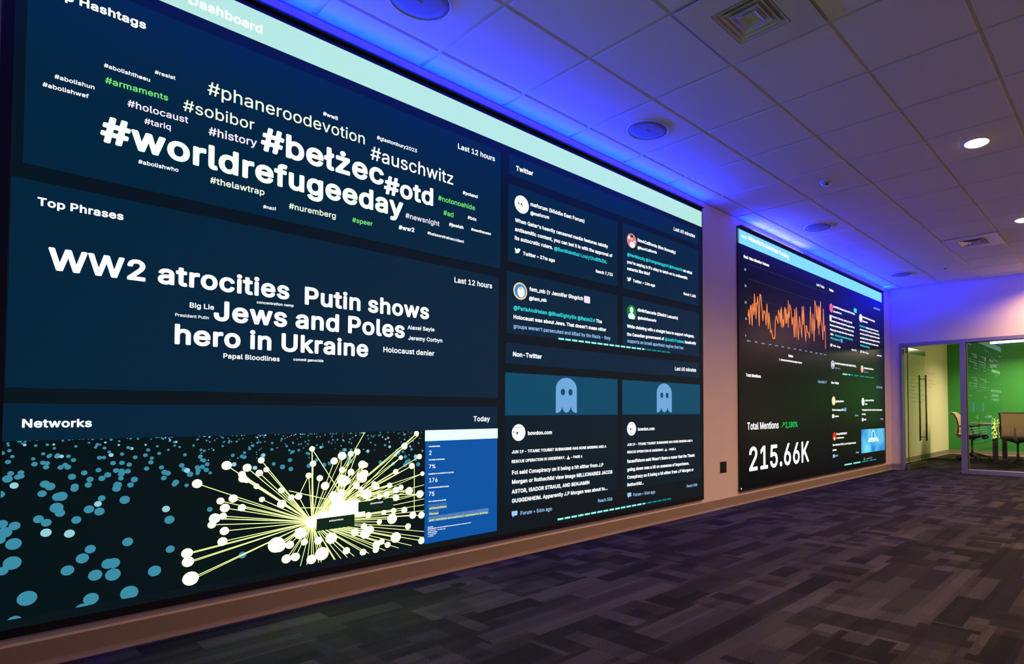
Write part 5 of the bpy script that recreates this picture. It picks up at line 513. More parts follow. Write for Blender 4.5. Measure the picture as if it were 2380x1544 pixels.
124: [131,[[49,-24,49,-90,53,-92,81,-92,85,-90,86,-87,86,378,85,381,81,382,53,382,49,381,49,378]],[[46,236,46,-82,47,-85,53,-88,87,-88,92,-85,93,-79,93,373,89,378,84,379,53,379,48,376,46,373]],[[43,173,43,-73,47,-81,53,-84,90,-85,95,-83,99,-81,102,-76,103,-71,103,364,99,372,95,374,90,376,53,375,47,372,44,367]]],
47: [142,[[117,222,139,301,137,304,134,304,103,304,100,301,7,-38,8,-42,42,-43,45,-41]],[[139,267,146,293,146,299,144,301,140,304,106,304,100,302,98,299,5,-30,4,-35,8,-40,14,-41,44,-41,50,-40,53,-36]],[[52,148,1,-23,1,-28,3,-33,8,-38,14,-40,50,-39,59,-35,62,-30,156,287,156,293,154,297,151,300,146,303,106,303,101,301,97,298,95,293]]],
63: [205,[[136,290,116,294,97,294,80,292,60,286,46,278,32,265,24,253,17,237,14,216,15,213,18,212,55,212,57,216,61,232,68,243,80,253,94,257,111,258,125,254,137,246,142,240,146,232,148,224,148,213,145,202,141,194,128,179,94,155,87,147,81,136,77,122,74,106,74,87,77,85,114,85,115,87,117,111,123,125,133,136,158,153,170,163,181,178,187,194,190,210,189,226,186,241,181,254,174,265,163,276,150,284],[69,13,76,5,86,-1,97,-2,108,0,116,6,122,16,124,26,122,38,114,48,105,53,94,55,83,52,74,46,67,35,66,24]],[[85,245,102,249,113,249,122,247,130,243,136,239,141,232,144,224,145,208,142,200,139,193,127,181,102,165,90,155,80,141,74,123,71,91,72,86,74,84,80,82,116,82,120,83,123,89,125,110,127,118,130,124,141,134,172,155,181,164,189,176,193,187,197,203,198,216,197,229,193,242,188,253,181,263,172,272,163,279,150,286,139,290,125,293,111,294,94,294,69,289,46,278,35,269,28,261,19,245,13,226,12,211,13,208,18,205,60,205,65,211,67,224,71,232,77,239],[116,3,126,12,131,23,132,36,127,47,117,57,105,62,91,62,80,58,70,49,64,38,64,25,69,13,80,2,91,-2,105,-2]],[[133,57,122,66,108,71,91,71,77,65,66,54,61,40,62,25,69,12,80,3,94,-2,111,-1,125,5,136,16,142,30,140,45],[184,155,195,168,203,185,207,205,207,223,203,238,195,254,184,268,170,279,153,287,133,292,111,294,89,293,72,289,54,282,38,272,26,259,15,241,9,218,9,205,12,200,19,197,61,196,67,198,70,200,74,205,77,221,81,228,89,234,100,239,114,239,125,237,135,231,141,221,142,213,141,205,139,199,135,193,125,184,91,161,83,152,76,142,70,124,68,101,69,88,75,81,83,79,119,79,126,81,129,83,132,88,134,111,139,121,147,129,170,143]]],
322: [118,[[7,126,35,141,35,44,39,28,47,14,52,8,60,4,74,0,96,-1,110,1,114,3,114,6,107,36,105,37,91,35,82,37,79,41,77,50,76,165,79,167,108,184,109,187,109,217,107,220,105,220,79,205,77,205,76,288,74,291,37,291,35,288,35,181,3,162,2,159,2,129,4,127]],[[110,176,115,180,117,185,117,214,116,219,113,222,107,222,85,211,84,212,83,286,82,288,76,291,40,291,35,288,32,283,32,182,4,166,0,161,0,130,2,124,9,122,32,133,32,132,33,47,34,37,38,26,43,18,51,10,62,3,76,0,93,-1,110,0,118,3,122,8,116,37,114,42,110,45,96,44,88,45,86,47,84,55,84,161]],[[38,23,46,14,54,8,66,3,80,0,99,-1,122,2,128,6,132,13,125,44,123,49,119,53,113,55,96,54,94,56,94,62,94,158,119,171,124,176,127,184,127,214,122,222,116,225,108,225,96,219,94,222,93,280,88,288,82,290,43,291,38,289,32,285,29,278,29,184,1,169,-4,161,-4,130,-1,123,4,119,12,117,26,123,29,123,29,51,32,36]]],
380: [217,[[91,253,99,249,111,248,122,251,129,256,134,265,136,276,134,284,127,292,119,297,108,299,97,297,88,291,82,281,81,270,84,262],[195,210,195,215,192,218,29,218,27,217,26,185,26,182,29,181,139,181,141,180,24,32,22,29,22,4,24,1,195,0,198,2,198,34,197,37,83,38,80,40,193,185,195,188]],[[175,46,96,46,94,49,202,184,203,213,201,218,194,221,32,221,26,219,23,213,23,181,26,176,29,175,130,175,133,173,21,37,20,33,20,9,21,4,24,1,29,0,200,0,203,2,206,6,206,41,200,46],[78,271,80,261,86,250,96,242,108,239,119,240,130,245,140,255,144,266,142,279,136,289,124,296,113,299,102,298,90,292,81,282]],[[136,0,203,0,212,4,215,9,216,45,213,50,209,54,200,56,114,56,109,58,209,177,212,185,212,210,211,215,206,221,198,224,35,224,30,223,23,218,20,210,20,180,22,175,27,170,35,168,123,167,18,44,16,37,16,12,18,7,24,2,30,0],[151,253,153,261,153,269,148,281,138,292,125,297,108,298,95,294,83,285,77,274,75,261,79,248,89,238,102,231,119,230,133,234,144,242]]],
8226: [222,[[178,116,177,130,173,141,167,152,160,160,149,169,138,175,127,179,113,180,99,179,88,176,77,170,65,161,58,152,52,141,49,130,47,116,48,103,52,92,58,81,67,70,77,62,88,56,99,53,113,52,127,53,138,57,149,63,158,70,168,81,174,92,177,103]],[[146,57,158,63,169,73,176,83,183,96,186,109,186,123,183,136,179,146,172,158,162,168,150,176,138,181,124,183,110,184,96,182,85,178,72,170,62,162,54,151,48,138,45,125,45,112,47,99,51,88,58,78,68,67,79,59,92,54,104,51,118,50,132,52]],[[101,50,113,48,130,49,144,52,158,58,169,65,180,75,188,88,193,101,196,113,195,129,192,141,185,154,177,164,165,174,152,181,138,186,124,188,108,188,94,185,80,179,68,172,57,161,49,149,44,136,41,124,42,108,45,96,52,83,60,72,71,63,85,55]]],
}.items()}
WEIGHT_GAIN = (0.008, 0.021, 0.037)
TRI = {}
def glyph(ch, wt):
    k = (ch, wt)
    if k not in TRI:
        loops = [[Vector((a[i] / 400, a[i + 1] / 400, 0)) for i in range(0, len(a), 2)] for a in GLYPHS[ch][1 + wt]]
        area = lambda c: sum(p.x * q.y - q.x * p.y for p, q in zip(c, c[1:] + c[:1])) / 2
        def inside(p, c):
            r = False
            for a, b in zip(c, c[1:] + c[:1]):
                if (a.y > p.y) != (b.y > p.y) and p.x < (b.x - a.x) * (p.y - a.y) / (b.y - a.y) + a.x: r = not r
            return r
        vs = []; fs = []
        for c in loops:
            if area(c) < 0: continue
            grp = [c] + [h for h in loops if area(h) < 0 and inside(h[0], c)]
            b = len(vs); vs += [(p.x, p.y) for g in grp for p in g]
            fs += [tuple(b + i for i in t) for t in tessellate_polygon(grp)]
        TRI[k] = (vs, fs)
    return TRI[k]

def ring(r0, r1, n=20):
    vs = [(r * math.cos(2 * PI * k / n), r * math.sin(2 * PI * k / n)) for r in (r0, r1) for k in range(n)]
    return vs, [(k, (k + 1) % n, n + (k + 1) % n, n + k) for k in range(n)]

def natural(text, wt):
    x = 0
    for ch in text: x += 0.27 if ch == ' ' else 0.6 if ch == '\u2640' else GLYPHS[ch][0] / 400 + WEIGHT_GAIN[wt]
    return x

def write(mb, text, wt, x0, z0, width, slope, y, cap=None):
    """text on the display plane: baseline from (x0, z0), stretched to width"""
    nat = natural(text, wt)
    size = cap / 0.727 if cap else width / (nat * 0.92)
    kx = width / nat; x = 0
    for ch in text:
        if ch == ' ': x += 0.27; continue
        if ch == '\u2640':
            vs, fs = ring(0.13, 0.22); vs = [(a + 0.28, b + 0.42) for a, b in vs]
            n = len(vs); vs += [(0.24, 0), (0.32, 0), (0.32, 0.22), (0.24, 0.22), (0.16, 0.07), (0.40, 0.07), (0.40, 0.14), (0.16, 0.14)]; fs = fs + [(n, n + 1, n + 2, n + 3), (n + 4, n + 5, n + 6, n + 7)]
            adv = 0.6
        else:
            vs, fs = glyph(ch, wt); adv = GLYPHS[ch][0] / 400 + WEIGHT_GAIN[wt]
        out = []
        for a, b in vs:
            px = (x + a) * kx
            out.append((x0 + px, y, z0 + b * size + slope * px))
        mb.add(out, fs)
        x += adv

# ------------------------------------------------------------------ the two LED displays
# all positions in metres on the display wall: x along the wall, z above the floor
# (panel, name, material, x0, z0, x1, z1); panel A is the near display, B the far one, else the panel it lies on
RECTS = [
    ('A', 'header_bar', 'header', -1.7023, 2.8285, 3.0006, 2.9813),
    ('A', 'hashtag_panel', 'card', -1.6531, 1.9661, 0.5884, 2.7709),
    ('A', 'phrase_panel', 'card', -1.6821, 1.0912, 0.5768, 1.9052),
    ('A', 'network_panel', 'card', -1.694, 0.8868, 0.5692, 1.0306),
    ('A', 'post_heading_panel', 'card', 0.6589, 2.6367, 2.9399, 2.78),
    ('A', 'post_card', 'card', 0.6518, 2.0324, 1.7649, 2.5729),
    ('A', 'post_card', 'card', 1.8263, 2.0334, 2.9385, 2.5862),
    ('A', 'post_card', 'card', 0.6429, 1.5344, 1.7643, 1.9631),
    ('A', 'post_card', 'card', 1.824, 1.5372, 2.9456, 1.9655),
    ('A', 'forum_heading_panel', 'card', 0.6369, 1.327, 2.9404, 1.4709),
    ('A', 'forum_card', 'cardlo', 0.6302, 0.3603, 1.7616, 1.2655),
    ('A', 'forum_card', 'cardlo', 1.8198, 0.3506, 2.9546, 1.2633),
    ('network_panel', 'network_picture', 'netbg', -1.6854, 0.2095, 0.0474, 0.8868),
    ('network_panel', 'info_box', 'infobox', 0.0491, 0.2058, 0.5713, 0.821),
    ('network_panel', 'info_title_bar', 'infobar', 0.047, 0.821, 0.5741, 0.8865),
    ('network_panel', 'topic_highlight', 'hilite', 0.0731, 0.4047, 0.1979, 0.4386),
    ('network_panel', 'topic_highlight', 'hilite', 0.0735, 0.3711, 0.1442, 0.3998),
    ('network_panel', 'topic_highlight', 'hilite', 0.0739, 0.3323, 0.504, 0.3657),
    ('network_panel', 'name_tag', 'nametag', -0.5613, 0.3763, -0.3661, 0.4406),
    ('network_panel', 'name_tag', 'nametag', -0.3471, 0.4466, -0.1477, 0.5029),
    ('forum_card', 'picture_area', 'pic', 0.6332, 0.9736, 1.7616, 1.2655),
    ('forum_card.001', 'picture_area', 'pic', 1.8198, 0.974, 2.9546, 1.2633),
    ('B', 'header_bar', 'header2', 3.6884, 2.8266, 8.3182, 2.9835),
    ('B', 'volume_panel', 'card2', 3.753, 1.5091, 5.9976, 2.7895),
    ('B', 'total_panel', 'card2', 3.753, 0.2505, 5.9976, 1.4438),
    ('B', 'post_panel', 'card2', 6.0857, 1.4882, 8.3365, 2.7076),
    ('B', 'forum_panel', 'card2', 6.0857, 0.2649, 8.3365, 1.4325),
    ('forum_panel', 'photo', 'sky', 7.2901, 0.3568, 8.3722, 0.7226),
]
# (panel, name, text, weight, material, x0, z0, width, slope)
TEXTS = [
    ('header_bar', 'title', 'Dashboard', 2, 'W', -1.1478, 2.8703, 0.3047, 0.0089),
    ('hashtag_panel', 'heading', 'Top Hashtags', 2, 'W', -1.6112, 2.6652, 0.3193, 0.0239),
    ('hashtag_panel', 'hashtag', '#abolishtheeu', 1, 'W', -1.4266, 2.4458, 0.1525, 0.0084),
    ('hashtag_panel', 'hashtag', '#resist', 1, 'W', -1.2598, 2.4908, 0.0732, 0.0472),
    ('hashtag_panel', 'hashtag', '#abolishun', 1, 'W', -1.5726, 2.3338, 0.12, 0.0339),
    ('hashtag_panel', 'hashtag', '#abolishwef', 1, 'W', -1.6055, 2.2875, 0.1347, 0.0426),
    ('hashtag_panel', 'hashtag', '#armaments', 1, 'G', -1.4219, 2.3796, 0.2121, 0.0408),
    ('hashtag_panel', 'hashtag', '#holocaust', 1, 'K', -1.349, 2.309, 0.2125, 0.0244),
    ('hashtag_panel', 'hashtag', '#tariq', 1, 'K', -1.2918, 2.2548, 0.0947, 0.0626),
    ('hashtag_panel', 'hashtag', '#phaneroodevotion', 0, 'Y', -1.0671, 2.4797, 0.7386, 0.0222),
    ('hashtag_panel', 'hashtag', '#sobibor', 0, 'Y', -1.1574, 2.3668, 0.2852, 0.0441),
    ('hashtag_panel', 'hashtag', '#history', 1, 'K', -1.0595, 2.2892, 0.1987, 0.0587),
    ('hashtag_panel', 'hashtag', '#worldrefugeeday', 2, 'L', -1.4318, 2.1281, 1.3272, 0.0087),
    ('hashtag_panel', 'hashtag', '#bełżec', 2, 'W', -0.8439, 2.2917, 0.625, 0.0046),
    ('hashtag_panel', 'hashtag', '#otd', 2, 'W', -0.221, 2.2515, 0.3163, 0.0277),
    ('hashtag_panel', 'hashtag', '#auschwitz', 0, 'W', -0.3024, 2.4247, 0.5327, 0.0134),
    ('hashtag_panel', 'hashtag', '#wwii', 2, 'W', -0.5567, 2.5779, 0.0765, -0.0087),
    ('hashtag_panel', 'hashtag', '#glastonbury2023', 1, 'W', -0.2657, 2.552, 0.2462, 0.0136),
    ('hashtag_panel', 'hashtag', '#poland', 2, 'W', 0.2944, 2.3941, 0.1125, 0.0245),
    ('hashtag_panel', 'hashtag', '#notonoahide', 1, 'G', 0.1206, 2.3067, 0.2675, 0.0183),
    ('hashtag_panel', 'hashtag', '#ad', 1, 'G', 0.1579, 2.2244, 0.0731, 0.0266),
    ('hashtag_panel', 'hashtag', '#bds', 1, 'W', 0.332, 2.2428, 0.0664, 0.0151),
    ('hashtag_panel', 'hashtag', '#newsnight', 1, 'K', -0.0903, 2.1437, 0.2222, 0.0088),
    ('hashtag_panel', 'hashtag', '#jewish', 2, 'W', 0.198, 2.1651, 0.1044, 0.0253),
    ('hashtag_panel', 'hashtag', '#mauthausen', 2, 'W', 0.3585, 2.1735, 0.1536, 0.0219),
    ('hashtag_panel', 'hashtag', '#ww2', 2, 'W', -0.1309, 2.0652, 0.0996, 0.0491),
    ('hashtag_panel', 'hashtag', '#balasoretrainaccident', 1, 'W', 0.0516, 2.0785, 0.2534, 0.0009),
    ('hashtag_panel', 'hashtag', '#nazi', 1, 'W', -0.8303, 2.0048, 0.0575, 0.0597),
    ('hashtag_panel', 'hashtag', '#nuremberg', 1, 'Y', -0.715, 2.0328, 0.2326, 0.026),
    ('hashtag_panel', 'hashtag', '#speer', 1, 'G', -0.3979, 2.0426, 0.1136, 0.0369),
    ('hashtag_panel', 'hashtag', '#thelawtrap', 1, 'Y', -1.0499, 2.0655, 0.2263, 0.0185),
    ('hashtag_panel', 'hashtag', '#abolishwho', 1, 'W', -1.3087, 2.0742, 0.1411, 0.0419),
    ('hashtag_panel', 'time_range', 'Last 12 hours', 1, 'W', 0.2546, 2.6764, 0.2865, 0.0303),
    ('phrase_panel', 'heading', 'Top Phrases', 2, 'W', -1.6117, 1.8106, 0.2602, 0.0129),
    ('phrase_panel', 'phrase', 'WW2 atrocities', 2, 'W', -1.5769, 1.5623, 0.8742, 0.0057),
    ('phrase_panel', 'phrase', 'Putin shows', 2, 'W', -0.6413, 1.5541, 0.7113, 0.0065),
    ('phrase_panel', 'phrase', 'Jews and Poles', 2, 'W', -1.0288, 1.4245, 0.9444, 0.0049),
    ('phrase_panel', 'phrase', 'hero in Ukraine', 2, 'W', -1.176, 1.3015, 0.8781, 0.0026),
    ('phrase_panel', 'phrase', 'Big Lie', 1, 'W', -1.1193, 1.4727, 0.0959, 0.0125),
    ('phrase_panel', 'phrase', 'President Putin', 0, 'W', -1.1705, 1.4268, 0.1276, 0.0038),
    ('phrase_panel', 'phrase', 'concentration camp', 1, 'W', -0.8515, 1.5289, 0.1666, 0.0272),
    ('phrase_panel', 'phrase', 'Alexei Sayle', 1, 'W', -0.0706, 1.4852, 0.175, 0.0233),
    ('phrase_panel', 'phrase', 'Jeremy Corbyn', 1, 'W', -0.0664, 1.4227, 0.2249, 0.0178),
    ('phrase_panel', 'phrase', 'Holocaust denier', 1, 'W', -0.2176, 1.3391, 0.3216, -0.0003),
    ('phrase_panel', 'phrase', 'Papal Bloodlines', 1, 'W', -0.9865, 1.2508, 0.2416, 0.0008),
    ('phrase_panel', 'phrase', 'commit genocide', 1, 'W', -0.6838, 1.2591, 0.1465, 0.0112),
    ('phrase_panel', 'time_range', 'Last 12 hours', 1, 'W', 0.2362, 1.815, 0.2875, 0.0186),
    ('network_panel', 'heading', 'Networks', 2, 'W', -1.6375, 0.9375, 0.2028, -0.007),
    ('network_panel', 'time_range', 'Today', 1, 'W', 0.3838, 0.9362, 0.1266, -0.006),
    ('network_panel', 'info_text', 'CLUSTER RANK', 2, 'W', 0.0715, 0.7843, 0.0765, -0.0058),
    ('network_panel', 'info_text', '2', 0, 'W', 0.0719, 0.7369, 0.0215, -0.009),
    ('network_panel', 'info_text', 'VOLUME IN NETWORK', 2, 'W', 0.0722, 0.7036, 0.1079, -0.0153),
    ('network_panel', 'info_text', '7%', 0, 'W', 0.0726, 0.6563, 0.0472, -0.03),
    ('network_panel', 'info_text', 'NUMBER OF AUTHORS IN CLUSTER', 2, 'W', 0.0713, 0.6182, 0.1718, -0.0115),
    ('network_panel', 'info_text', '176', 0, 'W', 0.0734, 0.5728, 0.0612, -0.041),
    ('network_panel', 'info_text', 'CLUSTER INFLUENCE SCORE', 2, 'W', 0.071, 0.5353, 0.1394, -0.021),
    ('network_panel', 'info_text', '75', 0, 'W', 0.0725, 0.4905, 0.0415, -0.0596),
    ('network_panel', 'info_text', 'TOP TOPICS IN CLUSTER', 2, 'W', 0.0717, 0.4525, 0.1191, -0.0172),
    ('network_panel', 'info_text', 'antisemitism', 2, 'E', 0.0787, 0.408, 0.1171, -0.016),
    ('network_panel', 'info_text', '#israel', 2, 'E', 0.079, 0.3754, 0.0595, -0.0474),
    ('network_panel', 'info_text', 'anti-semitism accusations | exploited to destroy', 2, 'E', 0.0783, 0.3364, 0.4197, -0.0135),
    ('network_panel', 'info_text', 'SOURCE', 1, 'W', 0.0699, 0.2991, 0.0347, -0.004),
    ('network_panel', 'info_text', 'ENGAGEMENT AND INFLUENCERS #israel #antisemitism destroy(#zionism)', 1, 'W', 0.07, 0.2891, 0.3013, -0.0101),
    ('network_panel', 'info_text', '01 JUNE 2023 - 20 JUNE 2023', 1, 'W', 0.07, 0.2791, 0.1194, -0.0375),
    ('network_panel', 'info_text', '2000 ALPHAS', 1, 'W', 0.0702, 0.2676, 0.0626, -0.0507),
    ('network_panel', 'info_text', '74 CLUSTERS', 1, 'W', 0.0703, 0.2566, 0.0553, -0.0485),
    ('network_panel', 'info_text', '4 TOPICS', 1, 'W', 0.0704, 0.244, 0.0374, 0.0139),
    ('network_panel', 'tag_text', 'antisemitism', 0, 'W', -0.4989, 0.4164, 0.0739, -0.001),
    ('network_panel', 'tag_text', 'simonmagin', 0, 'W', -0.281, 0.4817, 0.0743, 0.0278),
    ('post_heading_panel', 'heading', 'Twitter', 2, 'W', 0.7148, 2.6801, 0.1537, 0.0478),
    ('post_heading_panel', 'time_range', 'Last 60 minutes', 1, 'W', 2.5353, 2.6871, 0.3464, 0.0178),
    ('post_card', 'author_name', 'meforum (Middle East Forum)', 2, 'W', 0.8436, 2.4647, 0.5403, 0.0141),
    ('post_card', 'author_handle', '@meforum', 2, 'W', 0.8438, 2.4023, 0.1772, 0.0598),
    ('post_card', 'message', "When Qatar's heavily censored media features rabidly", 2, 'W', 0.7096, 2.3172, 0.9375, 0.0145),
    ('post_card', 'message', 'antisemitic content, you can bet it is with the approval of', 2, 'W', 0.7088, 2.2534, 0.9901, 0.0108),
    ('post_card', 'message', 'its autocratic rulers.', 2, 'W', 0.7062, 2.192, 0.3505, 0.0113),
    ('post_card', 'link', '@BenWeinthal t.co/y1huBfbZkL', 2, 'C', 1.0671, 2.194, 0.5687, 0.0118),
    ('post_card', 'source_line', 'Twitter • 37m ago', 2, 'W', 0.7788, 2.098, 0.2979, 0.0219),
    ('post_card', 'reach_count', 'Reach 7,733', 2, 'W', 1.5047, 2.106, 0.2013, 0.0176),
    ('post_card.001', 'author_name', 'Ron4California (Ron Bonnelly)', 2, 'W', 2.017, 2.4687, 0.5522, 0.0014),
    ('post_card.001', 'author_handle', '@Ron4California', 2, 'W', 2.0168, 2.4047, 0.2685, 0.0359),
    ('post_card.001', 'link', '@HenMazzig @Orangutanggoril @dcoxpolls', 2, 'C', 1.8823, 2.3161, 0.7959, 0.0131),
    ('post_card.001', 'message', 'so what', 2, 'W', 2.685, 2.3253, 0.145, -0.0067),
    ('post_card.001', 'message', "you're saying is it's okay to latch on to antisemitic", 2, 'W', 1.8799, 2.253, 0.8757, 0.0105),
    ('post_card.001', 'message', 'canards like this?', 2, 'W', 1.8809, 2.1961, 0.3078, 0.0157),
    ('post_card.001', 'source_line', 'Twitter • 14m ago', 2, 'W', 1.9571, 2.1047, 0.3021, 0.0206),
    ('post_card.001', 'reach_count', 'Reach 7,658', 2, 'W', 2.6882, 2.1071, 0.2021, 0.0032),
    ('post_card.002', 'author_name', 'fem_mb (♀ Jennifer Gingrich', 2, 'W', 0.838, 1.8542, 0.5295, 0.0134),
    ('post_card.002', 'author_handle', '@fem_mb', 2, 'W', 0.8348, 1.7894, 0.1627, 0.0456),
    ('post_card.002', 'link', '@ParisAndHelen @BlueEightySix @RabbiZvi', 2, 'C', 0.6991, 1.7041, 0.8012, 0.0029),
    ('post_card.002', 'message', 'The', 2, 'W', 1.5085, 1.7063, 0.0687, -0.001),
    ('post_card.002', 'message', "Holocaust was about Jews. That doesn't mean other", 2, 'W', 0.6983, 1.6399, 0.9269, 0.007),
    ('post_card.002', 'message', "groups weren't persecuted and killed by the Nazis - they", 1, 'B', 0.6987, 1.5762, 0.9778, 0.0069),
    ('post_card.003', 'author_name', 'dimitrilascaris (Dimitri Lascaris)', 2, 'W', 2.015, 1.8612, 0.5842, -0.0054),
    ('post_card.003', 'author_handle', '@dimitrilascaris', 2, 'W', 2.0171, 1.7946, 0.2578, 0.0147),
    ('post_card.003', 'message', 'While claiming with a straight face to support refugees,', 2, 'W', 1.8797, 1.7061, 0.9818, 0.0075),
    ('post_card.003', 'message', 'the Canadian government of', 2, 'W', 1.8795, 1.6381, 0.5055, 0.0136),
    ('post_card.003', 'link', '@JustinTrudeau', 2, 'C', 2.3996, 1.644, 0.2955, 0.0031),
    ('post_card.003', 'message', 'fanatically', 2, 'W', 2.7041, 1.6445, 0.1844, 0.0242),
    ('post_card.003', 'message', 'supports an Israeli apartheid regime that has', 1, 'B', 1.8821, 1.5821, 0.8001, 0.0048),
    ('forum_heading_panel', 'heading', 'Non-Twitter', 2, 'W', 0.6945, 1.3795, 0.259, -0.0032),
    ('forum_heading_panel', 'time_range', 'Last 60 minutes', 1, 'W', 2.5445, 1.3803, 0.3467, 0.0096),
    ('forum_card', 'author_name', 'bowdon.com', 2, 'W', 0.8269, 0.834, 0.2257, 0.003),
    ('forum_card', 'headline', 'JUN 19 - TITANIC TOURIST SUBMARINE HAS GONE MISSING AND A', 2, 'W', 0.6896, 0.7116, 0.9359, -0.003),
    ('forum_card', 'headline', 'RESCUE OPERATION IS UNDERWAY.', 2, 'W', 0.6881, 0.6463, 0.4947, 0.0002),
    ('forum_card', 'headline', '- PAGE 6', 2, 'W', 1.2379, 0.6453, 0.1214, -0.0006),
    ('forum_card', 'message', 'Fcl said Conspiracy on it being a hit either from J.P', 2, 'W', 0.6904, 0.5677, 0.9026, -0.0073),
    ('forum_card', 'message', 'Morgan or Rothschild view image MILLIONAIRES JACOB', 2, 'W', 0.6907, 0.5044, 1.0075, -0.0082),
    ('forum_card', 'message', 'ASTOR, ISADOR STRAUS, AND BENJAMIN', 2, 'W', 0.691, 0.438, 0.746, -0.0042),
    ('forum_card', 'message', 'GUGGENHEIM. Apparently J.P Morgan was about to...', 2, 'W', 0.6914, 0.3749, 0.9494, -0.0047),
    ('forum_card', 'reach_count', 'Reach 558', 1, 'B', 1.5287, 0.2822, 0.1692, -0.0181),
    ('forum_card', 'source_line', 'Forum • 56m ago', 1, 'B', 0.7643, 0.2832, 0.2898, -0.0114),
    ('forum_card.001', 'author_name', 'bowdon.com', 2, 'W', 2.0162, 0.8346, 0.2296, 0.0049),
    ('forum_card.001', 'headline', 'JUN 19 - TITANIC TOURIST SUBMARINE HAS GONE MISSING AND A', 2, 'W', 1.8789, 0.7107, 0.9453, -0.0001),
    ('forum_card.001', 'headline', 'RESCUE OPERATION IS UNDERWAY.', 2, 'W', 1.8788, 0.6486, 0.4994, -0.0076),
    ('forum_card.001', 'headline', '- PAGE 6', 2, 'W', 2.4313, 0.644, 0.1261, 0.003),
    ('forum_card.001', 'message', "faceoffshore said Wasn't there a rumor that the Titanic", 2, 'W', 1.8786, 0.5686, 0.9823, -0.0028),
    ('forum_card.001', 'message', 'going down was a hit on someone of importance.', 2, 'W', 1.8784, 0.5001, 0.8883, -0.0062),
    ('forum_card.001', 'message', 'Conspiracy on it being a hit either from J.P Morgan or', 2, 'W', 1.8782, 0.4357, 0.9607, -0.0059),
    ('forum_card.001', 'message', 'Rothschild...', 2, 'W', 1.8781, 0.373, 0.2188, -0.0034),
    ('forum_card.001', 'reach_count', 'Reach 558', 1, 'B', 2.7232, 0.2831, 0.1748, -0.0194),
    ('forum_card.001', 'source_line', 'Forum • 56m ago', 1, 'B', 1.954, 0.2818, 0.297, -0.0086),
    ('header_bar.001', 'logo_text', 'FCAS', 2, 'W', 3.7665, 2.8993, 0.1124, -0.0085),
    ('header_bar.001', 'title', '#StandUpToJewishHate Tracking', 2, 'W', 3.9128, 2.9059, 0.9855, -0.0192),
    ('volume_panel', 'heading', 'Real-time Mention Volume', 2, 'W', 3.8054, 2.6834, 0.5854, 0.0124),
    ('volume_panel', 'time_range', 'Last 7 days', 1, 'W', 5.7083, 2.6873, 0.2562, -0.0038),
    ('volume_panel', 'axis_label', '4K', 1, 'B', 3.8144, 2.5451, 0.0462, 0.0178),
    ('volume_panel', 'axis_label', '3K', 1, 'B', 3.821, 2.3675, 0.0453, 0.004),
    ('volume_panel', 'axis_label', '2K', 1, 'B', 3.8211, 2.1832, 0.0462, 0.0165),
    ('volume_panel', 'axis_label', '1K', 1, 'B', 3.8258, 2.0046, 0.0444, 0.0117),
    ('volume_panel', 'axis_label', '0', 1, 'B', 3.8267, 1.8195, 0.0203, 0.0036),
    ('volume_panel', 'axis_label', 'JUN 13', 1, 'B', 3.8604, 1.7689, 0.0824, 0.0139),
    ('volume_panel', 'axis_label', '12 PM', 1, 'B', 4.0319, 1.7719, 0.0634, 0.014),
    ('volume_panel', 'axis_label', 'JUN 14', 1, 'B', 4.1876, 1.7705, 0.0784, 0.0136),
    ('volume_panel', 'axis_label', '12 PM', 1, 'B', 4.3586, 1.7724, 0.0629, 0.0135),
    ('volume_panel', 'axis_label', 'JUN 15', 1, 'B', 4.514, 1.772, 0.0764, 0.0133),
    ('volume_panel', 'axis_label', '12 PM', 1, 'B', 4.6818, 1.7733, 0.0604, 0.0132),
    ('volume_panel', 'axis_label', 'JUN 16', 1, 'B', 4.8367, 1.7719, 0.0758, 0.0128),
    ('volume_panel', 'axis_label', '12 PM', 1, 'B', 5.0043, 1.7722, 0.0622, 0.0126),
    ('volume_panel', 'axis_label', 'JUN 17', 1, 'B', 5.1548, 1.7719, 0.081, 0.0124),
    ('volume_panel', 'axis_label', '12 PM', 1, 'B', 5.3233, 1.7719, 0.0637, 0.0122),
    ('volume_panel', 'axis_label', 'JUN 18', 1, 'B', 5.4773, 1.771, 0.0781, 0.0119),
    ('volume_panel', 'axis_label', '12 PM', 1, 'B', 5.6431, 1.77, 0.0664, 0.0116),
    ('volume_panel', 'axis_label', 'JUN 19', 1, 'B', 5.7926, 1.7692, 0.0801, 0.0114),
    ('volume_panel', 'axis_label', '12 PM', 1, 'B', 5.9318, 1.7691, 0.0627, 0.0112),
    ('volume_panel', 'legend_text', 'Series', 2, 'W', 4.8584, 1.6696, 0.1287, -0.0114),
    ('volume_panel', 'legend_text', 'StandUpJewishHateCampaign (Query)', 2, 'W', 4.659, 1.6105, 0.5781, -0.0052),
    ('total_panel', 'heading', 'Total Mentions', 2, 'W', 3.8359, 1.3819, 0.3319, -0.005),
    ('total_panel', 'time_range', 'Since Mar 27', 1, 'B', 5.7214, 1.3818, 0.2855, 0.0058),
    ('total_panel', 'count_caption', 'Total Mentions', 1, 'W', 3.8539, 0.7986, 0.7373, 0.0018),
    ('total_panel', 'percentage', '2,180%', 1, 'N', 4.7588, 0.8036, 0.3434, 0.0073),
    ('total_panel', 'count', '215.66K', 1, 'W', 3.8645, 0.3433, 1.5566, 0.0066),
    ('post_panel', 'heading', 'Twitter', 2, 'W', 6.1239, 2.6828, 0.1598, -0.0005),
    ('post_panel', 'time_range', 'Last 24 hours', 1, 'B', 7.9301, 2.6699, 0.2984, 0.0124),
    ('post_panel', 'author_name', 'StandWithTheStudents (Stand With The Stude...', 2, 'W', 6.2665, 2.4683, 0.8458, -0.0082),
    ('post_panel', 'author_handle', '@StandWithThem2', 2, 'W', 6.2661, 2.4017, 0.3041, 0.0071),
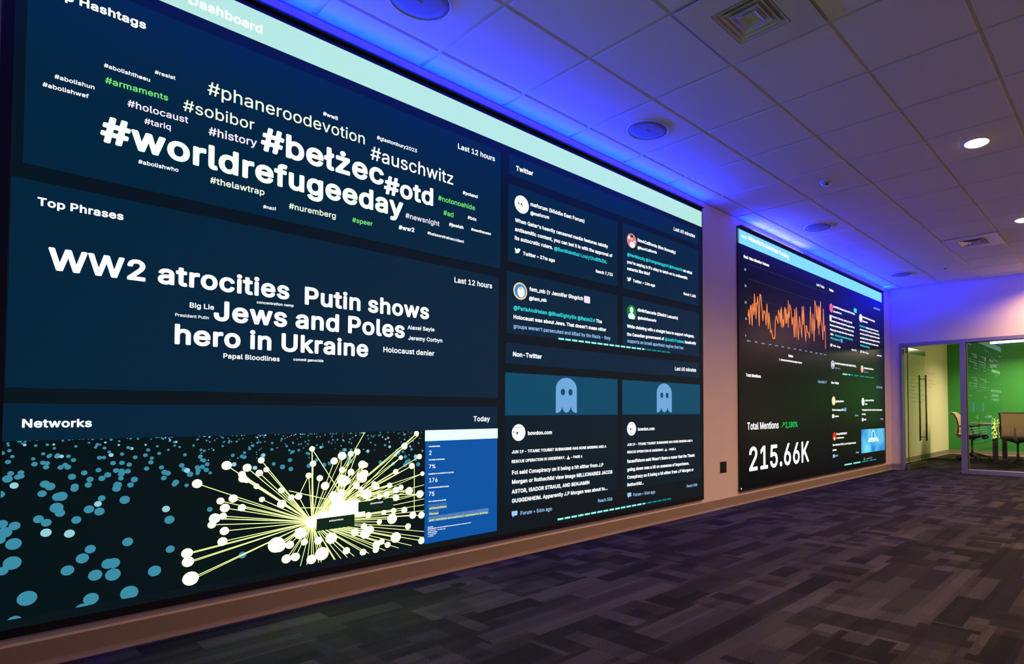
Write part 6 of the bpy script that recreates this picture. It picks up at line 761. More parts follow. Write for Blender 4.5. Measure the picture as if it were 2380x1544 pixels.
    ('post_panel', 'message', 'Tomorrow in Germany, leading of the fair', 2, 'W', 6.2061, 2.3225, 0.7716, -0.0108),
    ('post_panel', 'message', 'thousands of people will gather to oppose all hate', 2, 'W', 6.1352, 2.2579, 0.9327, -0.0051),
    ('post_panel', 'message', 'because we think silence is never the best choice', 2, 'W', 6.1379, 2.1968, 0.9033, -0.0065),
    ('post_panel', 'message', 'thing to give to each other when we stand up', 2, 'W', 6.1435, 2.1324, 0.8799, -0.0036),
    ('post_panel', 'message', 'With', 2, 'W', 6.152, 2.0677, 0.1131, -0.0031),
    ('post_panel', 'link', '#StandUpToJewishHate #standing', 2, 'C', 6.311, 2.0664, 0.6787, -0.0048),
    ('post_panel', 'link', '#StandTogether23', 2, 'C', 6.1564, 2.014, 0.3499, -0.0179),
    ('post_panel', 'source_line', 'Twitter • 1h ago', 2, 'W', 6.2286, 1.9136, 0.281, -0.0065),
    ('post_panel', 'reach_count', 'Reach 27.6K', 2, 'W', 6.9379, 1.912, 0.2028, 0.0109),
    ('post_panel', 'author_name', 'StopHate (StopAntisemites)', 2, 'W', 7.4117, 2.4622, 0.5643, -0.0172),
    ('post_panel', 'author_handle', '@StopHateNow', 2, 'W', 7.4093, 2.3966, 0.2313, 0.0063),
    ('post_panel', 'link', '@TogetherNow', 2, 'C', 7.281, 2.3105, 0.2508, -0.0064),
    ('post_panel', 'message', 'helping to inspire all of you here', 2, 'W', 7.5508, 2.3076, 0.5865, 0.0028),
    ('post_panel', 'message', 'otherwise start by wearing an emblem on the', 2, 'W', 7.2862, 2.2545, 0.8886, 0.0007),
    ('post_panel', 'message', 'street every day for the people who live by pride', 2, 'W', 7.2894, 2.1916, 0.8978, 0.0083),
    ('post_panel', 'message', 'and belief and then to stand together so that an', 2, 'W', 7.2923, 2.1241, 0.9027, 0.0134),
    ('post_panel', 'message', 'other child may then give to a better world', 2, 'W', 7.2957, 2.0672, 0.8231, 0.0014),
    ('post_panel', 'link', '#StandUpJewishHate', 2, 'C', 7.3027, 2.0099, 0.4098, -0.0111),
    ('post_panel', 'source_line', 'Twitter • 21h ago', 2, 'W', 7.3745, 1.9129, 0.2818, -0.0114),
    ('post_panel', 'reach_count', 'Reach 27.5K', 2, 'W', 8.0562, 1.9104, 0.2119, -0.0062),
    ('post_panel', 'author_name', 'StandUpToJewishHate (#STANDUPTOHATE...', 2, 'W', 6.2973, 1.6686, 0.8381, 0.0002),
    ('post_panel', 'author_handle', '@StandUpTo', 1, 'H', 6.303, 1.6026, 0.1968, 0.0016),
    ('post_panel', 'author_name', 'judaismday (Joe Brown)', 2, 'W', 7.4452, 1.6655, 0.426, -0.0004),
    ('post_panel', 'author_handle', '@joebrown', 1, 'H', 7.4468, 1.6092, 0.19, -0.0106),
    ('forum_panel', 'heading', 'Non-Twitter', 2, 'W', 6.1646, 1.3856, 0.2682, 0.0013),
    ('forum_panel', 'time_range', 'Last 24 hours', 1, 'B', 7.9953, 1.3836, 0.295, 0.0012),
    ('forum_panel', 'author_name', '@DailyAdvisor', 2, 'W', 6.313, 1.1285, 0.2985, 0.0201),
    ('forum_panel', 'message', 'Send a message 2024', 2, 'W', 6.1863, 1.0084, 0.4308, 0.0051),
    ('forum_panel', 'source_line', 'Facebook', 2, 'W', 6.2592, 0.921, 0.1558, 0.0006),
    ('forum_panel', 'time_ago', '11h ago', 2, 'B', 7.0404, 0.9302, 0.1325, 0.0039),
    ('forum_panel', 'author_name', 'Judaism and Christian', 2, 'W', 7.4653, 1.1595, 0.4076, 0.0132),
    ('forum_panel', 'author_handle', 'r/Days', 2, 'W', 7.467, 1.1045, 0.1004, 0.0086),
    ('forum_panel', 'message', 'Young people who join us today to end hate speech', 2, 'W', 7.3335, 1.0119, 0.9301, 0.001),
    ('forum_panel', 'message', 'and pray', 2, 'W', 7.3311, 0.9476, 0.1599, -0.0044),
    ('forum_panel', 'source_line', 'Reddit', 2, 'W', 7.4111, 0.8626, 0.1013, 0.0018),
    ('forum_panel', 'time_ago', '11h ago', 2, 'B', 8.1725, 0.8653, 0.1381, -0.0002),
    ('forum_panel', 'author_name', 'BunnyBUNDES2023', 2, 'W', 6.3203, 0.668, 0.3919, 0.0017),
    ('forum_panel', 'author_handle', 'u/outsidersunited', 2, 'W', 6.3279, 0.6145, 0.2666, -0.0026),
    ('forum_panel', 'message', 'Dear friends of 2023, do not forget to donate', 2, 'W', 6.1882, 0.5185, 0.8709, -0.0001),
    ('forum_panel', 'message', 'please', 2, 'W', 6.1861, 0.4487, 0.1368, 0.0109),
    ('forum_panel', 'source_line', 'Reddit', 1, 'B', 6.2713, 0.3668, 0.1061, -0.0066),
    ('forum_panel', 'time_ago', '10h ago', 2, 'B', 7.0538, 0.3716, 0.1292, -0.0084),
    ('forum_panel', 'photo_text', 'jewishcommunity', 2, 'W', 7.6165, 0.5482, 0.4158, 0.0001),
    ('forum_panel', 'photo_text', 'standing together for good', 1, 'W', 7.5808, 0.5191, 0.4976, -0.0055),
    ('forum_panel', 'author_name', 'community Site', 1, 'H', 7.4964, 0.2509, 0.2622, 0.0137),
]
CIRCLES = [
    ('post_card', 'profile_picture', 'white', 0.7677, 2.4532, 0.0625),
    ('post_card.001', 'profile_picture', 'pinkpic', 1.9418, 2.4573, 0.0623),
    ('post_card.002', 'profile_picture', 'orangering', 0.7577, 1.8401, 0.0604),
    ('post_card.003', 'profile_picture', 'greenpic', 1.9385, 1.844, 0.0618),
    ('forum_card', 'profile_picture', 'white', 0.7483, 0.8543, 0.058),
    ('forum_card.001', 'profile_picture', 'white', 1.9357, 0.854, 0.0581),
    ('post_panel', 'profile_picture', 'pink', 6.1933, 2.4511, 0.0627),
    ('post_panel', 'profile_picture', 'white', 7.3353, 2.4456, 0.0645),
    ('post_panel', 'profile_picture', 'aw', 6.2254, 1.6557, 0.0605),
    ('post_panel', 'profile_picture', 'peach', 7.365, 1.6578, 0.0575),
    ('forum_panel', 'profile_picture', 'gold', 6.2403, 1.1488, 0.0627),
    ('forum_panel', 'profile_picture', 'mint', 7.3848, 1.1498, 0.0613),
    ('forum_panel', 'profile_picture', 'red', 6.2511, 0.6521, 0.0601),
    ('forum_panel', 'profile_picture', 'olive', 7.4123, 0.2567, 0.0344),
    ('volume_panel', 'legend_dot', 'orange', 4.6271, 1.62, 0.015),
]
ICONS = [
    ('post_card', 'bird_icon', 'bird', 'W', 0.7067, 2.099, 0.7578, 2.1383),
    ('post_card.001', 'bird_icon', 'bird', 'W', 1.8818, 2.1012, 1.9354, 2.1398),
    ('forum_card', 'chat_icon', 'chat', 'B', 0.6919, 0.2753, 0.7398, 0.3188),
    ('forum_card.001', 'chat_icon', 'chat', 'B', 1.8816, 0.274, 1.9303, 0.319),
    ('forum_card', 'ghost_icon', 'ghost', 'ghost', 1.088, 0.9899, 1.3004, 1.2527),
    ('forum_card.001', 'ghost_icon', 'ghost', 'ghost', 2.2776, 0.9916, 2.4971, 1.253),
    ('forum_card', 'ship_icon', 'ship', 'W', 1.1963, 0.6405, 1.2312, 0.669),
    ('forum_card.001', 'ship_icon', 'ship', 'W', 2.3888, 0.6423, 2.4251, 0.6677),
    ('post_card.002', 'emoji', 'rrect', 'pinkw', 1.3768, 1.8474, 1.4417, 1.9008),
    ('post_panel', 'emoji', 'rrect', 'C', 7.0468, 2.5002, 7.1712, 2.5657),
    ('post_panel', 'emoji', 'rrect', 'W', 6.1357, 2.2748, 6.1978, 2.3487),
    ('post_panel', 'emoji', 'rrect', 'blu', 6.5249, 1.9939, 6.591, 2.0498),
    ('post_panel', 'bird_icon', 'bird', 'W', 6.1471, 1.9031, 6.2161, 1.9512),
    ('post_panel', 'bird_icon', 'bird', 'W', 7.2987, 1.9012, 7.3591, 1.9458),
    ('forum_panel', 'emoji', 'rrect', 'blu', 6.625, 1.0018, 6.702, 1.0552),
    ('forum_panel', 'source_icon', 'rrect', 'W', 6.1834, 0.909, 6.2498, 0.9608),
    ('forum_panel', 'source_icon', 'rrect', 'W', 7.3274, 0.8484, 7.3883, 0.8975),
    ('forum_panel', 'source_icon', 'rrect', 'B', 6.1922, 0.3541, 6.2601, 0.4017),
    ('total_panel', 'trend_arrow', 'arrow', 'N', 4.665, 0.8112, 4.7433, 0.8692),
]
BARS = [
    ('forum_heading_panel', 1.1115, 1.5401, 2.4761, 1.5421, 20, 14.5, 0.014),
    ('forum_card', 1.1072, 0.2046, 2.4794, 0.2073, 20, 14.5, 0.014),
    ('post_panel', 6.5778, 1.5411, 7.8843, 1.5443, 6, 1.3, 0.02),
    ('forum_panel', 6.606, 0.2254, 7.9395, 0.2318, 4, 2, 0.02),
]
GRIDLINES = [
    (3.889, 2.6365, 5.967),
    (3.9, 2.4687, 5.962),
    (3.893, 2.2704, 5.991),
    (3.89, 2.0672, 5.999),
    (3.859, 1.8357, 6.016),
]
CHART = [
    (3.8948, 2.0566), (3.9072, 2.1198), (3.9246, 1.9691), (3.9423, 2.1422), (3.9604, 2.1801), (3.9804, 1.9606), (3.9983, 2.2001), (4.026, 2.0878), (4.0392, 2.3163), 
    (4.0706, 2.0455), (4.083, 2.2149), (4.0976, 2.2229), (4.1097, 2.2957), (4.1419, 1.9757), (4.1626, 2.332), (4.1846, 2.3262), (4.2267, 2.0429), (4.2498, 2.1556), 
    (4.2784, 2.144), (4.3035, 1.9998), (4.3269, 2.244), (4.3537, 1.9652), (4.3736, 2.1488), (4.4107, 1.9248), (4.4281, 1.9515), (4.468, 1.8588), (4.4944, 1.8644), 
    (4.5143, 1.8695), (4.5315, 2.0757), (4.5526, 2.135), (4.5979, 2.0549), (4.6118, 2.2091), (4.6406, 2.1618), (4.6525, 2.0739), (4.6692, 2.2262), (4.6815, 2.0229), 
    (4.6862, 2.2528), (4.7214, 2.0176), (4.7356, 2.1061), (4.7482, 2.0398), (4.7616, 2.219), (4.7822, 2.2683), (4.8006, 2.0716), (4.8099, 2.248), (4.8291, 2.0846), 
    (4.8468, 2.1876), (4.8605, 2.16), (4.8719, 2.3609), (4.865, 2.0365), (4.8789, 2.2211), (4.8962, 2.1611), (4.9126, 2.3207), (4.9406, 2.2784), (4.9697, 2.0809), 
    (4.9966, 2.1733), (5.0278, 1.9282), (5.0475, 2.2761), (5.0769, 1.9363), (5.0929, 2.3088), (5.1408, 1.9123), (5.1809, 2.2025), (5.2439, 1.9524), (5.2608, 2.3348), 
    (5.2865, 2.1166), (5.3, 2.3504), (5.3315, 2.0395), (5.3598, 1.9087), (5.3726, 2.1091), (5.3962, 2.1014), (5.4103, 2.0305), (5.4421, 2.0234), (5.4679, 1.9636), 
    (5.488, 2.0558), (5.5074, 2.3716), (5.5557, 2.0279), (5.5872, 2.291), (5.6143, 1.9354), (5.6315, 2.2119), (5.6398, 2.0822), (5.65, 2.4723), (5.6823, 2.4237), 
    (5.7024, 2.2309), (5.7156, 2.4069), (5.7418, 2.1215), (5.761, 2.3916), (5.772, 2.4181), (5.7701, 2.0317), (5.7919, 2.3957), (5.8029, 2.1675), (5.8217, 2.4141), 
    (5.8376, 2.4884), (5.8345, 2.2502), (5.8639, 2.1852), (5.9036, 1.9798), (5.9224, 2.3987), (5.9493, 2.1003), (5.9691, 2.1752), (5.9869, 1.8638), 
]
NODES = [
    (-1.076, 0.671, 0.019), (-0.963, 0.746, 0.02), (-0.879, 0.729, 0.018), (-0.82, 0.761, 0.014), (-0.797, 0.714, 0.012), (-0.827, 0.7, 0.015), (-0.9, 0.699, 0.015), 
    (-0.896, 0.679, 0.018), (-0.88, 0.669, 0.012), (-0.838, 0.636, 0.012), (-0.934, 0.588, 0.018), (-0.985, 0.582, 0.015), (-0.967, 0.547, 0.019), (-0.814, 0.57, 0.012), 
    (-0.898, 0.54, 0.016), (-0.974, 0.51, 0.015), (-1.006, 0.504, 0.022), (-1.017, 0.476, 0.016), (-0.967, 0.44, 0.018), (-0.974, 0.392, 0.019), (-1.108, 0.362, 0.021), 
    (-1.104, 0.323, 0.022), (-1.093, 0.246, 0.03), (-0.588, 0.806, 0.013), (-0.582, 0.729, 0.015), (-0.602, 0.669, 0.014), (-0.548, 0.651, 0.015), 
    (-0.649, 0.567, 0.016), (-0.729, 0.606, 0.014), (-0.682, 0.565, 0.014), (-0.726, 0.537, 0.02), (-0.476, 0.736, 0.018), (-0.436, 0.761, 0.021), (-0.39, 0.769, 0.015), 
    (-0.355, 0.779, 0.016), (-0.327, 0.707, 0.021), (-0.31, 0.703, 0.014), (-0.435, 0.686, 0.015), (-0.388, 0.67, 0.017), (-0.314, 0.656, 0.02), (-0.322, 0.628, 0.02), 
    (-0.334, 0.641, 0.023), (-0.431, 0.629, 0.028), (-0.406, 0.623, 0.017), (-0.521, 0.608, 0.02), (-0.259, 0.593, 0.014), (-0.249, 0.578, 0.018), (-0.17, 0.577, 0.015), 
    (-0.134, 0.652, 0.015), (-0.104, 0.732, 0.012), (-0.083, 0.797, 0.018), (-0.008, 0.869, 0.014), (0.012, 0.731, 0.015), (-0.036, 0.679, 0.017), (0.032, 0.628, 0.012), 
    (-0.051, 0.533, 0.022), (0.017, 0.508, 0.022), (-0.102, 0.559, 0.015), (-0.131, 0.547, 0.018), (-0.131, 0.503, 0.018), (-0.186, 0.528, 0.016), (-0.3, 0.54, 0.027), 
    (-0.333, 0.572, 0.013), (-0.478, 0.551, 0.023), (-0.436, 0.562, 0.02), (-0.358, 0.594, 0.017), (-0.458, 0.517, 0.03), (-0.229, 0.52, 0.014), (-0.145, 0.43, 0.015), 
    (-0.08, 0.426, 0.017), (-0.027, 0.389, 0.02), (0.028, 0.382, 0.019), (-0.153, 0.385, 0.028), (-0.202, 0.427, 0.013), (-0.29, 0.424, 0.016), (-0.227, 0.378, 0.014), 
    (-0.056, 0.327, 0.017), (-0.314, 0.366, 0.016), (-0.281, 0.341, 0.022), (-0.306, 0.324, 0.027), (-0.363, 0.341, 0.02), (-0.13, 0.275, 0.029), (0.029, 0.23, 0.019), 
    (-0.178, 0.241, 0.016), (-0.213, 0.265, 0.016), (-0.243, 0.252, 0.021), (-0.246, 0.224, 0.016), (-0.317, 0.224, 0.017), (-0.407, 0.248, 0.018), 
    (-0.486, 0.329, 0.029), (-0.532, 0.255, 0.033), (-0.551, 0.326, 0.019), (-0.583, 0.235, 0.023), (-0.618, 0.33, 0.016), (-0.638, 0.378, 0.028), 
    (-0.687, 0.328, 0.019), (-0.659, 0.262, 0.02), (-0.701, 0.26, 0.021), (-0.747, 0.338, 0.037), (-0.734, 0.329, 0.028), 
]
HUBS = [
    (-0.583, 0.428), (-0.466, 0.479), (-0.365, 0.539), 
]
ENDS = [
    (-0.636, 0.21), (-0.605, 0.209), (-0.548, 0.208), (-0.535, 0.209), (-0.47, 0.213), (-0.464, 0.21), (-0.435, 0.21), (-0.401, 0.209), (-0.365, 0.21), (-0.284, 0.21), 
    (-0.191, 0.206), (-0.112, 0.21), (-0.032, 0.207), (0.047, 0.282), (0.045, 0.441), (0.045, 0.477), (0.044, 0.561), (0.045, 0.512), (0.046, 0.406), (0.047, 0.247), 
]
SEGS = [
    ((-0.315, 0.885), (-0.54, 0.48)), ((-0.008, 0.869), (-0.293, 0.646)), ((-0.588, 0.806), (-0.452, 0.58)), ((-0.602, 0.669), (-0.649, 0.567)), 
    ((-0.02, 0.676), (-0.018, 0.396)), ((-0.694, 0.6), (-0.504, 0.534)), ((-0.634, 0.507), (-0.511, 0.492)), ((-0.588, 0.806), (-0.576, 0.454)), 
    ((0.006, 0.859), (-0.104, 0.777)), 
]
DOTS = [
    (-1.608, 0.28, 0.028), (-1.425, 0.234, 0.024), (-1.305, 0.23, 0.03), (-1.65, 0.423, 0.025), (-1.675, 0.398, 0.016), (-1.648, 0.495, 0.022), (-1.647, 0.563, 0.016), 
    (-1.679, 0.575, 0.015), (-1.672, 0.542, 0.02), (-1.684, 0.516, 0.015), (-1.561, 0.524, 0.016), (-1.494, 0.51, 0.016), (-1.561, 0.563, 0.015), (-1.583, 0.58, 0.015), 
    (-1.475, 0.562, 0.015), (-1.431, 0.437, 0.017), (-1.454, 0.404, 0.02), (-1.497, 0.364, 0.02), (-1.414, 0.328, 0.022), (-1.359, 0.319, 0.025), (-1.375, 0.367, 0.021), 
    (-1.358, 0.366, 0.021), (-1.222, 0.306, 0.023), (-1.314, 0.447, 0.018), (-1.169, 0.391, 0.016), (-1.174, 0.521, 0.018), (-1.187, 0.57, 0.014), 
    (-1.327, 0.626, 0.017), (-1.438, 0.6, 0.016), (-1.406, 0.587, 0.016), (-1.411, 0.619, 0.012), (-1.4, 0.641, 0.012), (-1.523, 0.596, 0.015), (-1.533, 0.618, 0.02), 
    (-1.52, 0.662, 0.018), (-1.531, 0.661, 0.016), (-1.575, 0.678, 0.013), (-1.553, 0.704, 0.015), (-1.568, 0.715, 0.014), (-1.483, 0.688, 0.012), 
    (-1.482, 0.697, 0.012), (-1.491, 0.737, 0.012), (-1.651, 0.717, 0.012), (-1.669, 0.744, 0.014), (-1.687, 0.687, 0.013), (-1.354, 0.677, 0.014), 
    (-1.351, 0.691, 0.014), (-1.442, 0.7, 0.011), (-1.437, 0.722, 0.011), (-1.401, 0.723, 0.011), (-1.297, 0.709, 0.012), (-1.309, 0.687, 0.011), (-1.341, 0.718, 0.009), 
    (-1.197, 0.707, 0.01), (-1.195, 0.732, 0.011), (-1.154, 0.684, 0.012), (-1.159, 0.676, 0.01), (-1.115, 0.667, 0.008), (-1.124, 0.739, 0.01), (-1.075, 0.718, 0.008), 
    (-1.027, 0.716, 0.007), (-1.026, 0.548, 0.011), (-0.892, 0.314, 0.016), (-1.64, 0.201, 0.02), (-1.452, 0.2, 0.021), (-0.815, 0.782, 0.009), (-0.118, 0.759, 0.01), 
    (-1.666, 0.851, 0.006), (-0.765, 0.74, 0.009), (-1.08, 0.871, 0.004), (-0.904, 0.886, 0.003), (-1.357, 0.752, 0.01), (-1.512, 0.787, 0.008), (-0.826, 0.88, 0.003), 
    (-0.295, 0.868, 0.003), (-0.012, 0.716, 0.01), (-0.068, 0.809, 0.007), (-1.455, 0.75, 0.01), (-0.054, 0.711, 0.011), (-1.244, 0.88, 0.003), (-1.626, 0.871, 0.005), 
    (-1.694, 0.817, 0.007), (-1.315, 0.774, 0.009), (-1.308, 0.842, 0.006), (-1.633, 0.751, 0.009), (-0.565, 0.747, 0.009), (-0.485, 0.849, 0.005), 
    (-1.689, 0.89, 0.003), (-0.086, 0.867, 0.004), (-0.15, 0.7, 0.011), (-1.253, 0.833, 0.007), (-1.575, 0.799, 0.008), (-0.323, 0.881, 0.004), (-1.596, 0.867, 0.005), 
    (-0.181, 0.849, 0.006), (-0.954, 0.863, 0.004), (-1.492, 0.888, 0.003), (-0.687, 0.709, 0.011), (-1.642, 0.749, 0.01), (-1.178, 0.873, 0.004), 
    (-0.399, 0.833, 0.005), (-1.634, 0.765, 0.009), (-1.039, 0.757, 0.009), (-0.602, 0.719, 0.011), (-0.485, 0.879, 0.003), (-1.525, 0.777, 0.009), 
    (-1.103, 0.716, 0.012), (-0.03, 0.826, 0.006), (-0.608, 0.832, 0.005), (-1.181, 0.881, 0.004), (0.005, 0.686, 0.013), (-1.031, 0.859, 0.004), (-1.367, 0.784, 0.009), 
    (-1.243, 0.779, 0.009), (-0.678, 0.796, 0.008), (-1.24, 0.797, 0.007), (-1.052, 0.775, 0.009), (-1.337, 0.743, 0.011), (-0.893, 0.886, 0.003), 
    (-1.396, 0.809, 0.007), (-0.421, 0.793, 0.008), (-1.262, 0.811, 0.008), (-0.395, 0.85, 0.005), (-0.297, 0.779, 0.009), (-0.082, 0.814, 0.006), (-1.504, 0.777, 0.01), 
    (-1.066, 0.794, 0.008), (-0.607, 0.875, 0.004), (-0.891, 0.802, 0.007), (-0.813, 0.774, 0.009), (-0.627, 0.883, 0.003), (-1.123, 0.805, 0.007), 
    (-0.695, 0.804, 0.006), (-1.076, 0.873, 0.003), (-1.546, 0.869, 0.004), (-1.472, 0.889, 0.004), (-1.215, 0.816, 0.007), (-1.412, 0.758, 0.009), 
    (-1.179, 0.868, 0.004), (-1.566, 0.781, 0.009), (-1.658, 0.828, 0.006), (-0.954, 0.86, 0.005), (-0.076, 0.735, 0.01), (-0.429, 0.794, 0.007), (-1.534, 0.827, 0.007), 
    (-0.078, 0.688, 0.012), (-1.257, 0.753, 0.009), (-1.575, 0.834, 0.006), (-1.536, 0.821, 0.007), (-1.222, 0.848, 0.005), (-1.34, 0.736, 0.011), 
    (-0.068, 0.705, 0.012), (-1.383, 0.736, 0.011), (-1.163, 0.863, 0.005), (-1.043, 0.866, 0.004), (-1.559, 0.823, 0.007), (-1.339, 0.783, 0.009), 
    (-1.683, 0.842, 0.006), (-0.136, 0.748, 0.009), (-1.375, 0.882, 0.005), (-1.339, 0.82, 0.007), (-0.774, 0.812, 0.007), (-1.563, 0.796, 0.008), 
    (-0.974, 0.858, 0.004), (-0.98, 0.838, 0.005), (-0.576, 0.809, 0.006), (-1.395, 0.848, 0.006), (-0.255, 0.811, 0.005), (-0.505, 0.839, 0.005), 
    (-0.651, 0.802, 0.007), (-0.196, 0.842, 0.005), (-0.341, 0.87, 0.003), (-0.392, 0.88, 0.004), (-0.679, 0.842, 0.005), (-0.499, 0.725, 0.01), (-1.064, 0.824, 0.006), 
    (-1.288, 0.882, 0.004), (-0.433, 0.881, 0.003), (-0.414, 0.756, 0.01), (-1.669, 0.808, 0.008), (0.031, 0.765, 0.007), (-0.364, 0.868, 0.004), (-0.092, 0.766, 0.008), 
    (-1.339, 0.75, 0.009), (-0.838, 0.847, 0.005), (-0.817, 0.884, 0.003), (-1.218, 0.886, 0.003), (-0.901, 0.785, 0.009), (-1.544, 0.854, 0.005), 
    (-0.857, 0.835, 0.007), (-1.226, 0.887, 0.004), (-1.523, 0.821, 0.007), (-0.199, 0.808, 0.007), (-1.38, 0.831, 0.006), (-0.564, 0.824, 0.005), (-1.419, 0.86, 0.005), 
    (-1.488, 0.804, 0.008), (-1.602, 0.816, 0.006), (-1.555, 0.828, 0.006), (-0.281, 0.826, 0.005), (-0.467, 0.882, 0.004), (-1.639, 0.885, 0.005), 
    (-0.705, 0.871, 0.003), (-0.038, 0.777, 0.009), (-1.537, 0.822, 0.007), (-1.418, 0.865, 0.005), (-1.262, 0.856, 0.004), (-0.388, 0.791, 0.008), 
    (-1.134, 0.758, 0.01), (-0.87, 0.82, 0.007), (-1.194, 0.884, 0.003), (-1.461, 0.889, 0.004), (-1.059, 0.778, 0.008), (-1.076, 0.745, 0.01), (-1.143, 0.841, 0.005), 
    (-1.52, 0.883, 0.004), (-1.206, 0.754, 0.009), (-1.393, 0.871, 0.004), (-1.349, 0.875, 0.004), (-1.661, 0.764, 0.009), (-0.129, 0.774, 0.009), (-1.073, 0.73, 0.01), 
    (-0.73, 0.863, 0.005), (-0.609, 0.875, 0.003), (-1.671, 0.879, 0.004), (-1.183, 0.727, 0.011), (-1.314, 0.844, 0.005), (-0.602, 0.781, 0.007), (-1.41, 0.809, 0.008), 
    (-0.773, 0.844, 0.006), (-1.692, 0.89, 0.004), (-1.172, 0.887, 0.004), (0.007, 0.812, 0.006), (-1.593, 0.889, 0.004), (-1.042, 0.731, 0.01), (-1.407, 0.888, 0.003), 
    (-1.632, 0.876, 0.004), (-1.323, 0.887, 0.003), (-0.042, 0.869, 0.004), (-1.183, 0.83, 0.005), (-1.312, 0.885, 0.004), (-0.172, 0.798, 0.008), 
    (-1.445, 0.889, 0.004), (-1.051, 0.819, 0.006), (-0.811, 0.786, 0.009), (-1.32, 0.847, 0.006), (-1.433, 0.885, 0.003), (-1.598, 0.795, 0.009), 
    (-1.313, 0.883, 0.003), (-1.406, 0.887, 0.004), (-0.899, 0.87, 0.003), (-0.667, 0.883, 0.003), (-1.35, 0.859, 0.004), (-1.156, 0.864, 0.005), (-0.933, 0.749, 0.01), 
    (-0.545, 0.812, 0.007), (-0.42, 0.791, 0.009), (-0.611, 0.785, 0.007), (-0.432, 0.846, 0.004), (-1.625, 0.883, 0.004), (-0.716, 0.864, 0.003), 
    (-0.536, 0.815, 0.006), (-1.643, 0.886, 0.004), (-0.321, 0.705, 0.012), (-1.423, 0.852, 0.005), (-1.289, 0.888, 0.004), (-0.397, 0.772, 0.008), 
    (-0.979, 0.877, 0.004), (-1.114, 0.734, 0.011), (-1.564, 0.869, 0.005), (-1.092, 0.845, 0.005), (-0.527, 0.719, 0.011), (-0.047, 0.795, 0.006), 
    (-0.427, 0.84, 0.004), (-0.025, 0.879, 0.003), (-1.057, 0.746, 0.01), (-1.443, 0.872, 0.004), (-0.924, 0.857, 0.005), (-1.409, 0.863, 0.004), (-0.012, 0.726, 0.011), 
    (-0.824, 0.849, 0.004), (-0.387, 0.826, 0.005), (-1.502, 0.887, 0.004), (-0.225, 0.868, 0.004), (-1.296, 0.804, 0.008), (-0.814, 0.768, 0.009), 
    (-1.687, 0.845, 0.006), (-1.482, 0.859, 0.005), (-1.669, 0.871, 0.004), (-1.067, 0.792, 0.008), (-0.012, 0.734, 0.011), (-0.681, 0.795, 0.008), 
    (-0.461, 0.849, 0.005), (-0.708, 0.826, 0.006), (-1.612, 0.888, 0.003), (-0.891, 0.781, 0.009), (-1.319, 0.746, 0.01), (-0.636, 0.882, 0.004), 
    (-0.725, 0.722, 0.012), (-0.691, 0.754, 0.01), (-0.838, 0.873, 0.004), (-0.235, 0.864, 0.005), (-0.956, 0.852, 0.004), (-1.202, 0.879, 0.004), 
    (-0.225, 0.713, 0.011), (-1.207, 0.884, 0.004), (-0.939, 0.792, 0.008), (-0.258, 0.867, 0.003), (-1.374, 0.818, 0.008), (-1.503, 0.82, 0.007), 
    (-1.432, 0.888, 0.004), (-0.389, 0.73, 0.011), (-1.161, 0.848, 0.005), (-0.214, 0.855, 0.004), (-0.846, 0.726, 0.01), (-1.053, 0.886, 0.0031), 
    (-0.481, 0.88, 0.0029), (-0.491, 0.831, 0.0038), (-0.331, 0.882, 0.0036), (-0.194, 0.748, 0.0033), (-0.174, 0.825, 0.0045), (-0.873, 0.829, 0.0037), 
    (-0.623, 0.883, 0.0028), (-0.941, 0.885, 0.0025), (-0.467, 0.882, 0.0039), (-0.321, 0.791, 0.0042), (-0.349, 0.763, 0.0044), (-0.455, 0.755, 0.0027), 
    (-0.99, 0.886, 0.0026), (-0.73, 0.861, 0.0036), (-0.313, 0.881, 0.0034), (-0.549, 0.868, 0.0027), (-0.489, 0.867, 0.0038), (-0.601, 0.761, 0.0041), 
    (-1.016, 0.821, 0.0034), (-0.809, 0.884, 0.0031), (-0.75, 0.819, 0.0039), (-0.723, 0.876, 0.0033), (-0.369, 0.798, 0.0037), (-0.809, 0.874, 0.0038), 
    (-0.577, 0.883, 0.0032), (-0.865, 0.834, 0.0024), (-0.833, 0.885, 0.0031), (0.013, 0.84, 0.0036), (-0.06, 0.879, 0.0035), (-0.227, 0.881, 0.0042), 
    (-0.744, 0.885, 0.0028), (-0.643, 0.868, 0.0033), (-1.033, 0.882, 0.0037), (-0.659, 0.859, 0.0026), (-0.824, 0.771, 0.0035), (-0.589, 0.883, 0.0032), 
    (-0.268, 0.858, 0.0038), (-0.103, 0.823, 0.004), (-1.048, 0.887, 0.0034), (-0.689, 0.787, 0.0038), (-0.086, 0.863, 0.0048), (-0.295, 0.77, 0.0029), 
    (-0.265, 0.86, 0.0045), (0.026, 0.874, 0.0037), (-0.833, 0.861, 0.0028), (-0.407, 0.881, 0.0029), (-0.644, 0.884, 0.0031), (-0.11, 0.766, 0.0032), 
    (-1.062, 0.809, 0.0037), (-0.487, 0.881, 0.003), (-0.078, 0.75, 0.0028), (-0.915, 0.867, 0.0027), (-0.299, 0.865, 0.0041), (-0.945, 0.857, 0.0038), 
    (-0.364, 0.881, 0.0028), (-0.434, 0.867, 0.0033), (-0.621, 0.844, 0.0042), (-0.862, 0.849, 0.0027), (-0.547, 0.815, 0.0027), (-0.617, 0.822, 0.0025), 
    (-0.278, 0.86, 0.0036), (-0.472, 0.8, 0.0027), (-0.597, 0.884, 0.0032), (-0.76, 0.885, 0.0029), (-0.651, 0.832, 0.0041), (-0.734, 0.853, 0.0036), 
    (-0.054, 0.745, 0.0048), (-0.803, 0.883, 0.0039), (-1.012, 0.866, 0.0034), (-0.566, 0.867, 0.0041), (-0.805, 0.851, 0.0037), (-0.958, 0.874, 0.003), 
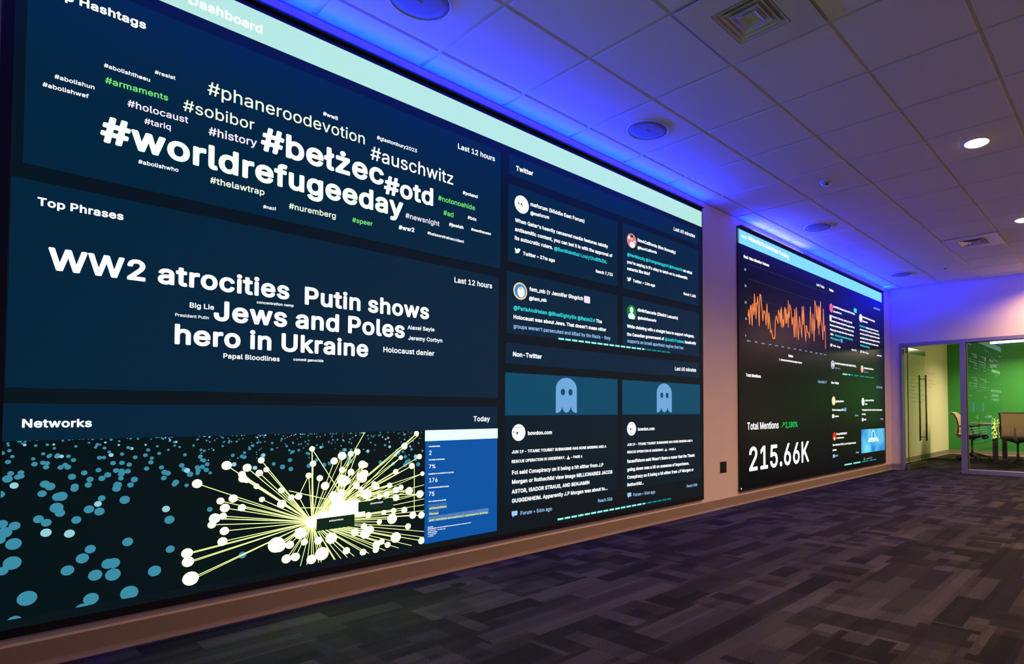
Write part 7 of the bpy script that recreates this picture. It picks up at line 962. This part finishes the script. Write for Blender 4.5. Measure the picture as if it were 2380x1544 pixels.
    (-0.524, 0.879, 0.0033), (-1.028, 0.886, 0.0028), (-0.951, 0.773, 0.0027), (-0.828, 0.812, 0.0036), (-0.841, 0.802, 0.0034), (-0.715, 0.838, 0.0028), 
    (-0.839, 0.791, 0.003), (-0.111, 0.877, 0.003), (-1.034, 0.825, 0.0031), (-1.071, 0.887, 0.0035), (-0.603, 0.785, 0.0025), (-0.498, 0.882, 0.0038), 
    (-0.472, 0.836, 0.003), (-0.039, 0.879, 0.0029), (-0.386, 0.882, 0.0027), (-0.64, 0.833, 0.004), (-0.341, 0.882, 0.0038), (-0.183, 0.88, 0.0042), 
    (-0.845, 0.877, 0.0023), (-0.294, 0.848, 0.0044), (-0.635, 0.882, 0.0028), (-0.839, 0.774, 0.0027), (-1.003, 0.874, 0.0024), (-0.677, 0.838, 0.0035), 
    (-0.924, 0.884, 0.0031), (-0.382, 0.858, 0.0037), (-0.09, 0.878, 0.0033), (-0.604, 0.85, 0.0041), (-0.536, 0.829, 0.0033), (-0.26, 0.784, 0.0032), 
    (-0.985, 0.88, 0.0028), (-0.121, 0.872, 0.004), (-0.436, 0.757, 0.0028), (-0.279, 0.868, 0.0029), (-0.447, 0.787, 0.0036), (-1.035, 0.775, 0.0028), 
    (-0.442, 0.815, 0.003), (-0.695, 0.873, 0.0026), (-1.023, 0.829, 0.0029), (-0.148, 0.88, 0.0033), (-0.918, 0.778, 0.0036), (-0.112, 0.847, 0.003), 
    (-0.687, 0.879, 0.0025), (-0.525, 0.874, 0.0027), (-0.584, 0.769, 0.0042), (-0.634, 0.883, 0.0038), (-0.979, 0.855, 0.0024), (0.017, 0.839, 0.0037), 
    (-0.832, 0.851, 0.0039), (-0.675, 0.88, 0.0033), (-0.082, 0.862, 0.0041), (-0.081, 0.867, 0.0044), (-0.566, 0.882, 0.0026), (-0.053, 0.852, 0.0037), 
    (-0.082, 0.836, 0.0038), (-0.82, 0.819, 0.0028), (-0.629, 0.812, 0.0035), 
]


Y_SCREEN, Y_CARD, Y_SUB, Y_MARK, Y_TEXT, Y_TOP = -0.0002, -0.0010, -0.0016, -0.0021, -0.0026, -0.0031

def rect(mb, x0, z0, x1, z1, y):
    return mb.add([(x0, y, z0), (x1, y, z0), (x1, y, z1), (x0, y, z1)], [(0, 1, 2, 3)])
def disc(mb, x, z, r, y, n=24, sx=1.0, clip=None):
    pts = [(x + r * sx * math.cos(2 * PI * k / n), z + r * math.sin(2 * PI * k / n)) for k in range(n)]
    if clip:
        x0, z0, x1, z1 = clip
        pts = [(min(max(a, x0), x1), min(max(b, z0), z1)) for a, b in pts]
    return mb.add([(a, y, b) for a, b in pts], [tuple(range(n))])

def bar(mb, p, q, w_, y):
    d = Vector((q[0] - p[0], q[1] - p[1]))
    if d.length < 1e-5: return
    n = Vector((-d.y, d.x)).normalized() * (w_ / 2)
    mb.add([(p[0] - n.x, y, p[1] - n.y), (q[0] - n.x, y, q[1] - n.y), (q[0] + n.x, y, q[1] + n.y), (p[0] + n.x, y, p[1] + n.y)], [(0, 1, 2, 3)])

def display(x0, x1, z0, z1, bl, br, bt, bb, label, mat):
    t = thing('video_wall', ((x0 + x1) / 2, 0, z0), label, 'video wall', 'LED video walls on the cream wall')
    c = MB()
    c.box(x0, 0.0, z0, x1, YWALL, z1)
    c.box(x0, -0.003, z0, x1, 0.0, z0 + bb); c.box(x0, -0.003, z1 - bt, x1, 0.0, z1)
    c.box(x0, -0.003, z0 + bb, x0 + bl, 0.0, z1 - bt); c.box(x1 - br, -0.003, z0 + bb, x1, 0.0, z1 - bt)
    c.build('bezel', M['bezel'], t)
    s = rect(MB(), x0 + bl, z0 + bb, x1 - br, z1 - bt, Y_SCREEN).build('screen', M[mat], t)
    return t, s
big, big_screen = display(-1.72, 3.0105, 0.1395, 3.0105, 0.034, 0.0095, 0.0295, 0.034, 'wide LED wall showing the hashtag word cloud and the yellow network graph', 'screen')
far, far_screen = display(3.6955, 8.413, 0.1395, 3.0105, 0.012, 0.012, 0.0295, 0.016, 'LED wall with orange line chart and large 215.66K count', 'screen2')

PANEL = {}
def reg(key, o):
    n = key; k = 0
    while n in PANEL:
        k += 1; n = '%s.%03d' % (key, k)
    PANEL[n] = o
for pan, name, col, x0, z0, x1, z1 in RECTS:
    if pan in 'AB':
        o = rect(MB(), x0, z0, x1, z1, Y_CARD).build(name, M[col], big if pan == 'A' else far)
        reg(name, o)
    else:
        rect(MB(), x0, z0, x1, z1, Y_SUB).build(name, M[col], PANEL[pan])
CAPS = {'message': 0.028, 'link': 0.028, 'author_name': 0.029, 'author_handle': 0.025, 'source_line': 0.026, 'reach_count': 0.025, 'time_ago': 0.025, 'title': 0.046}
for pan, name, text, wt, col, x0, z0, wd, sl in TEXTS:
    mb = MB()
    cap = CAPS.get(name) if x0 > 3.6 else None
    if name == 'count': cap = 0.265
    write(mb, text, wt, x0, z0, wd, sl, Y_TEXT, cap)
    mb.build(name, M[col], PANEL[pan])

def chart():
    p = PANEL['volume_panel']
    g = MB()
    for xa, z, xb in GRIDLINES: rect(g, xa, z - 0.003, xb, z + 0.003, Y_SUB)
    g.build('grid_lines', M['grid'], p)
    c = MB()
    for a, b in zip(CHART, CHART[1:]):
        bar(c, a, b, 0.017, Y_MARK)
    for a in CHART: disc(c, a[0], a[1], 0.0085, Y_MARK, 8)
    c.build('chart_line', M['orange'], p)
chart()

def network():
    p = PANEL['network_panel']
    box = [r for r in RECTS if r[1] == 'network_picture'][0]
    x0, z0, x1, z1 = box[3:7]
    cl = (x0, z0, x1 - 0.001, z1)
    d = MB(); random.seed(3)
    for k, (x, z, r) in enumerate(DOTS):
        if z - r > z1 or x - r > x1 or z + r < z0 or x + r < x0: continue
        d.cur = 1 if (k > 4 and random.random() < 0.13) else 0
        disc(d, x, z, r, Y_MARK + 0.00012 * (k % 4), 18, 1.0, cl)
    d.build('drifting_dots', [M['dot'], M['dotb']], p)
    h0, h1, h2 = HUBS
    e = MB()
    def hub(n):
        if n[0] > h0[0] + 0.12 and n[1] > h0[1] + 0.02: return h2 if n[0] > h1[0] + 0.28 else h1
        return h0
    def cbar(a, b, w_):
        bar(e, a, b, w_, Y_TEXT + 0.0002)
    for n in NODES:
        cbar(n, hub(n), 0.0032)
        if n[0] > h1[0]: cbar(n, h0, 0.0024)
        elif n[2] > 0.02: cbar((n[0] + 0.012, n[1] - 0.004), h0, 0.0024)
    for q in ENDS: cbar((min(q[0], x1 - 0.002), max(q[1], z0 + 0.002)), h0 if q[1] < h1[1] else h1, 0.0028)
    for a, b in SEGS: cbar(a, (b[0], b[1]), 0.0034)
    e.build('network_links', M['line'], p)
    nn = MB()
    for x, z, r in NODES: disc(nn, x, z, r, Y_TEXT, 22, 1.0, cl)
    # the burnt-out heart of the graph where the links crowd together
    for x, z, r in ((h0[0], h0[1], 0.030), (h0[0] + .05, h0[1] + .012, 0.034), (h0[0] + .10, h0[1] + .02, 0.03), (h0[0] + .15, h0[1] + .032, 0.03), (h0[0] + .20, h0[1] + .028, 0.026), (h1[0] + .0, h1[1], 0.034), (h1[0] + .05, h1[1] + .004, 0.036), (h1[0] + .10, h1[1] + .01, 0.034), (h1[0] - .06, h1[1] - .03, 0.03), (h1[0] + .13, h1[1] - .03, 0.028), (h1[0] + 0.07, h1[1] - .04, 0.03)):
        disc(nn, x, z, r, Y_TEXT, 22)
    nn.build('network_nodes', M['nodec'], p)
network()
for o in PANEL['network_panel'].children:          # the tags lie over the graph
    if o.name.startswith('name_tag'): o.location.y -= 0.0016
    if o.name.startswith('tag_text'): o.location.y -= 0.0010

def pictures():
    for pan, name, col, x, z, r in CIRCLES:
        p = PANEL[pan]
        if col == 'olive':
            disc(MB(), x, z, r, Y_TEXT, 24, 1.0, (x - r, z - 0.01, x + r, z + r)).build(name, M[col], p); continue
        o = disc(MB(), x, z, r, Y_TEXT, 30).build(name, M[col], p)
        if name != 'profile_picture': continue
        dmb = MB(); mats = None
        if pan == 'post_card':
            mats = [M['skyb'], M['navy']]
            for k, (dx, dz) in enumerate(((-0.45, 0.05), (-0.05, 0.02))):
                dmb.cur = k
                bar(dmb, (x + r * (dx - .1), z + r * dz - .008), (x + r * dx, z + r * dz + .008), 0.006, Y_TOP); bar(dmb, (x + r * dx, z + r * dz + .008), (x + r * (dx + .12), z + r * dz - .01), 0.007, Y_TOP)
        elif pan == 'post_card.001':
            mats = [M['white'], M['skin'], M['navy']]
            disc(dmb, x + r * .1, z - r * .55, r * .42, Y_TOP, 20, 1.3); dmb.cur = 1; disc(dmb, x, z + r * .3, r * .3, Y_TOP - .0003, 20, .9); dmb.cur = 2; disc(dmb, x, z + r * .6, r * .2, Y_TOP - .0005, 20, 1.3); dmb.cur = 0; rect(dmb, x - r * .75, z + r * .1, x - r * .4, z + r * .5, Y_TOP); rect(dmb, x + r * .4, z - r * .1, x + r * .8, z + r * .1, Y_TOP)
        elif pan == 'post_card.002':
            mats = [M['white'], M['skyb'], M['skin']]
            dmb.cur = 1; disc(dmb, x, z, r * .82, Y_TOP, 26); dmb.cur = 0; disc(dmb, x + r * .1, z - r * .1, r * .62, Y_TOP - .0003, 22, .85); dmb.cur = 2; disc(dmb, x, z + r * .3, r * .2, Y_TOP - .0005, 16)
        elif pan == 'post_card.003':
            mats = [M['white'], M['mint']]
            disc(dmb, x, z + r * .3, r * .42, Y_TOP, 22, .85); dmb.cur = 1; disc(dmb, x, z - r * .62, r * .5, Y_TOP, 22, 1.45, (x - r * .8, z - r * .95, x + r * .8, z)); rect(dmb, x - r * .16, z - r * .4, x + r * .16, z + r * .1, Y_TOP - .0003)
        elif pan.startswith('forum_card'):
            mats = [M['navy']]
            rect(dmb, x - r * .35, z - r * .2, x - r * .1, z + r * .1, Y_TOP); rect(dmb, x - r * .8, z + r * .62, x + r * .7, z + r * .67, Y_TOP); rect(dmb, x - r * .8, z - r * .1, x - r * .7, z + r * .2, Y_TOP)
        elif col == 'aw':
            mats = [M['navy']]
            write(dmb, 'A', 2, x - .022, z + .012, .045, 0, Y_TOP, .045); write(dmb, 'W', 2, x - .03, z - .055, .06, 0, Y_TOP, .045)
        elif col == 'red':
            mats = [M['gold'], M['orange']]
            disc(dmb, x, z - r * .55, r * .42, Y_TOP, 18, 1.2); dmb.cur = 1; disc(dmb, x - r * .2, z - r * .1, r * .2, Y_TOP - .0003, 12)
        elif col == 'pink':
            mats = [M['red']]
            vs, fs = ring(r * .3, r * .42); dmb.add([(x + a, Y_TOP, z + b) for a, b in vs], fs)
        elif col == 'peach':
            mats = [M['white'], M['orange']]
            disc(dmb, x, z + r * .45, r * .4, Y_TOP, 16, .8); dmb.cur = 1; disc(dmb, x + r * .3, z - r * .6, r * .25, Y_TOP, 14)
        if dmb.v: dmb.build('profile_motif', mats, p)
    for pan, name, kind, col, x0, z0, x1, z1 in ICONS:
        mb = MB(); w_, h_ = x1 - x0, z1 - z0
        P = lambda a, b: (x0 + a * w_, Y_TEXT, z0 + b * h_)
        def poly(pts):
            vs = [Vector((x0 + a * w_, z0 + b * h_, 0)) for a, b in pts]
            mb.add([(v.x, Y_TEXT, v.y) for v in vs], [tuple(t) for t in tessellate_polygon([vs])])
        if kind == 'bird':
            poly([(0.0, .12), (.18, .1), (.32, .16), (.2, .22), (.1, .36), (.22, .36), (.08, .5), (.04, .64), (.14, .6), (.05, .76), (.08, .94), (.26, .78), (.5, .7), (.52, .86), (.62, .96), (.76, .97), (.86, .9), (.98, .93), (.92, .84), (1.0, .82), (.9, .7), (.86, .46), (.74, .24), (.54, .08), (.3, .02), (.12, .04)])
        elif kind == 'chat':
            poly([(.06, .3), (.14, .27), (.2, .27), (.2, 0), (.45, .27), (.94, .27), (1, .34), (1, .93), (.94, 1), (.06, 1), (0, .93), (0, .36)])
        elif kind == 'ghost':
            body = [Vector(P(a, b)) for a, b in []]
            n = 14
            top = [(.5 + .5 * math.cos(PI * k / n), .68 + .32 * math.sin(PI * k / n)) for k in range(n + 1)]
            hem = [(0, 0), (.1, .0), (.2, .04), (.26, .1), (.29, .17), (.33, .1), (.4, .03), (.5, 0), (.6, .03), (.67, .1), (.71, .17), (.74, .1), (.8, .04), (.9, 0), (1, 0)]
            outer = [Vector((x0 + a * w_, z0 + b * h_, 0)) for a, b in top + hem]
            eyes = [[Vector((x0 + (ce + .1 * math.cos(-2 * PI * k / 14)) * w_, z0 + (.59 + .095 * math.sin(-2 * PI * k / 14)) * h_, 0)) for k in range(14)] for ce in (.33, .69)]
            lp = [outer] + eyes; flat = [v for l in lp for v in l]
            mb.add([(v.x, Y_TEXT, v.y) for v in flat], [tuple(t) for t in tessellate_polygon(lp)])
        elif kind == 'ship':
            poly([(0, .3), (1, .3), (.85, 0), (.15, 0)]); poly([(.25, .36), (.8, .36), (.6, .7), (.35, .7)]); poly([(.4, .72), (.55, .72), (.55, 1), (.4, 1)])
        elif kind == 'rrect':
            poly([(.12, 0), (.88, 0), (1, .1), (1, .9), (.88, 1), (.12, 1), (0, .9), (0, .1)])
        elif kind == 'arrow':
            bar(mb, P(0, 0)[::2], P(.85, .85)[::2], .011, Y_TEXT); poly([(.4, 1), (1, 1), (1, .4), (.86, .4), (.86, .86), (.4, .86)])
        mb.build(name, M[col], PANEL[pan])
    for pan, x0, z0, x1, z1, n, fill, th in BARS:
        mb = MB(); pitch = (x1 - x0) / (n - 0.18); z = (z0 + z1) / 2; L_ = pitch * 0.82
        for k in range(n):
            a, b = x0 + k * pitch, x0 + k * pitch + L_
            f = min(1.0, max(0.0, fill - k))
            if f > 0: mb.cur = 0; rect(mb, a, z - th / 2, a + L_ * f, z + th / 2, Y_TOP)
            if f < 1: mb.cur = 1; rect(mb, a + L_ * f, z - th * .42, b, z + th * .42, Y_TOP)
        mb.build('progress_bar', [M['dash'], M['dashlo']], PANEL[pan])
pictures()
PH = [r for r in RECTS if r[1] == 'photo'][0]
vs, fs = ring(0.065, 0.08, 28)
MB().add([((PH[3] + PH[5]) / 2 + a, Y_TEXT, PH[6] - 0.1 + b) for a, b in vs], fs).build('photo_ring', M['W'], PANEL['forum_panel'])
rect(MB(), 3.712, 0.165, 3.732, 0.178, Y_TEXT).build('stuck_pixel', M['W'], far)

# ------------------------------------------------------------------ blue strips washing the ceiling above the displays
def led_strip(x0, x1, label, pale=None):
    t = thing('led_strip', ((x0 + x1) / 2, -0.02, 3.0105), label, 'light strip', 'blue light strips above the video walls')
    MB().box(x0, -0.034, 3.011, x1, YWALL, 3.017).build('channel', M['bezel'], t)
    s = MB()
    s.box(x0 + .02, -0.03, 3.017, x1 - .02, -0.012, 3.023)
    if pale:
        s.cur = 1; s.box(pale[0], -0.031, 3.0172, pale[1], -0.011, 3.0235)
    s.build('diodes', [M['led'], M['ledw']], t)
    n = 6
    for k in range(n):
        a, b = x0 + (x1 - x0) * k / n, x0 + (x1 - x0) * (k + 1) / n
        lamp('led_glow', 'AREA', ((a + b) / 2, -0.022, 3.026), t, (0.0, 0.004, 1.0), LED_W / n, (0, -0.75, 0.66), shape='RECTANGLE', size=(b - a), size_y=0.016)
    if pale: lamp('led_glow', 'AREA', (x1 - 0.03, -0.026, 3.028), t, (0.0, 0.004, 1.0), LED_W * 0.11, (0.80, -0.55, 0.15), shape='RECTANGLE', size=0.06, size_y=0.016)
    if pale:
        lamp('led_glow', 'AREA', ((pale[0] + pale[1]) / 2, -0.022, 3.027), t, (0.55, 0.5, 0.4), LED_W * 0.006, (0, -0.97, 0.25), shape='RECTANGLE', size=pale[1] - pale[0], size_y=0.016)
    return t
led_strip(-1.70, 3.0, 'blue light strip along the top of the hashtag display')
led_strip(3.71, 8.40, 'blue light strip along the top of the line chart display, partly paler', (3.95, 5.25))

# ------------------------------------------------------------------ ceiling fittings
def speaker(i, j, label):
    x, y = gx(i) + TILE / 2, gy(j) - TILE / 2
    t = thing('ceiling_speaker', (x, y, H), label, 'speaker', 'round ceiling speakers along the video wall')
    MB().lathe([(0.158, 0.0), (0.158, -0.004), (0.154, -0.007), (0.149, -0.006), (0.147, -0.003)], (x, y, H), 48, cap=False).build('rim', M['white_metal'], t, True)
    MB().lathe([(0.148, 0.0), (0.147, -0.0035), (0.10, -0.0042), (0.002, -0.0045)], (x, y, H), 48).build('grille', M['grille'], t, True)
    MB().box(x - .014, y - .004, H - .0055, x + .014, y + .004, H - .0043).build('badge', M['chrome'], t)
speaker(-1, 0, 'round ceiling speaker above the header bar, cut by the top of the photo')
speaker(2, 0, 'round ceiling speaker above the right half of the hashtag display')
speaker(7, 0, 'round ceiling speaker above the left end of the line chart display')
speaker(12, 0, 'faint round ceiling speaker nearest the end wall corner')

def diffuser(i, j, label):
    x, y = gx(i) + TILE / 2, gy(j) - TILE / 2
    t = thing('air_diffuser', (x, y, H), label, 'air vent', 'square louvred ceiling vents')
    h = TILE / 2 - 0.008; q = 0.155
    p = MB()
    z = H - 0.004
    for a, b, c, d in ((-h, -h, h, -q), (-h, q, h, h), (-h, -q, -q, q), (q, -q, h, q)):
        p.box(x + a, y + b, z, x + c, y + d, z + 0.004)
    p.build('panel', M['white_metal'], t)
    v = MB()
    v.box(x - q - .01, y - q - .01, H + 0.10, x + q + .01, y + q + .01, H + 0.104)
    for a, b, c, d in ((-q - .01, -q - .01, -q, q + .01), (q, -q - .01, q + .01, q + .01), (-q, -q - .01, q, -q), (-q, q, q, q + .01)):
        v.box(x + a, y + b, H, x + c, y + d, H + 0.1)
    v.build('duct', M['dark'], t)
    def cone(r0, r1, z0, z1):
        mb = MB(); th = 0.003
        def sq(r, zz): return [(x - r, y - r, zz), (x + r, y - r, zz), (x + r, y + r, zz), (x - r, y + r, zz)]
        vs = sq(r0, z0) + sq(r1, z1) + sq(r1 - th, z1) + sq(r0 - th, z0)
        fs = []
        for k in range(4):
            n = (k + 1) % 4
            fs += [(k, n, 4 + n, 4 + k), (4 + k, 4 + n, 8 + n, 8 + k), (8 + k, 8 + n, 12 + n, 12 + k), (12 + k, 12 + n, n, k)]
        mb.add(vs, fs)
        mb.mi = [1 if q % 4 == 0 else 0 for q in range(16)]           # shade of the gaps is put into the colour of the duct side
        return mb
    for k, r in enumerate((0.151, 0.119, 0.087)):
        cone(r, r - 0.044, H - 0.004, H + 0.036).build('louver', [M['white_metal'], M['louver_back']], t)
    c = MB(); r = 0.055; z0 = H - 0.010
    c.add([(x - r, y - r, z0), (x + r, y - r, z0), (x + r, y + r, z0), (x - r, y + r, z0), (x, y, H + 0.02)], [(0, 4, 1), (1, 4, 2), (2, 4, 3), (3, 4, 0)])
    c.build('centre_cone', M['white_metal'], t)
diffuser(1, 2, 'large square louvred ceiling vent at the top of the photo')
diffuser(10, 2, 'small distant louvred ceiling vent near the end wall')

def downlight(i, j, label):
    x, y = gx(i) + TILE / 2, gy(j) - TILE / 2
    t = thing('downlight', (x, y, H), label, 'ceiling light', 'round recessed ceiling lights')
    MB().lathe([(0.098, 0.0), (0.098, -0.003), (0.086, -0.005), (0.082, 0.0)], (x, y, H), 40, cap=False).build('trim_ring', M['white_metal'], t, True)
    MB().lathe([(0.0835, -0.001), (0.080, -0.008), (0.066, -0.014), (0.03, -0.018), (0.002, -0.019)], (x, y, H), 40).build('lens', M['lamp'], t, True)
    lamp('bulb', 'SPOT', (x, y, H - 0.024), t, WARM, DOWNLIGHT_W, (0, 0, -1), spot_size=math.radians(150), spot_blend=0.9, shadow_soft_size=0.07)
downlight(5, 3, 'glowing round ceiling light nearest the camera')
downlight(9, 3, 'glowing round ceiling light at the right edge, second along the row')
downlight(13, 3, 'round ceiling light in front of the end wall, beyond the right edge')
downlight(1, 3, 'round ceiling light overhead, above the top edge of the photo')
for i in (13, 9, 5, 1):  # second row added out of view to brighten the room and ceiling
    downlight(i, 7, 'added unseen round ceiling light on the far side of the room, %s from the end wall' % {13: 'first', 9: 'second', 5: 'third', 1: 'fourth'}[i])

x, y = gx(5) + TILE / 2, gy(1) - TILE / 2
t = thing('smoke_detector', (x, y, H), 'small round detector on the tile beside the line chart display', 'detector')
MB().lathe([(0.058, 0.0), (0.058, -0.006), (0.052, -0.010), (0.040, -0.011)], (x, y, H), 32).build('base', M['white_metal'], t, True)
MB().lathe([(0.040, -0.011), (0.036, -0.024), (0.022, -0.031), (0.002, -0.033)], (x, y, H), 32).build('dome', M['chrome'], t, True)
x, y = gx(12) + TILE / 2, gy(1) - TILE / 2
t = thing('sprinkler_head', (x, y, H), 'tiny flat sprinkler cover on a ceiling tile near the end wall', 'sprinkler')
MB().lathe([(0.045, 0.0), (0.045, -0.004), (0.040, -0.006), (0.002, -0.0065)], (x, y, H), 28).build('cover', M['white_metal'], t, True)
MB().lathe([(0.012, -0.0065), (0.010, -0.014), (0.002, -0.015)], (x, y, H), 16).build('nozzle', M['dark'], t, True)

# ------------------------------------------------------------------ socket on the wall between the displays
t = thing('wall_outlet', (3.398, YWALL, 0.425), 'black double power outlet on the cream wall between the displays', 'power outlet')
MB().box(3.340, YWALL - 0.007, 0.368, 3.456, YWALL, 0.482).build('cover_plate', M['black'], t, bevel=0.002)
for z in (0.452, 0.398):
    MB().box(3.372, YWALL - 0.0095, z - 0.019, 3.424, YWALL - 0.007, z + 0.019).build('socket', M['gasket'], t, bevel=0.001)

# ------------------------------------------------------------------ office furniture
tx0, tx1, ty0, ty1 = 11.40, 12.56, -0.72, -3.2
t = thing('meeting_table', ((tx0 + tx1) / 2, (ty0 + ty1) / 2, 0), 'dark meeting table behind the office glass', 'table')
MB().box(tx0, ty1, 0.722, tx1, ty0, 0.752).build('table_top', M['table_top'], t, bevel=0.004)
MB().box(tx0 + .10, ty1 + .14, 0.66, tx1 - .10, ty0 - .38, 0.7215).build('apron', M['table_leg'], t)
for lx in (tx0 + .045, tx1 - .085):
    for ly in (ty0 - .42, ty1 + .10):
        MB().box(lx, ly, 0, lx + .085, ly + .085, 0.7215).build('leg', M['table_leg'], t, bevel=0.004)

def office_chair(loc, rz, label):
    t = thing('office_chair', (0, 0, 0), label, 'chair', 'office chairs at the meeting table')
    MB().lathe([(0.036, 0.055), (0.036, 0.13), (0.030, 0.15), (0.022, 0.20), (0.018, 0.22), (0.018, 0.40), (0.05, 0.41), (0.05, 0.425)], (0, 0, 0), 20).build('column', M['chair_dark'], t, True)
    for k in range(5):
        a = 2 * PI * k / 5 + 0.3
        c, s = math.cos(a), math.sin(a)
        lg = MB().tube([(0.02 * c, 0.02 * s, 0.118), (0.12 * c, 0.12 * s, 0.110), (0.23 * c, 0.23 * s, 0.085), (0.315 * c, 0.315 * s, 0.062)], [0.031, 0.027, 0.021, 0.016], 10).build('leg', M['chair_grey'], t, True)
        w_ = MB()
        for o in (-0.014, 0.014):
            p = Vector((0.315 * c, 0.315 * s, 0.028)); n = Vector((-s, c, 0))
            pts = [p + n * (o - .009), p + n * (o + .009)]
            w_.tube(pts, 0.028, 16)
        w_.tube([(0.315 * c, 0.315 * s, 0.028), (0.315 * c, 0.315 * s, 0.062)], 0.009, 8)
        w_.build('caster', M['black'], lg, True)
    # seat: gently dished with a waterfall front
    prof = [(-0.235, 0.525), (-0.20, 0.510), (-0.10, 0.503), (0.0, 0.505), (0.10, 0.512), (0.17, 0.514), (0.215, 0.505), (0.243, 0.482), (0.255, 0.452)]
    rows = [[(px, yy, pz - 0.012 * (1 - (yy / 0.24) ** 2)) for yy in [0.245 * (k / 6 - 1) for k in range(13)]] for px, pz in prof]
    MB().sheet(rows, 0.034).build('seat', M['seat_fabric'], t, True)
    fr_ = MB()
    fr_.prism([(-0.20, 0.486), (-0.06, 0.424), (0.06, 0.424), (0.20, 0.486), (0.0, 0.474)], 'y', -0.07, 0.07)
    for sg in (-1, 1):
        fr_.tube([(0, 0.05 * sg, 0.43), (0.02, 0.15 * sg, 0.46), (0.02, 0.235 * sg, 0.49)], 0.018, 8)
    fr_.build('seat_frame', M['chair_dark'], t)
    # back: mesh panel that bows round the sitter and flares at the top
    bp = [(-0.262, 0.545), (-0.255, 0.62), (-0.250, 0.70), (-0.262, 0.78), (-0.285, 0.86), (-0.318, 0.93), (-0.355, 0.962), (-0.385, 0.968)]
    def bow(px, yy): return px + 0.055 * (yy / 0.235) ** 2
    yy_ = [0.235 * (k / 6 - 1) for k in range(13)]
    MB().sheet([[(bow(px, a), a, pz) for a in yy_] for px, pz in bp], 0.012).build('backrest', M['mesh_fabric'], t, True)
    for sg in (-1, 1):
        MB().tube([(bow(px, .235) - .004, .238 * sg, pz) for px, pz in bp], 0.014, 8).build('back_frame', M['chair_dark'], t, True)
    MB().tube([(bow(bp[-1][0], a) - .004, a, bp[-1][1] + .004) for a in yy_], 0.013, 8).build('top_rail', M['chair_shell'], t, True)
    MB().tube([(bow(bp[0][0], a), a, bp[0][1] - .008) for a in yy_], 0.014, 8).build('bottom_rail', M['chair_shell'], t, True)
    MB().tube([(-0.04, 0, 0.45), (-0.16, 0, 0.462), (-0.25, 0, 0.478), (-0.292, 0, 0.515), (-0.290, 0, 0.60), (-0.268, 0, 0.70)], [0.026, 0.026, 0.027, 0.026, 0.02, 0.014], 10).build('back_support', M['chair_shell'], t, True)
    for sg in (-1, 1):
        ar = MB().tube([(-0.02, 0.235 * sg, 0.485), (-0.03, 0.275 * sg, 0.53), (-0.06, 0.285 * sg, 0.62), (-0.05, 0.28 * sg, 0.685)], [0.017, 0.018, 0.016, 0.018], 8).build('arm_post', M['chair_dark'], t, True)
        MB().box(-0.17, sg * 0.28 - 0.035, 0.682, 0.10, sg * 0.28 + 0.035, 0.708).build('arm_pad', M['chair_dark'], ar, bevel=0.008)
    t.location = loc; t.rotation_euler = (0, 0, rz)
    return t
ch = office_chair((11.95, -0.60, 0), -PI / 2, 'office chair seen from the side at the end of the meeting table')
c2 = copy_tree(ch)
c2.location = (11.05, -1.53, 0); c2.rotation_euler = (0, 0, 0)
c2['label'] = 'office chair with its mesh back turned to the glass, cut by the right edge'

t = thing('pendant_light', (12.6, -2.0, 2.75), 'long white linear lamp hanging in the office', 'ceiling light')
MB().box(12.552, -3.3, 2.527, 12.648, -0.856, 2.560).build('housing', M['white_metal'], t)
MB().box(12.555, -3.298, 2.440, 12.645, -0.858, 2.527).build('diffuser', M['tube'], t, bevel=0.006)
for yy in (-2.95, -1.2):
    MB().tube([(12.6, yy, 2.56), (12.6, yy, 2.75)], 0.003, 6).build('suspension_wire', M['steel'], t)
lamp('tube_light', 'AREA', (12.6, -2.08, 2.43), t, (1.0, 0.82, 0.50), OFFICE_W, (0, 0, -1), shape='RECTANGLE', size=0.08, size_y=2.3, spread=math.radians(155))
